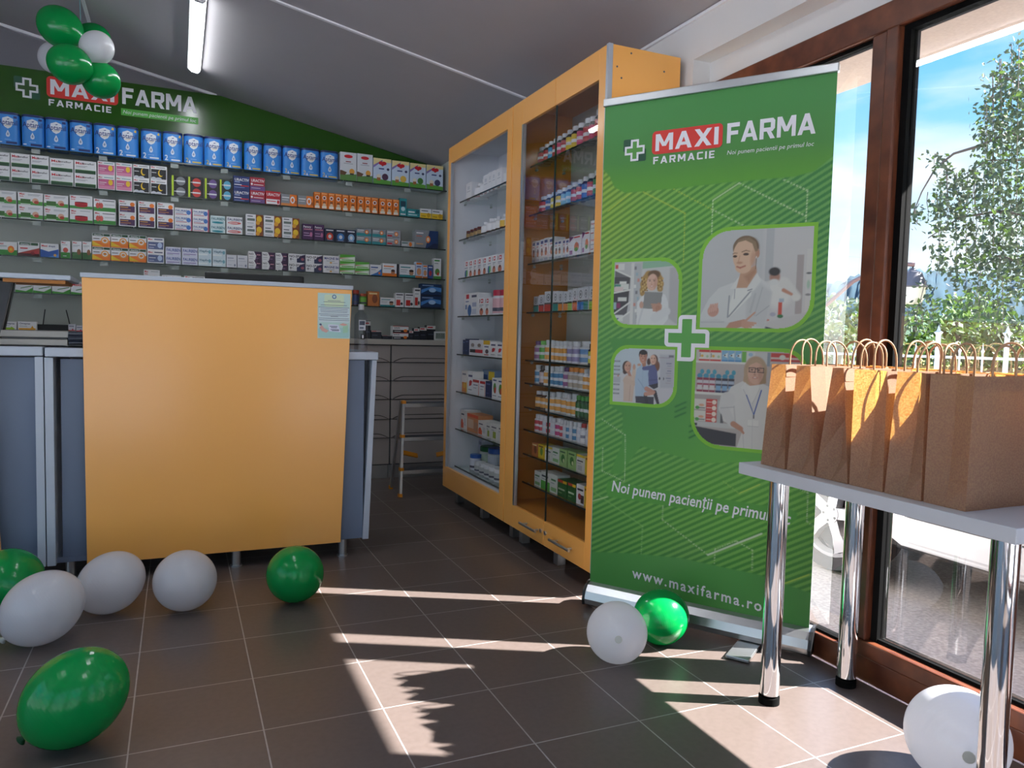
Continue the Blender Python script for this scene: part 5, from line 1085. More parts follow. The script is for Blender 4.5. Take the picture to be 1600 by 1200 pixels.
# plain header, footer and the strip under the motto
hd = P_((940, 262), (953, 276), (960, 292), (976, 301), (1057, 294), (1136, 285), (1241, 276), (1273, 267), (1300, 245), (1340, 90), (930, 130))
cv.poly(hd, '#52953f'); cv.blend(mpoly(hd) * np.clip((cv.z - 1.70) / .24, 0, 1), '#4b9a50'); cv.blend(mpoly(hd) * np.clip(1 - (cv.z - 1.68) / .11, 0, 1), '#5ea733')
ft = P_((900, 860), (925, 862), (990, 865), (1063, 872), (1133, 887), (1186, 898), (1264, 926), (1290, 935), (1290, 1080), (900, 1000)); cv.poly(ft, '#4d9b4b')
cv.blend(mpoly(ft) * np.exp(-((cv.x - .45) / .25) ** 2) * .35, '#6cb862')
st = P_((950, 752), (1238, 797), (1246, 803), (1244, 812), (1236, 818), (1180, 812), (950, 776), (947, 764)); cv.poly(st, '#59a844')
for k in range(3):
    cv.line((.335, .845 - .02 * k), (.375, .865 - .02 * k), .007, '#2f7c36'); cv.line((.395, .775 - .022 * k), (.43, .795 - .022 * k), .007, '#2f7c36')
sheet = print_mesh('graphic_sheet', cv, 0, ban)
solid = MB(); solid.box((0, .0006, Z0), (BL - .006, .0016, Z1 + .005), mat('banner film back', '#c9ccc9', .6, noise=.02)); solid.build('film', sheet)

# framed photographs on the banner
def frame_mask(cvx, u0, z0, u1, z1, rs):        # rs: bl, br, tr, tl
    m = np.ones(cvx.x.shape, bool)
    for (cx, cz, sx, sz), r in zip(((u0, z0, 1, 1), (u1, z0, -1, 1), (u1, z1, -1, -1), (u0, z1, 1, -1)), rs):
        if r <= 0: continue
        ax, az = cx + sx * r, cz + sz * r
        m &= ~(((cvx.x - ax) * sx < 0) & ((cvx.z - az) * sz < 0) & (np.hypot(cvx.x - ax, cvx.z - az) > r))
    return m
def photo(name, u0, z0, u1, z1, rs, nx, nz, sx, sy, ex, ey, paint):
    bw = .013
    fb = MB(); fb.poly(rrect(u0 - bw, z0 - bw, u1 + bw, z1 + bw, 0, -.0008, 10, [r + bw if r else 0 for r in rs]), ink('#77b82a'))
    f = fb.build('photo_frame', ban)
    c = Canvas(nx, nz, u0, z0, u1, z1)
    tx = lambda x: u0 + (x - sx) / (ex - sx) * (u1 - u0); tz = lambda y: z1 - (y - sy) / (ey - sy) * (z1 - z0)
    k = (u1 - u0) / (ex - sx)
    class Q:                                    # painter in the sketch's own units
        def fill(s, col_): c.fill(col_)
        def ell(s, x, y, rx, ry, col_, soft=None, rot=0, op=1.0): c.ell(tx(x), tz(y), rx * k, ry * k, col_, soft, -rot, op)
        def poly(s, pts, col_, soft=None, op=1.0): c.poly([(tx(a), tz(b)) for a, b in pts], col_, soft * k if soft else None, op)
        def line(s, a, b, w, col_, op=1.0): c.line((tx(a[0]), tz(a[1])), (tx(b[0]), tz(b[1])), w * k, col_, None, op)
        def cap(s, a, b, r0, r1, col_, soft=None, op=1.0): c.cap((tx(a[0]), tz(a[1])), (tx(b[0]), tz(b[1])), r0 * k, r1 * k, col_, soft * k if soft else None, op)
        def rect(s, x0, y0, x1, y1, col_, op=1.0): s.poly([(x0, y0), (x1, y0), (x1, y1), (x0, y1)], col_, None, op)
    paint(Q())
    print_mesh('photo_print', c, -.0014, f, frame_mask(c, u0, z0, u1, z1, rs))

def face(q, cx, cy, rx, ry, skin, shade, tilt=0.0, eyes=True, smile=True, mouth='#b86a60'):
    q.ell(cx, cy, rx, ry, skin, .12, tilt); q.ell(cx, cy + ry * .5, rx * .72, ry * .52, skin, .2, tilt)
    q.ell(cx + rx * .62, cy + ry * .1, rx * .3, ry * .7, shade, .9, tilt, .6)
    for s in (-1, 1):
        q.ell(cx + s * rx * .42 - rx * .05, cy - ry * .18, rx * .17, ry * .055, '#3a2a26', .5); q.line((cx + s * rx * .42 - rx * .26, cy - ry * .33), (cx + s * rx * .42 + rx * .16, cy - ry * .36), ry * .05, '#5a4034', .9)
    q.line((cx - rx * .06, cy - ry * .1), (cx - rx * .14, cy + ry * .22), ry * .05, shade, .7); q.ell(cx - rx * .08, cy + ry * .25, rx * .17, ry * .06, shade, .8)
    q.ell(cx - rx * .05, cy + ry * .5, rx * .32, ry * .085, mouth, .4)
    if smile: q.ell(cx - rx * .05, cy + ry * .485, rx * .22, ry * .035, '#efe4e0', .5)

def paint_main(q):                              # woman in a white coat, arms folded
    q.fill('#bfc1cc'); q.poly([(820, 30), (1400, 20), (1400, 1200), (820, 1200)], '#c8c8d2', 60); q.rect(840, 40, 930, 620, '#adb0bd', .7); q.rect(1195, 340, 1270, 980, '#a3979c', .8)
    q.rect(1300, 280, 1400, 1000, '#cfcfd6'); q.ell(1330, 540, 30, 12, '#6a6c74', .6); q.ell(1330, 770, 30, 14, '#8a8a92', .6); q.ell(1330, 660, 18, 50, '#a8c4b8', .6)
    # colleague behind, out of focus
    q.ell(1000, 760, 150, 170, '#dadbe2', .5); q.cap((1060, 640), (1210, 790), 66, 44, '#d4d5dc', 30); q.ell(955, 575, 60, 70, '#b08478', .4); q.ell(950, 515, 66, 50, '#2f2a2c', .35); q.ell(950, 630, 55, 35, '#d5d8e0', .5)
    q.cap((1060, 720), (1150, 765), 22, 16, '#c08a78', 14); q.ell(1200, 800, 44, 40, '#d8d9de', .5)
    q.poly([(840, 1080), (1400, 940), (1400, 1200), (840, 1200)], '#c3c3cc', 20); q.rect(1008, 850, 1052, 990, '#c8503c'); q.ell(1035, 1005, 34, 22, '#3a7a4c', .3); q.rect(1015, 810, 1070, 850, '#a8b4cc'); q.ell(950, 985, 34, 24, '#a8a8c4', .5); q.ell(890, 1048, 24, 12, '#c86a58', .4)
    q.poly([(840, 1110), (1000, 1150), (1000, 1200), (830, 1200)], '#3c4256', 8)
    # coat
    q.poly([(80, 1200), (90, 1000), (180, 820), (300, 690), (500, 620), (760, 560), (900, 660), (930, 760), (905, 950), (850, 1200)], '#cfd2dc', 10)
    q.poly([(640, 800), (800, 640), (930, 740), (905, 960), (860, 1160), (640, 1060)], '#c2c5d0', 40); q.line((740, 760), (690, 960), 26, '#aeb1be', .6); q.line((820, 690), (740, 1000), 14, '#a9acb8', .6); q.line((905, 890), (760, 1000), 12, '#9fa2b0', .7)
    q.poly([(500, 690), (700, 690), (690, 780), (440, 1030), (430, 900)], '#dfe1e8', 8); q.line((498, 700), (496, 810), 10, '#9a9eac'); q.line((700, 710), (440, 1010), 18, '#7f8494', .8); q.line((435, 780), (425, 1020), 18, '#868b9a', .8)
    q.poly([(640, 690), (750, 520), (800, 610), (720, 720), (660, 730)], '#d7d9e1', 6); q.poly([(510, 600), (560, 540), (520, 700), (440, 700)], '#d7d9e1', 6); q.line((650, 720), (700, 705), 10, '#70758a')
    # neck and head
    q.poly([(555, 520), (735, 440), (745, 520), (640, 690), (515, 690)], '#c39a84', 10); q.poly([(600, 560), (735, 470), (740, 520), (660, 640)], '#a87c68', 40, .7)
    q.ell(605, 240, 152, 140, '#7a6450', .06); q.ell(690, 250, 70, 110, '#6e5844', .5)
    q.ell(590, 320, 132, 190, '#d8b4a0', .06, .08); q.ell(585, 455, 95, 78, '#d8b4a0', .1); q.ell(745, 310, 26, 52, '#b88a76', .2)
    q.poly([(460, 250), (520, 150), (640, 130), (720, 180), (750, 280), (715, 290), (680, 200), (600, 160), (510, 180)], '#8a745c', 8); q.ell(700, 380, 34, 100, '#bd9380', .8, 0, .7)
    q.ell(483, 335, 26, 14, '#4a3830', .3); q.ell(612, 315, 34, 16, '#4a3830', .3); q.line((455, 306), (480, 297), 9, '#6a5240', .8); q.line((480, 297), (508, 300), 9, '#6a5240', .8); q.line((562, 288), (610, 272), 11, '#6a5240', .85); q.line((610, 272), (652, 284), 10, '#6a5240', .8)
    q.line((540, 330), (522, 400), 10, '#b88e7a', .7); q.ell(540, 408, 36, 14, '#bd917e', .6); q.line((512, 452), (550, 466), 20, '#b97468', .9); q.line((550, 466), (606, 446), 20, '#b97468', .9); q.line((508, 449), (548, 461), 5, '#84504a', .8); q.line((548, 461), (612, 440), 5, '#84504a', .8); q.ell(735, 350, 5, 8, '#e8e8ec')
    q.line((735, 370), (730, 480), 8, '#6e5844', .9)
    # hands
    q.ell(245, 950, 68, 72, '#c4948a', .15, .5)
    for k in range(4): q.cap((195 + 28 * k, 960 - 8 * k), (215 + 26 * k, 880 - 4 * k), 15, 11, '#cfa298', 4); q.line((208 + 27 * k, 970), (222 + 27 * k, 890), 4, '#9a6a62', .7)
    q.cap((430, 1130), (620, 1080), 46, 40, '#c0907f', 6)
    for k in range(4): q.cap((610, 1075 + 14 * k), (760 - 26 * k, 1085 + 22 * k), 18, 11, '#c79a8a', 5); q.line((630, 1088 + 14 * k), (740 - 26 * k, 1098 + 22 * k), 4, '#94665a', .7)
    q.cap((640, 1060), (745, 965), 14, 9, '#c79a8a', 4); q.poly([(80, 1060), (300, 1040), (450, 1080), (400, 1150), (80, 1150)], '#c8cbd5', 14); q.line((100, 1080), (380, 1075), 12, '#a8abb8', .6)
photo('main', .418, 1.148, .805, 1.502, (0, .10, 0, .10), 178, 160, 88, 40, 1362, 1142, paint_main)

def paint_tablet(q):                            # curly-haired woman with a tablet beside shelves
    q.fill('#c6c8d2'); q.poly([(520, 130), (1120, 110), (1120, 200), (540, 240)], '#8fb8a4', 10); q.poly([(960, 240), (1120, 200), (1120, 1120), (960, 1000)], '#b4b2bd', 30)
    q.poly([(90, 120), (540, 130), (520, 600), (360, 1120), (80, 1120)], '#bcbcc6', 10)
    q.poly([(100, 240), (370, 370), (100, 380)], '#6a6870', 8); q.poly([(95, 360), (350, 365), (340, 570), (90, 620)], '#4a484e', 10); q.poly([(85, 620), (340, 560), (330, 760), (85, 950)], '#3f3d44', 10); q.poly([(85, 960), (330, 770), (310, 930), (120, 1080)], '#55535c', 10)
    for a, b_, c_, d, k in ((110, 150, 250, 250, '#d8d9e0'), (105, 165, 150, 230, '#c84a48'), (110, 470, 330, 560, '#d4d6dc'), (100, 475, 200, 510, '#4a8a80'), (180, 430, 290, 470, '#dfe0e6'), (95, 520, 240, 590, '#d8c4cc'), (160, 680, 300, 740, '#d4d6dc'), (140, 770, 200, 850, '#8a2a64'), (90, 760, 135, 870, '#9ab8c8'), (120, 960, 250, 1060, '#d4d6de'), (150, 1010, 180, 1050, '#2f3f8a')):
        q.rect(a, b_, c_, d, k)
    for y0, y1 in ((240, 370), (610, 560), (950, 750), (1100, 900)): q.line((90, y0), (370, y1), 22, '#dcdce2')
    q.rect(360, 140, 410, 1100, '#d2d2da'); q.poly([(410, 160), (520, 160), (500, 1100), (410, 1100)], '#b4b6c2', 8)
    for k in range(9): q.rect(410 + (k % 3) * 26, 200 + 95 * k, 445 + (k % 3) * 26, 250 + 95 * k, ('#7a7c88', '#9ab0c8', '#c88a84', '#dcdde4')[k % 4])
    q.poly([(470, 1120), (470, 760), (560, 650), (700, 620), (900, 640), (950, 760), (960, 1010), (880, 1120)], '#d9dbe6', 10); q.line((500, 1100), (560, 860), 30, '#c0c3d2', .6)
    for x, y, r in ((600, 400, 66), (575, 480, 66), (560, 570, 56), (545, 620, 36), (800, 400, 56), (820, 480, 56), (820, 550, 46), (640, 350, 70), (770, 350, 60)): q.ell(x, y, r, r * 1.1, '#ac8850', .3)
    q.ell(720, 330, 96, 62, '#6a5038', .3)
    for k in range(26): q.ell(530 + (k * 37) % 120, 380 + (k * 53) % 240, 12, 18, '#d0ae70' if k % 2 else '#8a6838', .5)
    for k in range(16): q.ell(780 + (k * 29) % 80, 390 + (k * 47) % 170, 11, 16, '#d0ae70' if k % 2 else '#8a6838', .5)
    face(q, 695, 450, 82, 122, '#d8b0a4', '#b88a7c', .1)
    q.poly([(585, 590), (862, 600), (835, 865), (560, 855)], '#8a8a90', 4); q.line((585, 592), (862, 602), 8, '#c8cad0')
    q.ell(810, 830, 46, 60, '#b8887a', .2)
    for k in range(4): q.cap((700 + 10 * k, 790 + 32 * k), (840, 810 + 30 * k), 13, 16, '#c09284', 4)
    q.cap((800, 850), (805, 950), 40, 30, '#b58676', 8); q.ell(540, 800, 32, 52, '#c09a90', .3); q.cap((760, 1000), (930, 900), 70, 60, '#d4d6e2', 20)
photo('tablet', .064, 1.155, .330, 1.400, (.06, 0, .07, 0), 104, 98, 90, 125, 1100, 1110, paint_tablet)

def paint_family(q):                            # couple with a little girl
    q.fill('#c9cad8'); q.poly([(90, 100), (700, 100), (520, 500), (90, 560)], '#bcc8dc', 60); q.poly([(940, 200), (1210, 200), (1200, 780), (960, 780)], '#b4b4c6', 40); q.poly([(900, 780), (1200, 760), (1200, 1080), (900, 1080)], '#c6c4d4', 40)
    for y in (330, 420, 480, 560, 740, 830, 900): q.rect(100, y, 215, y + 26, '#5a5c6a', .8); q.rect(120, y + 6, 190, y + 16, '#b8bac4', .8)
    q.rect(100, 620, 230, 720, '#a8aabc', .7); q.ell(185, 600, 16, 18, '#c08a84', .5)
    for k in range(9): q.rect(1060 + (k % 2) * 20, 340 + k * 42, 1150, 356 + k * 42, ('#4a4a78', '#8a8a9c', '#a89ca4')[k % 3], .7)
    q.rect(1100, 205, 1185, 245, '#5a566a', .8); q.line((930, 250), (1120, 255), 8, '#8a6a78', .7); q.ell(950, 610, 14, 26, '#3a3a44', .4); q.ell(1020, 610, 10, 26, '#4a4a54', .4)
    # woman at left
    q.poly([(300, 1040), (290, 640), (340, 580), (440, 580), (500, 700), (470, 1040)], '#cdb5ae', 8); q.cap((480, 720), (480, 460), 44, 30, '#d2bab0', 8); q.cap((330, 680), (500, 720), 50, 40, '#cbb2aa', 8); q.line((420, 760), (410, 1030), 10, '#a88c86', .7)
    q.ell(340, 440, 80, 108, '#4a332c', .12); q.ell(310, 520, 40, 46, '#4a332c', .3); face(q, 362, 430, 62, 90, '#cf9f90', '#a8786a', .15); q.poly([(340, 520), (410, 520), (440, 600), (380, 590)], '#b98678', 6)
    q.ell(480, 430, 26, 48, '#c69a8c', .3); q.ell(570, 390, 36, 20, '#c69a8c', .3)
    # man
    q.poly([(520, 960), (500, 640), (530, 470), (620, 380), (720, 390), (770, 520), (760, 800), (700, 960)], '#a9bcdc', 8); q.line((560, 640), (700, 820), 14, '#8398bc', .7); q.line((640, 420), (640, 940), 6, '#8fa2c4', .6); q.poly([(520, 940), (860, 930), (860, 1080), (530, 1050)], '#3f3d4c', 6)
    q.poly([(610, 340), (690, 340), (700, 400), (640, 430)], '#b07c6c', 6); q.ell(638, 210, 80, 84, '#2f2624', .1); face(q, 640, 258, 70, 106, '#c79080', '#9a6658', 0); q.ell(640, 175, 74, 40, '#2f2624', .2)
    # girl
    q.ell(840, 300, 70, 96, '#5a3a30', .2); q.ell(900, 400, 44, 86, '#7a5040', .3); q.ell(745, 330, 36, 60, '#4a2f2a', .4); face(q, 822, 292, 56, 82, '#dcb0a2', '#b88878', -.1)
    q.poly([(760, 400), (850, 380), (900, 480), (925, 700), (760, 740), (740, 540)], '#5a5e94', 8); q.cap((820, 430), (660, 450), 44, 32, '#5a5e94', 8); q.line((760, 650), (910, 630), 16, '#474a78', .7)
    q.poly([(750, 740), (920, 690), (930, 760), (850, 800)], '#35323e', 6); q.cap((870, 850), (940, 1050), 36, 24, '#3a3640', 6); q.cap((700, 900), (740, 1060), 30, 30, '#35333e', 6)
    q.cap((720, 800), (850, 850), 40, 30, '#c08a80', 8); q.cap((710, 890), (840, 870), 36, 26, '#c89488', 8)
photo('family', .074, .848, .326, 1.062, (0, .07, 0, .06), 102, 88, 95, 110, 1205, 1060, paint_family)

def paint_glasses(q):                           # woman in glasses and white coat before shelves
    q.fill('#b8aeb2'); q.rect(100, 60, 1300, 215, '#c2bac0'); q.rect(100, 560, 480, 900, '#aaa0a4')
    for x in (140, 262): q.rect(x, 80, x + 118, 205, '#dcdadc'); q.rect(x, 80, x + 118, 110, '#c8352f'); q.rect(x, 186, x + 118, 206, '#c8352f'); q.ell(x + 35, 150, 16, 14, '#d8a84c', .4); q.rect(x + 8, 122, x + 16, 165, '#4a3a30'); q.ell(x + 92, 155, 14, 14, '#a8c0a0', .4)
    for x in (388, 458, 530): q.rect(x, 84, x + 66, 205, '#7fb0dc'); q.poly([(x + 8, 140), (x + 60, 110), (x + 60, 165)], '#dfe6ee', 3); q.ell(x + 32, 138, 10, 9, '#4a4a54', .4); q.rect(x, 186, x + 66, 206, '#4f8ac8')
    q.rect(600, 90, 645, 210, '#6aae48'); q.rect(650, 92, 740, 215, '#cfd4dc'); q.ell(690, 120, 24, 20, '#9ab8dc', .4); q.rect(745, 92, 860, 220, '#c6c8d0'); q.rect(860, 92, 890, 240, '#8a98ac')
    q.rect(895, 95, 1300, 185, '#c23a34'); q.rect(895, 140, 1300, 160, '#d8c4c4'); q.ell(1010, 140, 30, 26, '#dcdcdc', .3)
    q.rect(100, 206, 660, 228, '#dcdce0'); q.rect(100, 548, 500, 580, '#dcdce0')
    for i in range(6):
        x = 160 + i * 68; blue = i >= 3
        if i != 3: q.ell(x + 22, 325, 22, 26, '#3f98b8', .3)
        q.ell(x, 372, 30, 26, '#3a8ab0', .3); q.rect(x - 32, 392, x + 32, 440, '#8a2440' if not blue else '#2c2434'); q.rect(x - 30, 420, x + 30, 460, '#c8c4d4' if not blue else '#a8b4d0')
        q.rect(x - 32, 455, x + 32, 500, '#9a2848' if not blue else '#282c48'); q.rect(x - 26, 475, x + 26, 530, '#d4cfdc' if not blue else '#7fa8d8'); q.rect(x - 32, 528, x + 32, 552, '#8a2040' if not blue else '#242a54')
    for y in (635, 765): q.rect(110, y, 238, y + 115, '#d8d5d6'); q.ell(145, y + 96, 24, 18, '#4a9a44', .3); q.ell(190, y + 66, 30, 14, '#d8a08a', .5); q.rect(165, y + 90, 230, y + 104, '#4a4a54', .8)
    for k in range(4): q.rect(240, 628 + 65 * k, 358, 690 + 65 * k, '#c83a32'); q.ell(328, 662 + 65 * k, 24, 24, '#ecdcd8', .2); q.line((250, 662 + 65 * k), (296, 662 + 65 * k), 8, '#ecdcd8')
    q.rect(362, 640, 400, 890, '#b0b4bc'); q.rect(400, 770, 432, 890, '#5a5a62'); q.rect(100, 888, 560, 940, '#c4c4cc'); q.poly([(100, 940), (575, 990), (575, 1130), (100, 1130)], '#34323a', 8); q.rect(115, 905, 150, 935, '#3a3a40')
    # hair, face
    q.ell(745, 290, 118, 150, '#b49880', .12); q.poly([(640, 260), (620, 440), (700, 460), (690, 300)], '#b89c84', 10); q.poly([(850, 260), (860, 420), (790, 450), (800, 300)], '#a08468', 10)
    q.poly([(665, 380), (800, 380), (790, 450), (700, 480)], '#c79a88', 8)
    # coat
    q.poly([(395, 700), (500, 480), (620, 410), (700, 460), (830, 430), (1000, 500), (1000, 1160), (580, 1160), (640, 950), (520, 900), (430, 860)], '#d7d6de', 10)
    q.cap((470, 620), (440, 720), 80, 64, '#d2d1da', 12); q.cap((440, 740), (530, 880), 52, 44, '#cfced8', 10); q.line((400, 720), (540, 700), 10, '#a4a4b0', .7); q.line((540, 690), (560, 860), 16, '#b4b3be', .6)
    q.poly([(650, 460), (790, 450), (780, 560), (720, 640)], '#e0dfe6', 6); q.poly([(600, 480), (650, 420), (720, 620), (700, 640)], '#dddce4', 6); q.line((630, 500), (700, 640), 8, '#a8a8b6', .7); q.line((800, 480), (730, 650), 8, '#b4b4c0', .6)
    q.line((665, 560), (748, 765), 11, '#3a56a8'); q.line((815, 500), (750, 760), 13, '#3a56a8'); q.rect(742, 770, 755, 810, '#3a3a44'); q.rect(690, 825, 800, 895, '#e2e1e8'); q.line((690, 895), (800, 895), 5, '#b0b0bc')
    q.line((640, 930), (660, 1140), 8, '#b8b7c4', .7); q.line((735, 650), (745, 1140), 6, '#bab9c6', .6)
    q.cap((540, 885), (620, 930), 30, 26, '#bc8a78', 6); q.cap((610, 925), (650, 975), 18, 12, '#b98674', 5)
    face(q, 748, 305, 82, 126, '#d6aa9a', '#b08272', .02)
    q.poly([(660, 270), (700, 175), (760, 165), (830, 230), (840, 300), (800, 220), (750, 200), (690, 230)], '#b89c84', 8)
    for x0, x1 in ((678, 745), (765, 830)):
        for a, b_ in (((x0, 262), (x1, 262)), ((x0, 305), (x1, 310)), ((x0, 262), (x0 + 6, 305)), ((x1, 262), (x1 - 4, 310))): q.line(a, b_, 8, '#262428')
    q.line((745, 272), (765, 272), 7, '#262428')
photo('glasses', .409, .712, .795, 1.066, (.10, 0, .07, 0), 176, 160, 110, 82, 1225, 1140, paint_glasses)

# emblem, lettering, plus sign
b = MB(); logo(b, .085, 1.76, 1.0, -.002, '#52953f')
b.build('lettering', ban)
def slanted(body, p0, p1, h, m, bold, shear=0.0, sp=1.0):
    t = MB(); v, f, w = glyphs(body, bold, shear, sp)
    (u0, z0), (u1, z1) = p0, p1
    k = (u1 - u0) / w
    t.add([(u0 + p[0] * k, -.002, z0 + (z1 - z0) * (p[0] / w) + p[1] * h) for p in v], f, m)
    return t
slanted('Noi punem pacienții pe primul loc', (.083, .487), (.776, .456), .043, ink(K_white), .016, .18).build('motto', ban)
slanted('www.maxifarma.ro', (.184, .152), (.690, .123), .040, ink(K_white), .018, 0, 1.25).build('web_address', ban)
b = MB(); cx, cz = .369, 1.107
def plus(R, w, r, y, m):                        # cross with two opposite corners rounded per arm
    P = []
    for k in range(4):
        a = k * math.pi / 2; ca, sa = math.cos(a), math.sin(a)
        loc = [(w, -w), (R, -w)]
        n = 5
        loc += [(R - r + r * math.cos(t * math.pi / 2 / n), w - r + r * math.sin(t * math.pi / 2 / n)) for t in range(n + 1)]
        P += [(cx + p[0] * ca - p[1] * sa, y, cz + p[0] * sa + p[1] * ca) for p in loc]
    b.poly(P, m)
plus(.087, .034, .016, -.0022, ink(K_white)); plus(.072, .019, .004, -.0026, ink('#55a145'))
b.build('plus_sign', ban)
# hardware
b = MB(); b.box((-.004, -.012, Z1), (BL, .012, Z1 + .030), M_alu); b.build('top_rail', ban, bevel=.003)
b = MB(); n = 10
pr = [(-.002, -.045 + .0, .018), (-.002, -.05, .04), (-.002, -.042, .070), (-.002, -.02, .092), (-.002, .0, .10), (-.002, .035, .10), (-.002, .055, .08), (-.002, .06, .018)]
b.prism(pr, (BL + .004, 0, 0), M_alu); cas = b.build('cassette', ban, bevel=.003)
for x in (-.010, BL + .002):
    MB().prism([(x, p[1] * 1.06, p[2] + (.003 if p[2] > .05 else -.003)) for p in pr], (.010, 0, 0), M_black).build('end_cap', cas)
for x in (.18, BL - .20):
    MB().box((x - .04, -.20, .004), (x + .04, .17, .016), M_alu).build('foot', ban, bevel=.003)
MB().cyl((BL / 2, .02, .09), (BL / 2, .02, Z1 + .01), .010, M_alu).build('support_pole', ban)

# ------------------------------------------------------------------ balloons
def balloon_mat(name, c, tr):
    m = bpy.data.materials.new(name); m.use_nodes = True
    nt = m.node_tree; b = nt.nodes['Principled BSDF']; out = nt.nodes['Material Output']
    b.inputs['Base Color'].default_value = (*lin(c), 1); b.inputs['Roughness'].default_value = .16
    t = nt.nodes.new('ShaderNodeBsdfTranslucent'); t.inputs[0].default_value = (*lin(c), 1)
    mx = nt.nodes.new('ShaderNodeMixShader'); mx.inputs[0].default_value = tr
    nz = nt.nodes.new('ShaderNodeTexNoise'); nz.inputs['Scale'].default_value = 3
    nt.links.new(b.outputs[0], mx.inputs[1]); nt.links.new(t.outputs[0], mx.inputs[2]); nt.links.new(mx.outputs[0], out.inputs[0])
    return m
M_bg = balloon_mat('green latex', '#06a04c', .25); M_bw = balloon_mat('white latex', '#e6e6ea', .42); M_knot_g = mat('dark green latex', '#0a4a22', .4, noise=.03); M_knot_w = mat('cream latex', '#cfcfc4', .4, noise=.03)
def balloon_mesh(m):
    prof = []
    n = 44
    for k in range(n + 1):
        t = math.pi * k / n; z = -math.cos(t)
        r = math.sin(t)
        if z < 0: r = math.sin(t) ** (1.0 + .22 * -z) * (1 - .04 * -z)
        prof.append((max(r, .02) * .5, .5 + z * .5))
    b = MB(); b.lathe(prof, m, 56)
    return b.mesh('balloon')
def knot_mesh(m):
    b = MB(); b.lathe([(.030, .014), (.036, -.004), (.020, -.02), (.040, -.045), (.060, -.066), (.052, -.070)], m, 12)
    return b.mesh('knot')
BG, BW, KG, KW = balloon_mesh(M_bg), balloon_mesh(M_bw), knot_mesh(M_knot_g), knot_mesh(M_knot_w)
def balloon(c, axis, L, dia, green, label, group):
    ax = Vector(axis).normalized()
    o = place('balloon', BG if green else BW, (0, 0, 0)); o.scale = (dia, dia, L)
    o.rotation_mode = 'QUATERNION'; o.rotation_quaternion = ax.to_track_quat('Z', 'Y')
    o.location = Vector(c) - ax * L / 2
    place('knot', KG if green else KW, (0, 0, 0), parent=o)
    return tag(o, label, 'balloon', group)
def cam_dir(r, u, f=0.0): return tuple(RV * r + UV * u + FV * f)
FB, HB = 'balloons lying on the tiled floor', 'balloons hanging in a bunch from the ceiling'
def rest(px, py, axis, L, dia, green, label):   # find the height at which the balloon just rests on the floor
    ax = np.array(axis) / np.linalg.norm(axis); a, c_ = L / 2, dia / 2
    h = math.sqrt((a * ax[2]) ** 2 + c_ ** 2 * (1 - ax[2] ** 2))
    d = ray(px, py); P = np.array([0, 0, CH]) + d * ((h - CH) / d[2])
    return balloon(P, axis, L, dia, green, label, FB)
rest(115, 1091, cam_dir(.72, .58, .12), .285, .235, True, 'large green balloon lying alone in the left foreground, nearest of all')
rest(65, 951, cam_dir(.74, .62, .12), .285, .235, False, 'white balloon overlapping the cut-off green balloon at far left')
rest(172, 911, cam_dir(.72, .60, .14), .262, .222, False, 'white balloon resting by the lower left corner of the yellow panel')
rest(289, 907, cam_dir(.45, .35, -.6), .250, .232, False, 'white balloon under the middle left of the yellow panel, by itself')
rest(18, 905, cam_dir(-.7, .3, .5), .27, .225, True, 'green balloon at the left photo edge behind a white balloon')
rest(461, 897, cam_dir(.45, .30, -.7), .240, .226, True, 'green balloon near the right foot of the yellow counter panel')
rest(964, 988, cam_dir(.1, -.15, 1), .235, .205, False, 'white balloon in front of the banner base, knot toward viewer')
rest(1032, 964, cam_dir(.75, .1, .5), .215, .196, True, 'green balloon tucked behind the white one at the banner base')
rest(1495, 1150, cam_dir(.35, -.1, .9), .270, .240, False, 'large white balloon under the white table behind its front leg')
def hang(px, py, D, axis, L, dia, green, label):
    d = ray(px, py); d = d / (d @ FV); return balloon(np.array([0, 0, CH]) + d * D, axis, L, dia, green, label, HB)
hang(95, 43, 4.15, cam_dir(-.8, .55, -.1), .25, .215, True, 'topmost green balloon of the hanging bunch')
hang(143, 64, 4.40, cam_dir(.6, .6, .4), .22, .19, True, 'green balloon mostly hidden at the back of the hanging bunch')
hang(151, 75, 4.10, cam_dir(.7, .2, -.5), .195, .17, False, 'white balloon in the hanging bunch, fully in view')
hang(86, 90, 4.34, cam_dir(-.6, -.2, .4), .20, .17, False, 'white balloon peeking out behind the hanging green ones')
hang(110, 101, 4.02, cam_dir(-.8, .25, -.4), .225, .205, True, 'middle green balloon of the hanging bunch, facing the room')
hang(157, 125, 4.16, cam_dir(.75, -.45, -.3), .215, .195, True, 'lowest green balloon of the hanging bunch, over the sign lettering')
d = ray(125, 66); d = d / (d @ FV); p1 = np.array([0, 0, CH]) + d * 4.24
tag(MB().tube([(p1[0], p1[1], p1[2]), (p1[0] + .004, p1[1], p1[2] + .1), (p1[0], p1[1], ceil_z(p1[0]) - .001)], .0022, mat('pale blue ribbon', '#7fb8c0', .5, noise=.05), n=6).build('ribbon'),
    'thin pale blue ribbon holding the balloon bunch to the ceiling', 'ribbon')

# ------------------------------------------------------------------ white table with chrome legs
tb = thing('side_table', 'small white table on chrome tube legs at the window', 'table', (1.595, .985, 0))
TW, TLn = 2.035 - 1.595, 1.838 - .985
MB().box((0, 0, .690), (TW, TLn, .725), mat('white laminate', '#c9cdd4', .35, noise=.02)).build('tabletop', tb, bevel=.002)
for x, y in ((.055, .055), (.055, .735), (TW - .065, .055), (TW - .065, .735)):
    b = MB(); b.cyl((x, y, .03), (x, y, .69), .029, M_chrome, n=28); lg = b.build('leg', tb)
    b = MB(); b.cyl((x, y, 0), (x, y, .022), .031, M_rubber, n=24); b.cyl((x, y, .022), (x, y, .03), .025, M_rubber, n=20); b.build('foot', lg)

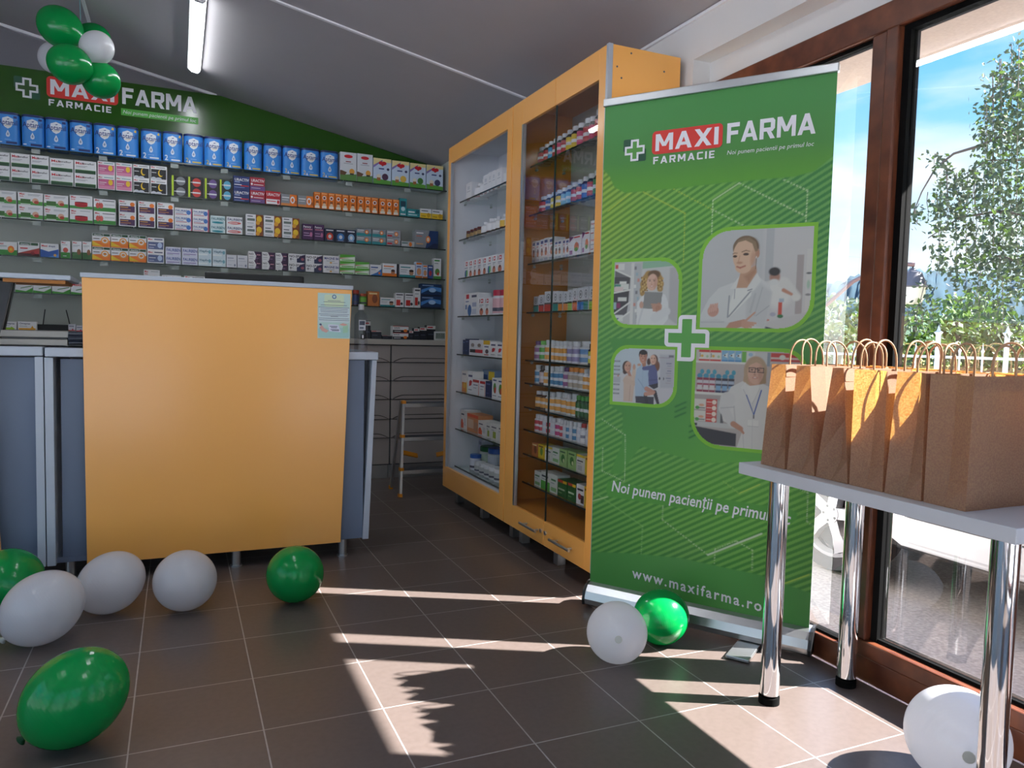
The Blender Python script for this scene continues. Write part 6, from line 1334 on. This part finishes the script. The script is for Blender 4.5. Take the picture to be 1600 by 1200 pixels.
# ------------------------------------------------------------------ kraft paper bags
def kraft():
    m = bpy.data.materials.new('kraft paper'); m.use_nodes = True
    nt = m.node_tree; b = nt.nodes['Principled BSDF']; out = nt.nodes['Material Output']
    tc = nt.nodes.new('ShaderNodeTexCoord'); n1 = nt.nodes.new('ShaderNodeTexNoise'); n2 = nt.nodes.new('ShaderNodeTexNoise'); cr = nt.nodes.new('ShaderNodeValToRGB')
    n1.inputs['Scale'].default_value = 420; n1.inputs['Detail'].default_value = 3; n2.inputs['Scale'].default_value = 230; n2.inputs['Detail'].default_value = 5
    nt.links.new(tc.outputs['Object'], n1.inputs['Vector']); nt.links.new(tc.outputs['Object'], n2.inputs['Vector'])
    cr.color_ramp.elements[0].position = .3; cr.color_ramp.elements[0].color = (*lin('#a2826a'), 1); cr.color_ramp.elements[1].position = .7; cr.color_ramp.elements[1].color = (*lin('#ad8d74'), 1)
    nt.links.new(n1.outputs['Fac'], cr.inputs[0]); nt.links.new(cr.outputs[0], b.inputs['Base Color']); b.inputs['Roughness'].default_value = .75
    t = nt.nodes.new('ShaderNodeBsdfTranslucent'); c2 = nt.nodes.new('ShaderNodeValToRGB'); mx = nt.nodes.new('ShaderNodeMixShader'); mx.inputs[0].default_value = .36
    c2.color_ramp.elements[0].position = .38; c2.color_ramp.elements[0].color = (*lin('#c98638'), 1); c2.color_ramp.elements[1].position = .62; c2.color_ramp.elements[1].color = (*lin('#eeb866'), 1)
    nt.links.new(n2.outputs['Fac'], c2.inputs[0]); nt.links.new(c2.outputs[0], t.inputs[0])
    nt.links.new(b.outputs[0], mx.inputs[1]); nt.links.new(t.outputs[0], mx.inputs[2]); nt.links.new(mx.outputs[0], out.inputs[0])
    return m
M_kraft = kraft(); M_cord = mat('twisted paper cord', '#b08a68', .7, noise=.25, scale=300)
def paper_bag(x, y, rot, W, T, Ht, top, label, group, lean=0.0, hs=1.0):
    # local frame: x along the broad face, y across the gusset; (0,0) is the base centre
    g = thing('paper_bag', label, 'bag', (x, y, .7255), rot, group)
    b = MB(); rnd = random.uniform
    hb, ht = T / 2, top / 2
    zs = [0, .06, .18, Ht]
    def hw(z): return hb + (ht - hb) * (z / Ht) ** 1.1
    def cre(z): return min(.020 + .05 * (1 - top / T), .05) * min(1, z / .09)
    L = []
    for z in zs:
        w = hw(z); c_ = cre(z); o = lean * z / Ht
        L.append([(-W / 2, -w + o, z), (-W / 4, -w + o - .003 * math.sin(z * 9), z), (W / 4, -w + o + .002, z), (W / 2, -w + o, z), (W / 2 - c_, o, z), (W / 2, w + o, z), (-W / 2, w + o, z), (-W / 2 + c_, o, z)])
    n = 8
    for k in range(len(zs) - 1):
        b.add(L[k] + L[k + 1], [(j, (j + 1) % n, n + (j + 1) % n, n + j) for j in range(n)], M_kraft)
    b.poly(L[0][::-1], M_kraft)
    body = b.build('body', g)
    # folded hem at the mouth and the base fold lines
    hm = MB()
    for s in (-1, 1):
        yy = [s * (hw(Ht - .035) + .0006) + lean, s * (hw(Ht) + .0006) + lean]
        hm.add([(-W / 2 + .002, yy[0], Ht - .035), (W / 2 - .002, yy[0], Ht - .035), (W / 2 - .002, yy[1], Ht), (-W / 2 + .002, yy[1], Ht)], [(0, 1, 2, 3)], M_kraft)
    hm.build('hem', body)
    for s in (-1, 1):
        yy = s * (ht - .0035) + lean; r = .042 * hs; k = rnd(.92, 1.08); tl = rnd(-.012, .012)
        pts = [(-r, yy, Ht - .035), (-r, yy, Ht)] + [(-r * math.cos(math.pi * t / 12), yy + s * 0 + tl * math.sin(math.pi * t / 12), Ht + .02 + .055 * k * math.sin(math.pi * t / 12) ** .8) for t in range(0, 13)] + [(r, yy, Ht), (r, yy, Ht - .035)]
        MB().tube(pts, .0028, M_cord, n=7).build('handle', g)
fr = [(1.791, 1.688, .056), (1.682, 1.574, .050), (1.572, 1.459, .036), (1.456, 1.349, .100), (1.346, 1.240, .078), (1.236, 1.127, .108)]
for i, (a, c_, tp) in enumerate(fr):
    mid = (a + c_) / 2
    lab = ['end bag of the front row, next to the banner', 'second bag from the banner in the front row', 'third bag from the banner in the front row', 'fourth bag from the banner, its side glowing in sun', 'fifth bag from the banner in the front row', 'nearest bag of the front row, wide front face showing'][i]
    paper_bag(1.747, mid, 0, .217, a - c_ - .003, .309, tp, 'kraft paper ' + lab, 'kraft paper bags on the white table', [-.006, .008, -.004, .004, -.006, 0][i])
for i, yy in enumerate((1.70, 1.465, 1.225)):
    paper_bag(1.955, yy, math.pi / 2, .225, .105, .309, (.09, .07, .10)[i], 'kraft paper bag in the window-side row, %s' % ('nearest the banner', 'in the middle', 'closest to the viewer')[i], 'kraft paper bags on the white table', 0)
# ------------------------------------------------------------------ parked car outside
GZ = -.12
M_body = mat('white car paint', '#dfe2e6', .2, noise=.01, coat=.5); M_tyre = mat('tyre rubber', '#26262a', .8, noise=.08); M_rim = mat('silver alloy', '#c9cace', .3, metal=.6, noise=.02); M_seam = mat('dark seam', '#2a2c30', .6)
M_cglass = mat('dark car glass', '#1c2226', .05, noise=.02)
car = thing('parked_car', 'white car with five-spoke alloy wheel parked outside the window', 'car', (3.2, 1.17, GZ))
# side outline along y (front towards +y), z above the ground
low = [(-2.4, .30), (-2.42, .62), (-2.3, .86), (-1.9, .95), (-1.2, .97), (-.2, .97), (.75, .96), (1.25, .93), (2.1, .84), (2.55, .68), (2.62, .45), (2.5, .24), (2.12, .24)]
yw, rw = 1.775, .36
arch = [(yw + rw * math.cos(t), .315 + rw * math.sin(t)) for t in np.linspace(-.1, math.pi + .1, 13)]
yr = -.85 - .0
arch2 = [(-1.55 + rw * math.cos(t), .315 + rw * math.sin(t)) for t in np.linspace(-.1, math.pi + .1, 13)]
outline = low + arch + [(1.35, .25), (-1.1, .25)] + arch2 + [(-2.0, .26)]
b = MB(); b.prism([(0, y, z) for y, z in outline], (1.76, 0, 0), M_body)
b.box((-.006, -1.05, .27), (.02, 1.32, .40), M_body)
b.box((.05, -2.2, .22), (1.7, 2.3, .30), M_black)
b.build('body', car, bevel=.03)
cab = [(-2.05, .95), (-1.7, 1.30), (-1.2, 1.43), (-.3, 1.44), (.25, 1.32), (.98, .96)]
b = MB(); n = len(cab)
P0 = [(.04, y, z) if z < 1 else (.17, y, z) for y, z in cab]; P1 = [(1.72, y, z) if z < 1 else (1.59, y, z) for y, z in cab]
b.add(P0 + P1, [tuple(range(n)), tuple(range(n, 2 * n))[::-1]] + [(i, n + i, n + (i + 1) % n, (i + 1) % n) for i in range(n)], M_body); b.build('cabin', car, bevel=.03)
b = MB()
b.add([(.032, -1.6, 1.0), (.032, .55, 1.0), (.145, .12, 1.30), (.155, -.3, 1.38), (.155, -1.2, 1.37)], [(0, 1, 2, 3, 4)], M_cglass); b.build('side_window', car)
b = MB(); b.add([(.16, .93, 1.0), (1.6, .93, 1.0), (1.52, .30, 1.315), (.24, .30, 1.315)], [(0, 1, 2, 3)], M_cglass); b.build('windscreen', car)
b = MB()
for y0, y1, z0, z1 in ((1.14, 1.144, .42, .93), (-.02, -.016, .42, .95)): b.box((-.0015, y0, z0), (.001, y1, z1), M_seam)
b.box((-.0075, -1.05, .398), (.001, 1.33, .403), M_seam)
b.build('door_seam', car)
for yy in (yw, -1.55):
    w = MB(); o_ = (0, yy, .315)
    ang_ = np.linspace(0, 2 * math.pi, 33)[:-1]
    def ring(r, x): return [(x, yy + r * math.cos(a), .315 + r * math.sin(a)) for a in ang_]
    rs = [ring(.235, -.005), ring(.30, -.02), ring(.315, .02), ring(.315, .19)]
    for k in range(3): w.add(rs[k] + rs[k + 1], [(j, (j + 1) % 32, 32 + (j + 1) % 32, 32 + j) for j in range(32)], M_tyre, True)
    wh = w.build('tyre', car)
    r = MB()
    rs = [ring(.235, -.006), ring(.215, -.012), ring(.205, .03)]
    for k in range(2): r.add(rs[k] + rs[k + 1], [(j, (j + 1) % 32, 32 + (j + 1) % 32, 32 + j) for j in range(32)], M_rim, True)
    r.poly(ring(.206, .06), mat('dark wheel well', '#3a3a3e', .7, noise=.05))
    for k in range(5):
        a = math.pi / 2 + .2 + k * 2 * math.pi / 5; c_, s_ = math.cos(a), math.sin(a)
        P = []
        for rr, hw_ in ((.035, .030), (.12, .028), (.21, .048)):
            P += [(0, rr * c_ - hw_ * s_, rr * s_ + hw_ * c_), (0, rr * c_ + hw_ * s_, rr * s_ - hw_ * c_)]
        Pf = [(-.012, yy + p[1], .315 + p[2]) for p in P]; Pb = [(.035, yy + p[1], .315 + p[2]) for p in P]
        r.add(Pf + Pb, [(0, 1, 3, 2), (2, 3, 5, 4), (0, 2, 8, 6), (2, 4, 10, 8), (1, 7, 9, 3), (3, 9, 11, 5)], M_rim)
    r.cyl((-.016, yy, .315), (.03, yy, .315), .055, M_rim, n=20)
    for k in range(5):
        a = math.pi / 2 + .2 + math.pi / 5 + k * 2 * math.pi / 5; r.cyl((-.018, yy + .04 * math.cos(a), .315 + .04 * math.sin(a)), (-.01, yy + .04 * math.cos(a), .315 + .04 * math.sin(a)), .008, M_seam, n=8)
    r.build('rim', wh)

# ------------------------------------------------------------------ fence, lamp, trees and hills
fdir = Vector((.54, -.84, 0)).normalized(); f0 = Vector((8.0, 9.2, 0))
M_fence = mat('white fence paint', '#d5dade', .5, noise=.04)
fe = thing('picket_fence', 'white metal picket fence with spear tips along the far edge of the yard', 'fence', (f0.x, f0.y, GZ), math.atan2(fdir.y, fdir.x))
for k in range(34):
    x = k * .26; post = k % 3 == 1; h = 1.46 if post else 1.22
    b = MB(); r = .030 if post else .011
    b.box((x - r, -r, 0), (x + r, r, h - .08), M_fence)
    b.lathe([(r * 1.2, h - .08), (r * 1.9, h - .05), (r * .9, h - .03), (.002, h + .05)], M_fence, 8, (x, 0, 0)); b.build('picket', fe)
for z in (.20, .62, 1.06): MB().box((-.2, -.012, z), (34 * .26, .012, z + .035), M_fence).build('rail', fe)

sl = thing('street_lamp', 'street lamp with a pale bowl hanging from a curved arm beyond the window', 'lamp', (8.35, 8.75, GZ))
L0 = Vector((0, 0, 0))
pts = [(0, 0, 0), (0, 0, 1.35), (.10, -.16, 1.55), (.31, -.44, 1.75), (.55, -.72, 2.12), (.75, -.98, 2.30), (.92, -1.15, 2.36), (1.06, -1.31, 2.35)]
MB().tube(pts, .028, mat('rusty pole paint', '#8a6a64', .6, noise=.1), n=8).build('arm', sl)
b = MB(); b.lathe([(.19, 2.03), (.20, 2.05), (.12, 2.24), (.05, 2.27), (.03, 2.30)], mat('grey lamp hood', '#5c5a60', .5, noise=.05), 20, (1.05, -1.29, 0)); hd_ = b.build('hood', sl)
b = MB(); b.lathe([(.07, 1.80), (.13, 1.82), (.165, 1.88), (.185, 2.03)], mat('milky lamp bowl', '#e4e0cc', .3, noise=.02), 20, (1.05, -1.29, 0)); b.build('bowl', sl)
MB().cyl((1.05, -1.29, 2.28), (1.05, -1.29, 2.36), .012, M_seam).build('hanger', sl)

def leaf_mat(name, c, tr=.35):
    m = bpy.data.materials.new(name); m.use_nodes = True
    nt = m.node_tree; b = nt.nodes['Principled BSDF']; out = nt.nodes['Material Output']
    b.inputs['Base Color'].default_value = (*lin(c), 1); b.inputs['Roughness'].default_value = .5
    nz = nt.nodes.new('ShaderNodeTexNoise'); nz.inputs['Scale'].default_value = 2.5; mx0 = nt.nodes.new('ShaderNodeMix'); mx0.data_type = 'RGBA'
    L = lin(c); mx0.inputs[6].default_value = (*[v * .6 for v in L], 1); mx0.inputs[7].default_value = (*[min(1, v * 1.5) for v in L], 1)
    tc = nt.nodes.new('ShaderNodeTexCoord'); nt.links.new(tc.outputs['Object'], nz.inputs['Vector']); nt.links.new(nz.outputs['Fac'], mx0.inputs[0]); nt.links.new(mx0.outputs[2], b.inputs['Base Color'])
    t = nt.nodes.new('ShaderNodeBsdfTranslucent'); nt.links.new(mx0.outputs[2], t.inputs[0]); mx = nt.nodes.new('ShaderNodeMixShader'); mx.inputs[0].default_value = tr
    nt.links.new(b.outputs[0], mx.inputs[1]); nt.links.new(t.outputs[0], mx.inputs[2]); nt.links.new(mx.outputs[0], out.inputs[0])
    return m
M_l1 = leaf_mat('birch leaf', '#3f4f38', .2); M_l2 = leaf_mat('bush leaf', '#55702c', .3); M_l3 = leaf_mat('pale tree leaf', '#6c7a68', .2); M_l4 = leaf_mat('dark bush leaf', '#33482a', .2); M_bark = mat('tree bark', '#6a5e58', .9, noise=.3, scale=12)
rl = random.Random(11)
def leaf(mb, p, s, m):
    a = Vector((rl.gauss(0, 1), rl.gauss(0, 1), rl.gauss(0, 1))).normalized(); t = a.orthogonal().normalized(); t = Quaternion(a, rl.random() * 6.28) @ t; u = a.cross(t)
    p = Vector(p)
    mb.add([p - t * s, p - u * s * .55 + a * s * .12, p + t * s, p + u * s * .55 + a * s * .12], [(0, 1, 2, 3)], m)
def at_dist(px, py, D):                         # point seen at a survey mark, D metres away along the ground
    d = ray(px, py); d = d / np.hypot(d[0], d[1]); return np.array([0, 0, CH]) + d * D
# weeping birch
bc = at_dist(1640, 560, 12.5)
bi = thing('birch_tree', 'weeping birch with hanging leafy twigs at the right of the window', 'tree', (bc[0], bc[1], GZ))
def rel(p): return (p[0] - bc[0], p[1] - bc[1], p[2] - GZ)
tr_ = MB(); tr_.tube([(0, 0, 0), (.05, .03, 1.5), (-.05, .05, 3.2), (.1, 0, 5.0), (.05, .05, 6.6)], .16, M_bark, n=10, taper=.25); tr_.build('trunk', bi)
tw = MB(); fl = MB()
strands = [(1427, 330, 350, 12.2, 6, 14)]
for px, y0, y1, n_, wd in ((1430, 318, 352, 50, 9), (1446, 282, 300, 0, 5), (1464, 300, 345, 60, 8), (1480, 262, 345, 150, 11), (1465, 240, 262, 30, 10), (1503, 270, 340, 110, 9), (1522, 262, 400, 180, 13), (1545, 255, 420, 260, 14), (1562, 110, 400, 420, 15),
                           (1580, 92, 430, 560, 16), (1600, 70, 470, 620, 18), (1622, 60, 480, 560, 20), (1650, 60, 480, 500, 24), (1542, 160, 260, 160, 10), (1470, 345, 430, 120, 12), (1500, 345, 450, 170, 13), (1530, 400, 500, 190, 16), (1570, 400, 520, 240, 18), (1410, 455, 520, 90, 10), (1440, 440, 520, 110, 12)):
    for k in range(int(n_ * 1.35)):
        D = 12.3 + rl.uniform(-.8, .8); p = at_dist(px + rl.gauss(0, wd), y0 + (y1 - y0) * rl.random() + rl.gauss(0, 4), D)
        leaf(fl, rel(p), rl.uniform(.028, .055), M_l1 if rl.random() < .8 else M_l2)
    for k in range(2 if n_ else 0):
        x = px + rl.gauss(0, wd * .6); D = 12.3 + rl.uniform(-.5, .5)
        tw.tube([rel(at_dist(x + rl.gauss(0, 2), y0 + (y1 - y0) * t, D)) for t in (0, .35, .7, 1)], .006, M_bark, n=4, taper=.4)
for pts_ in ([(1640, 250), (1580, 205), (1530, 228), (1490, 240), (1462, 262), (1440, 300), (1428, 330)], [(1640, 180), (1590, 130), (1565, 118), (1545, 160)], [(1640, 340), (1560, 330), (1500, 340), (1450, 372)], [(1640, 330), (1600, 250), (1545, 250), (1508, 272)], [(1640, 420), (1560, 400), (1530, 420)]):
    tw.tube([rel(at_dist(x, y, 12.4)) for x, y in pts_], .028, M_bark, n=5, taper=.25)
tw.build('branches', bi); f_ = fl.build('foliage', bi); f_['kind'] = 'stuff'

def bush(label, cpx, D, wid, hgt, n_, m, name='leafy_bush', stem=True, m2=None, base=0.0):
    c = at_dist(cpx, 540, D); o = thing(name, label, 'tree' if 'tree' in name else 'bush', (c[0], c[1], GZ), 0, 'trees and bushes beyond the fence')
    if stem:
        t = MB(); t.tube([(0, 0, 0), (.05, 0, hgt * .4), (-.05, .05, hgt * .85)], .10, M_bark, n=8, taper=.3); t.build('trunk', o)
    f = MB(); lumps = [(rl.uniform(-.6, .6) * wid, rl.uniform(-.5, .5) * wid, base + (hgt - base) * rl.uniform(.25, .85), rl.uniform(.28, .48)) for k in range(9)]
    for k in range(n_):
        l = lumps[k % 9]; v = Vector((rl.gauss(0, 1), rl.gauss(0, 1), rl.gauss(0, 1))).normalized() * (rl.random() ** .35)
        leaf(f, (l[0] + v.x * l[3] * wid, l[1] + v.y * l[3] * wid, max(.05, l[2] + v.z * l[3] * (hgt - base) * .7)), rl.uniform(.04, .085) * D / 14, m if not m2 or rl.random() < .7 else m2)
    g = f.build('foliage', o); g['kind'] = 'stuff'
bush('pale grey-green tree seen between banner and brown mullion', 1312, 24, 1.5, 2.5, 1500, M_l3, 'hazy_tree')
bush('bright green bush just right of the brown mullion', 1432, 16, 1.5, 2.1, 1500, M_l2, m2=M_l4)
bush('yellow-green bush in the middle of the right pane', 1500, 15.5, 1.5, 1.95, 1500, M_l2)
bush('dark green bush under the birch at the right photo edge', 1570, 15, 1.4, 1.75, 1500, M_l4, m2=M_l2)
# wooded hills
def hills(name, D, prof, m, seed):
    r_ = random.Random(seed); N = 150; P = []; rows = 9
    xs_ = np.linspace(900, 1900, N)
    for j in range(rows):
        for i, px in enumerate(xs_):
            d = ray(px, 538); d = d / np.hypot(d[0], d[1]); top_ = float(np.interp(px, [q[0] for q in prof], [q[1] for q in prof]))
            t = j / (rows - 1); h = top_ * math.sin(t * math.pi / 2) ** .8 + (r_.uniform(-1, 1) * .05 * top_ if j else 0)
            P.append((d[0] * (D + 90 * t), d[1] * (D + 90 * t), h - 1))
    F_ = [(j * N + i, j * N + i + 1, (j + 1) * N + i + 1, (j + 1) * N + i) for j in range(rows - 1) for i in range(N - 1)]
    # far side falls away behind the crest
    b = MB(); b.add(P, F_, m, True)
    o = struct(b.build(name)); return o
M_hill_haze = mat('wooded hillside', '#27434f', .95, noise=.55, scale=.09); M_hill2 = mat('nearer wooded hillside', '#3a5638', .95, noise=.5, scale=.15)  # bluish distance haze is mixed into the far hills' base colour
hills('hills', 420, [(900, 20), (1250, 34), (1290, 38), (1380, 48), (1420, 47), (1500, 44), (1600, 40), (1900, 50)], M_hill_haze, 3)
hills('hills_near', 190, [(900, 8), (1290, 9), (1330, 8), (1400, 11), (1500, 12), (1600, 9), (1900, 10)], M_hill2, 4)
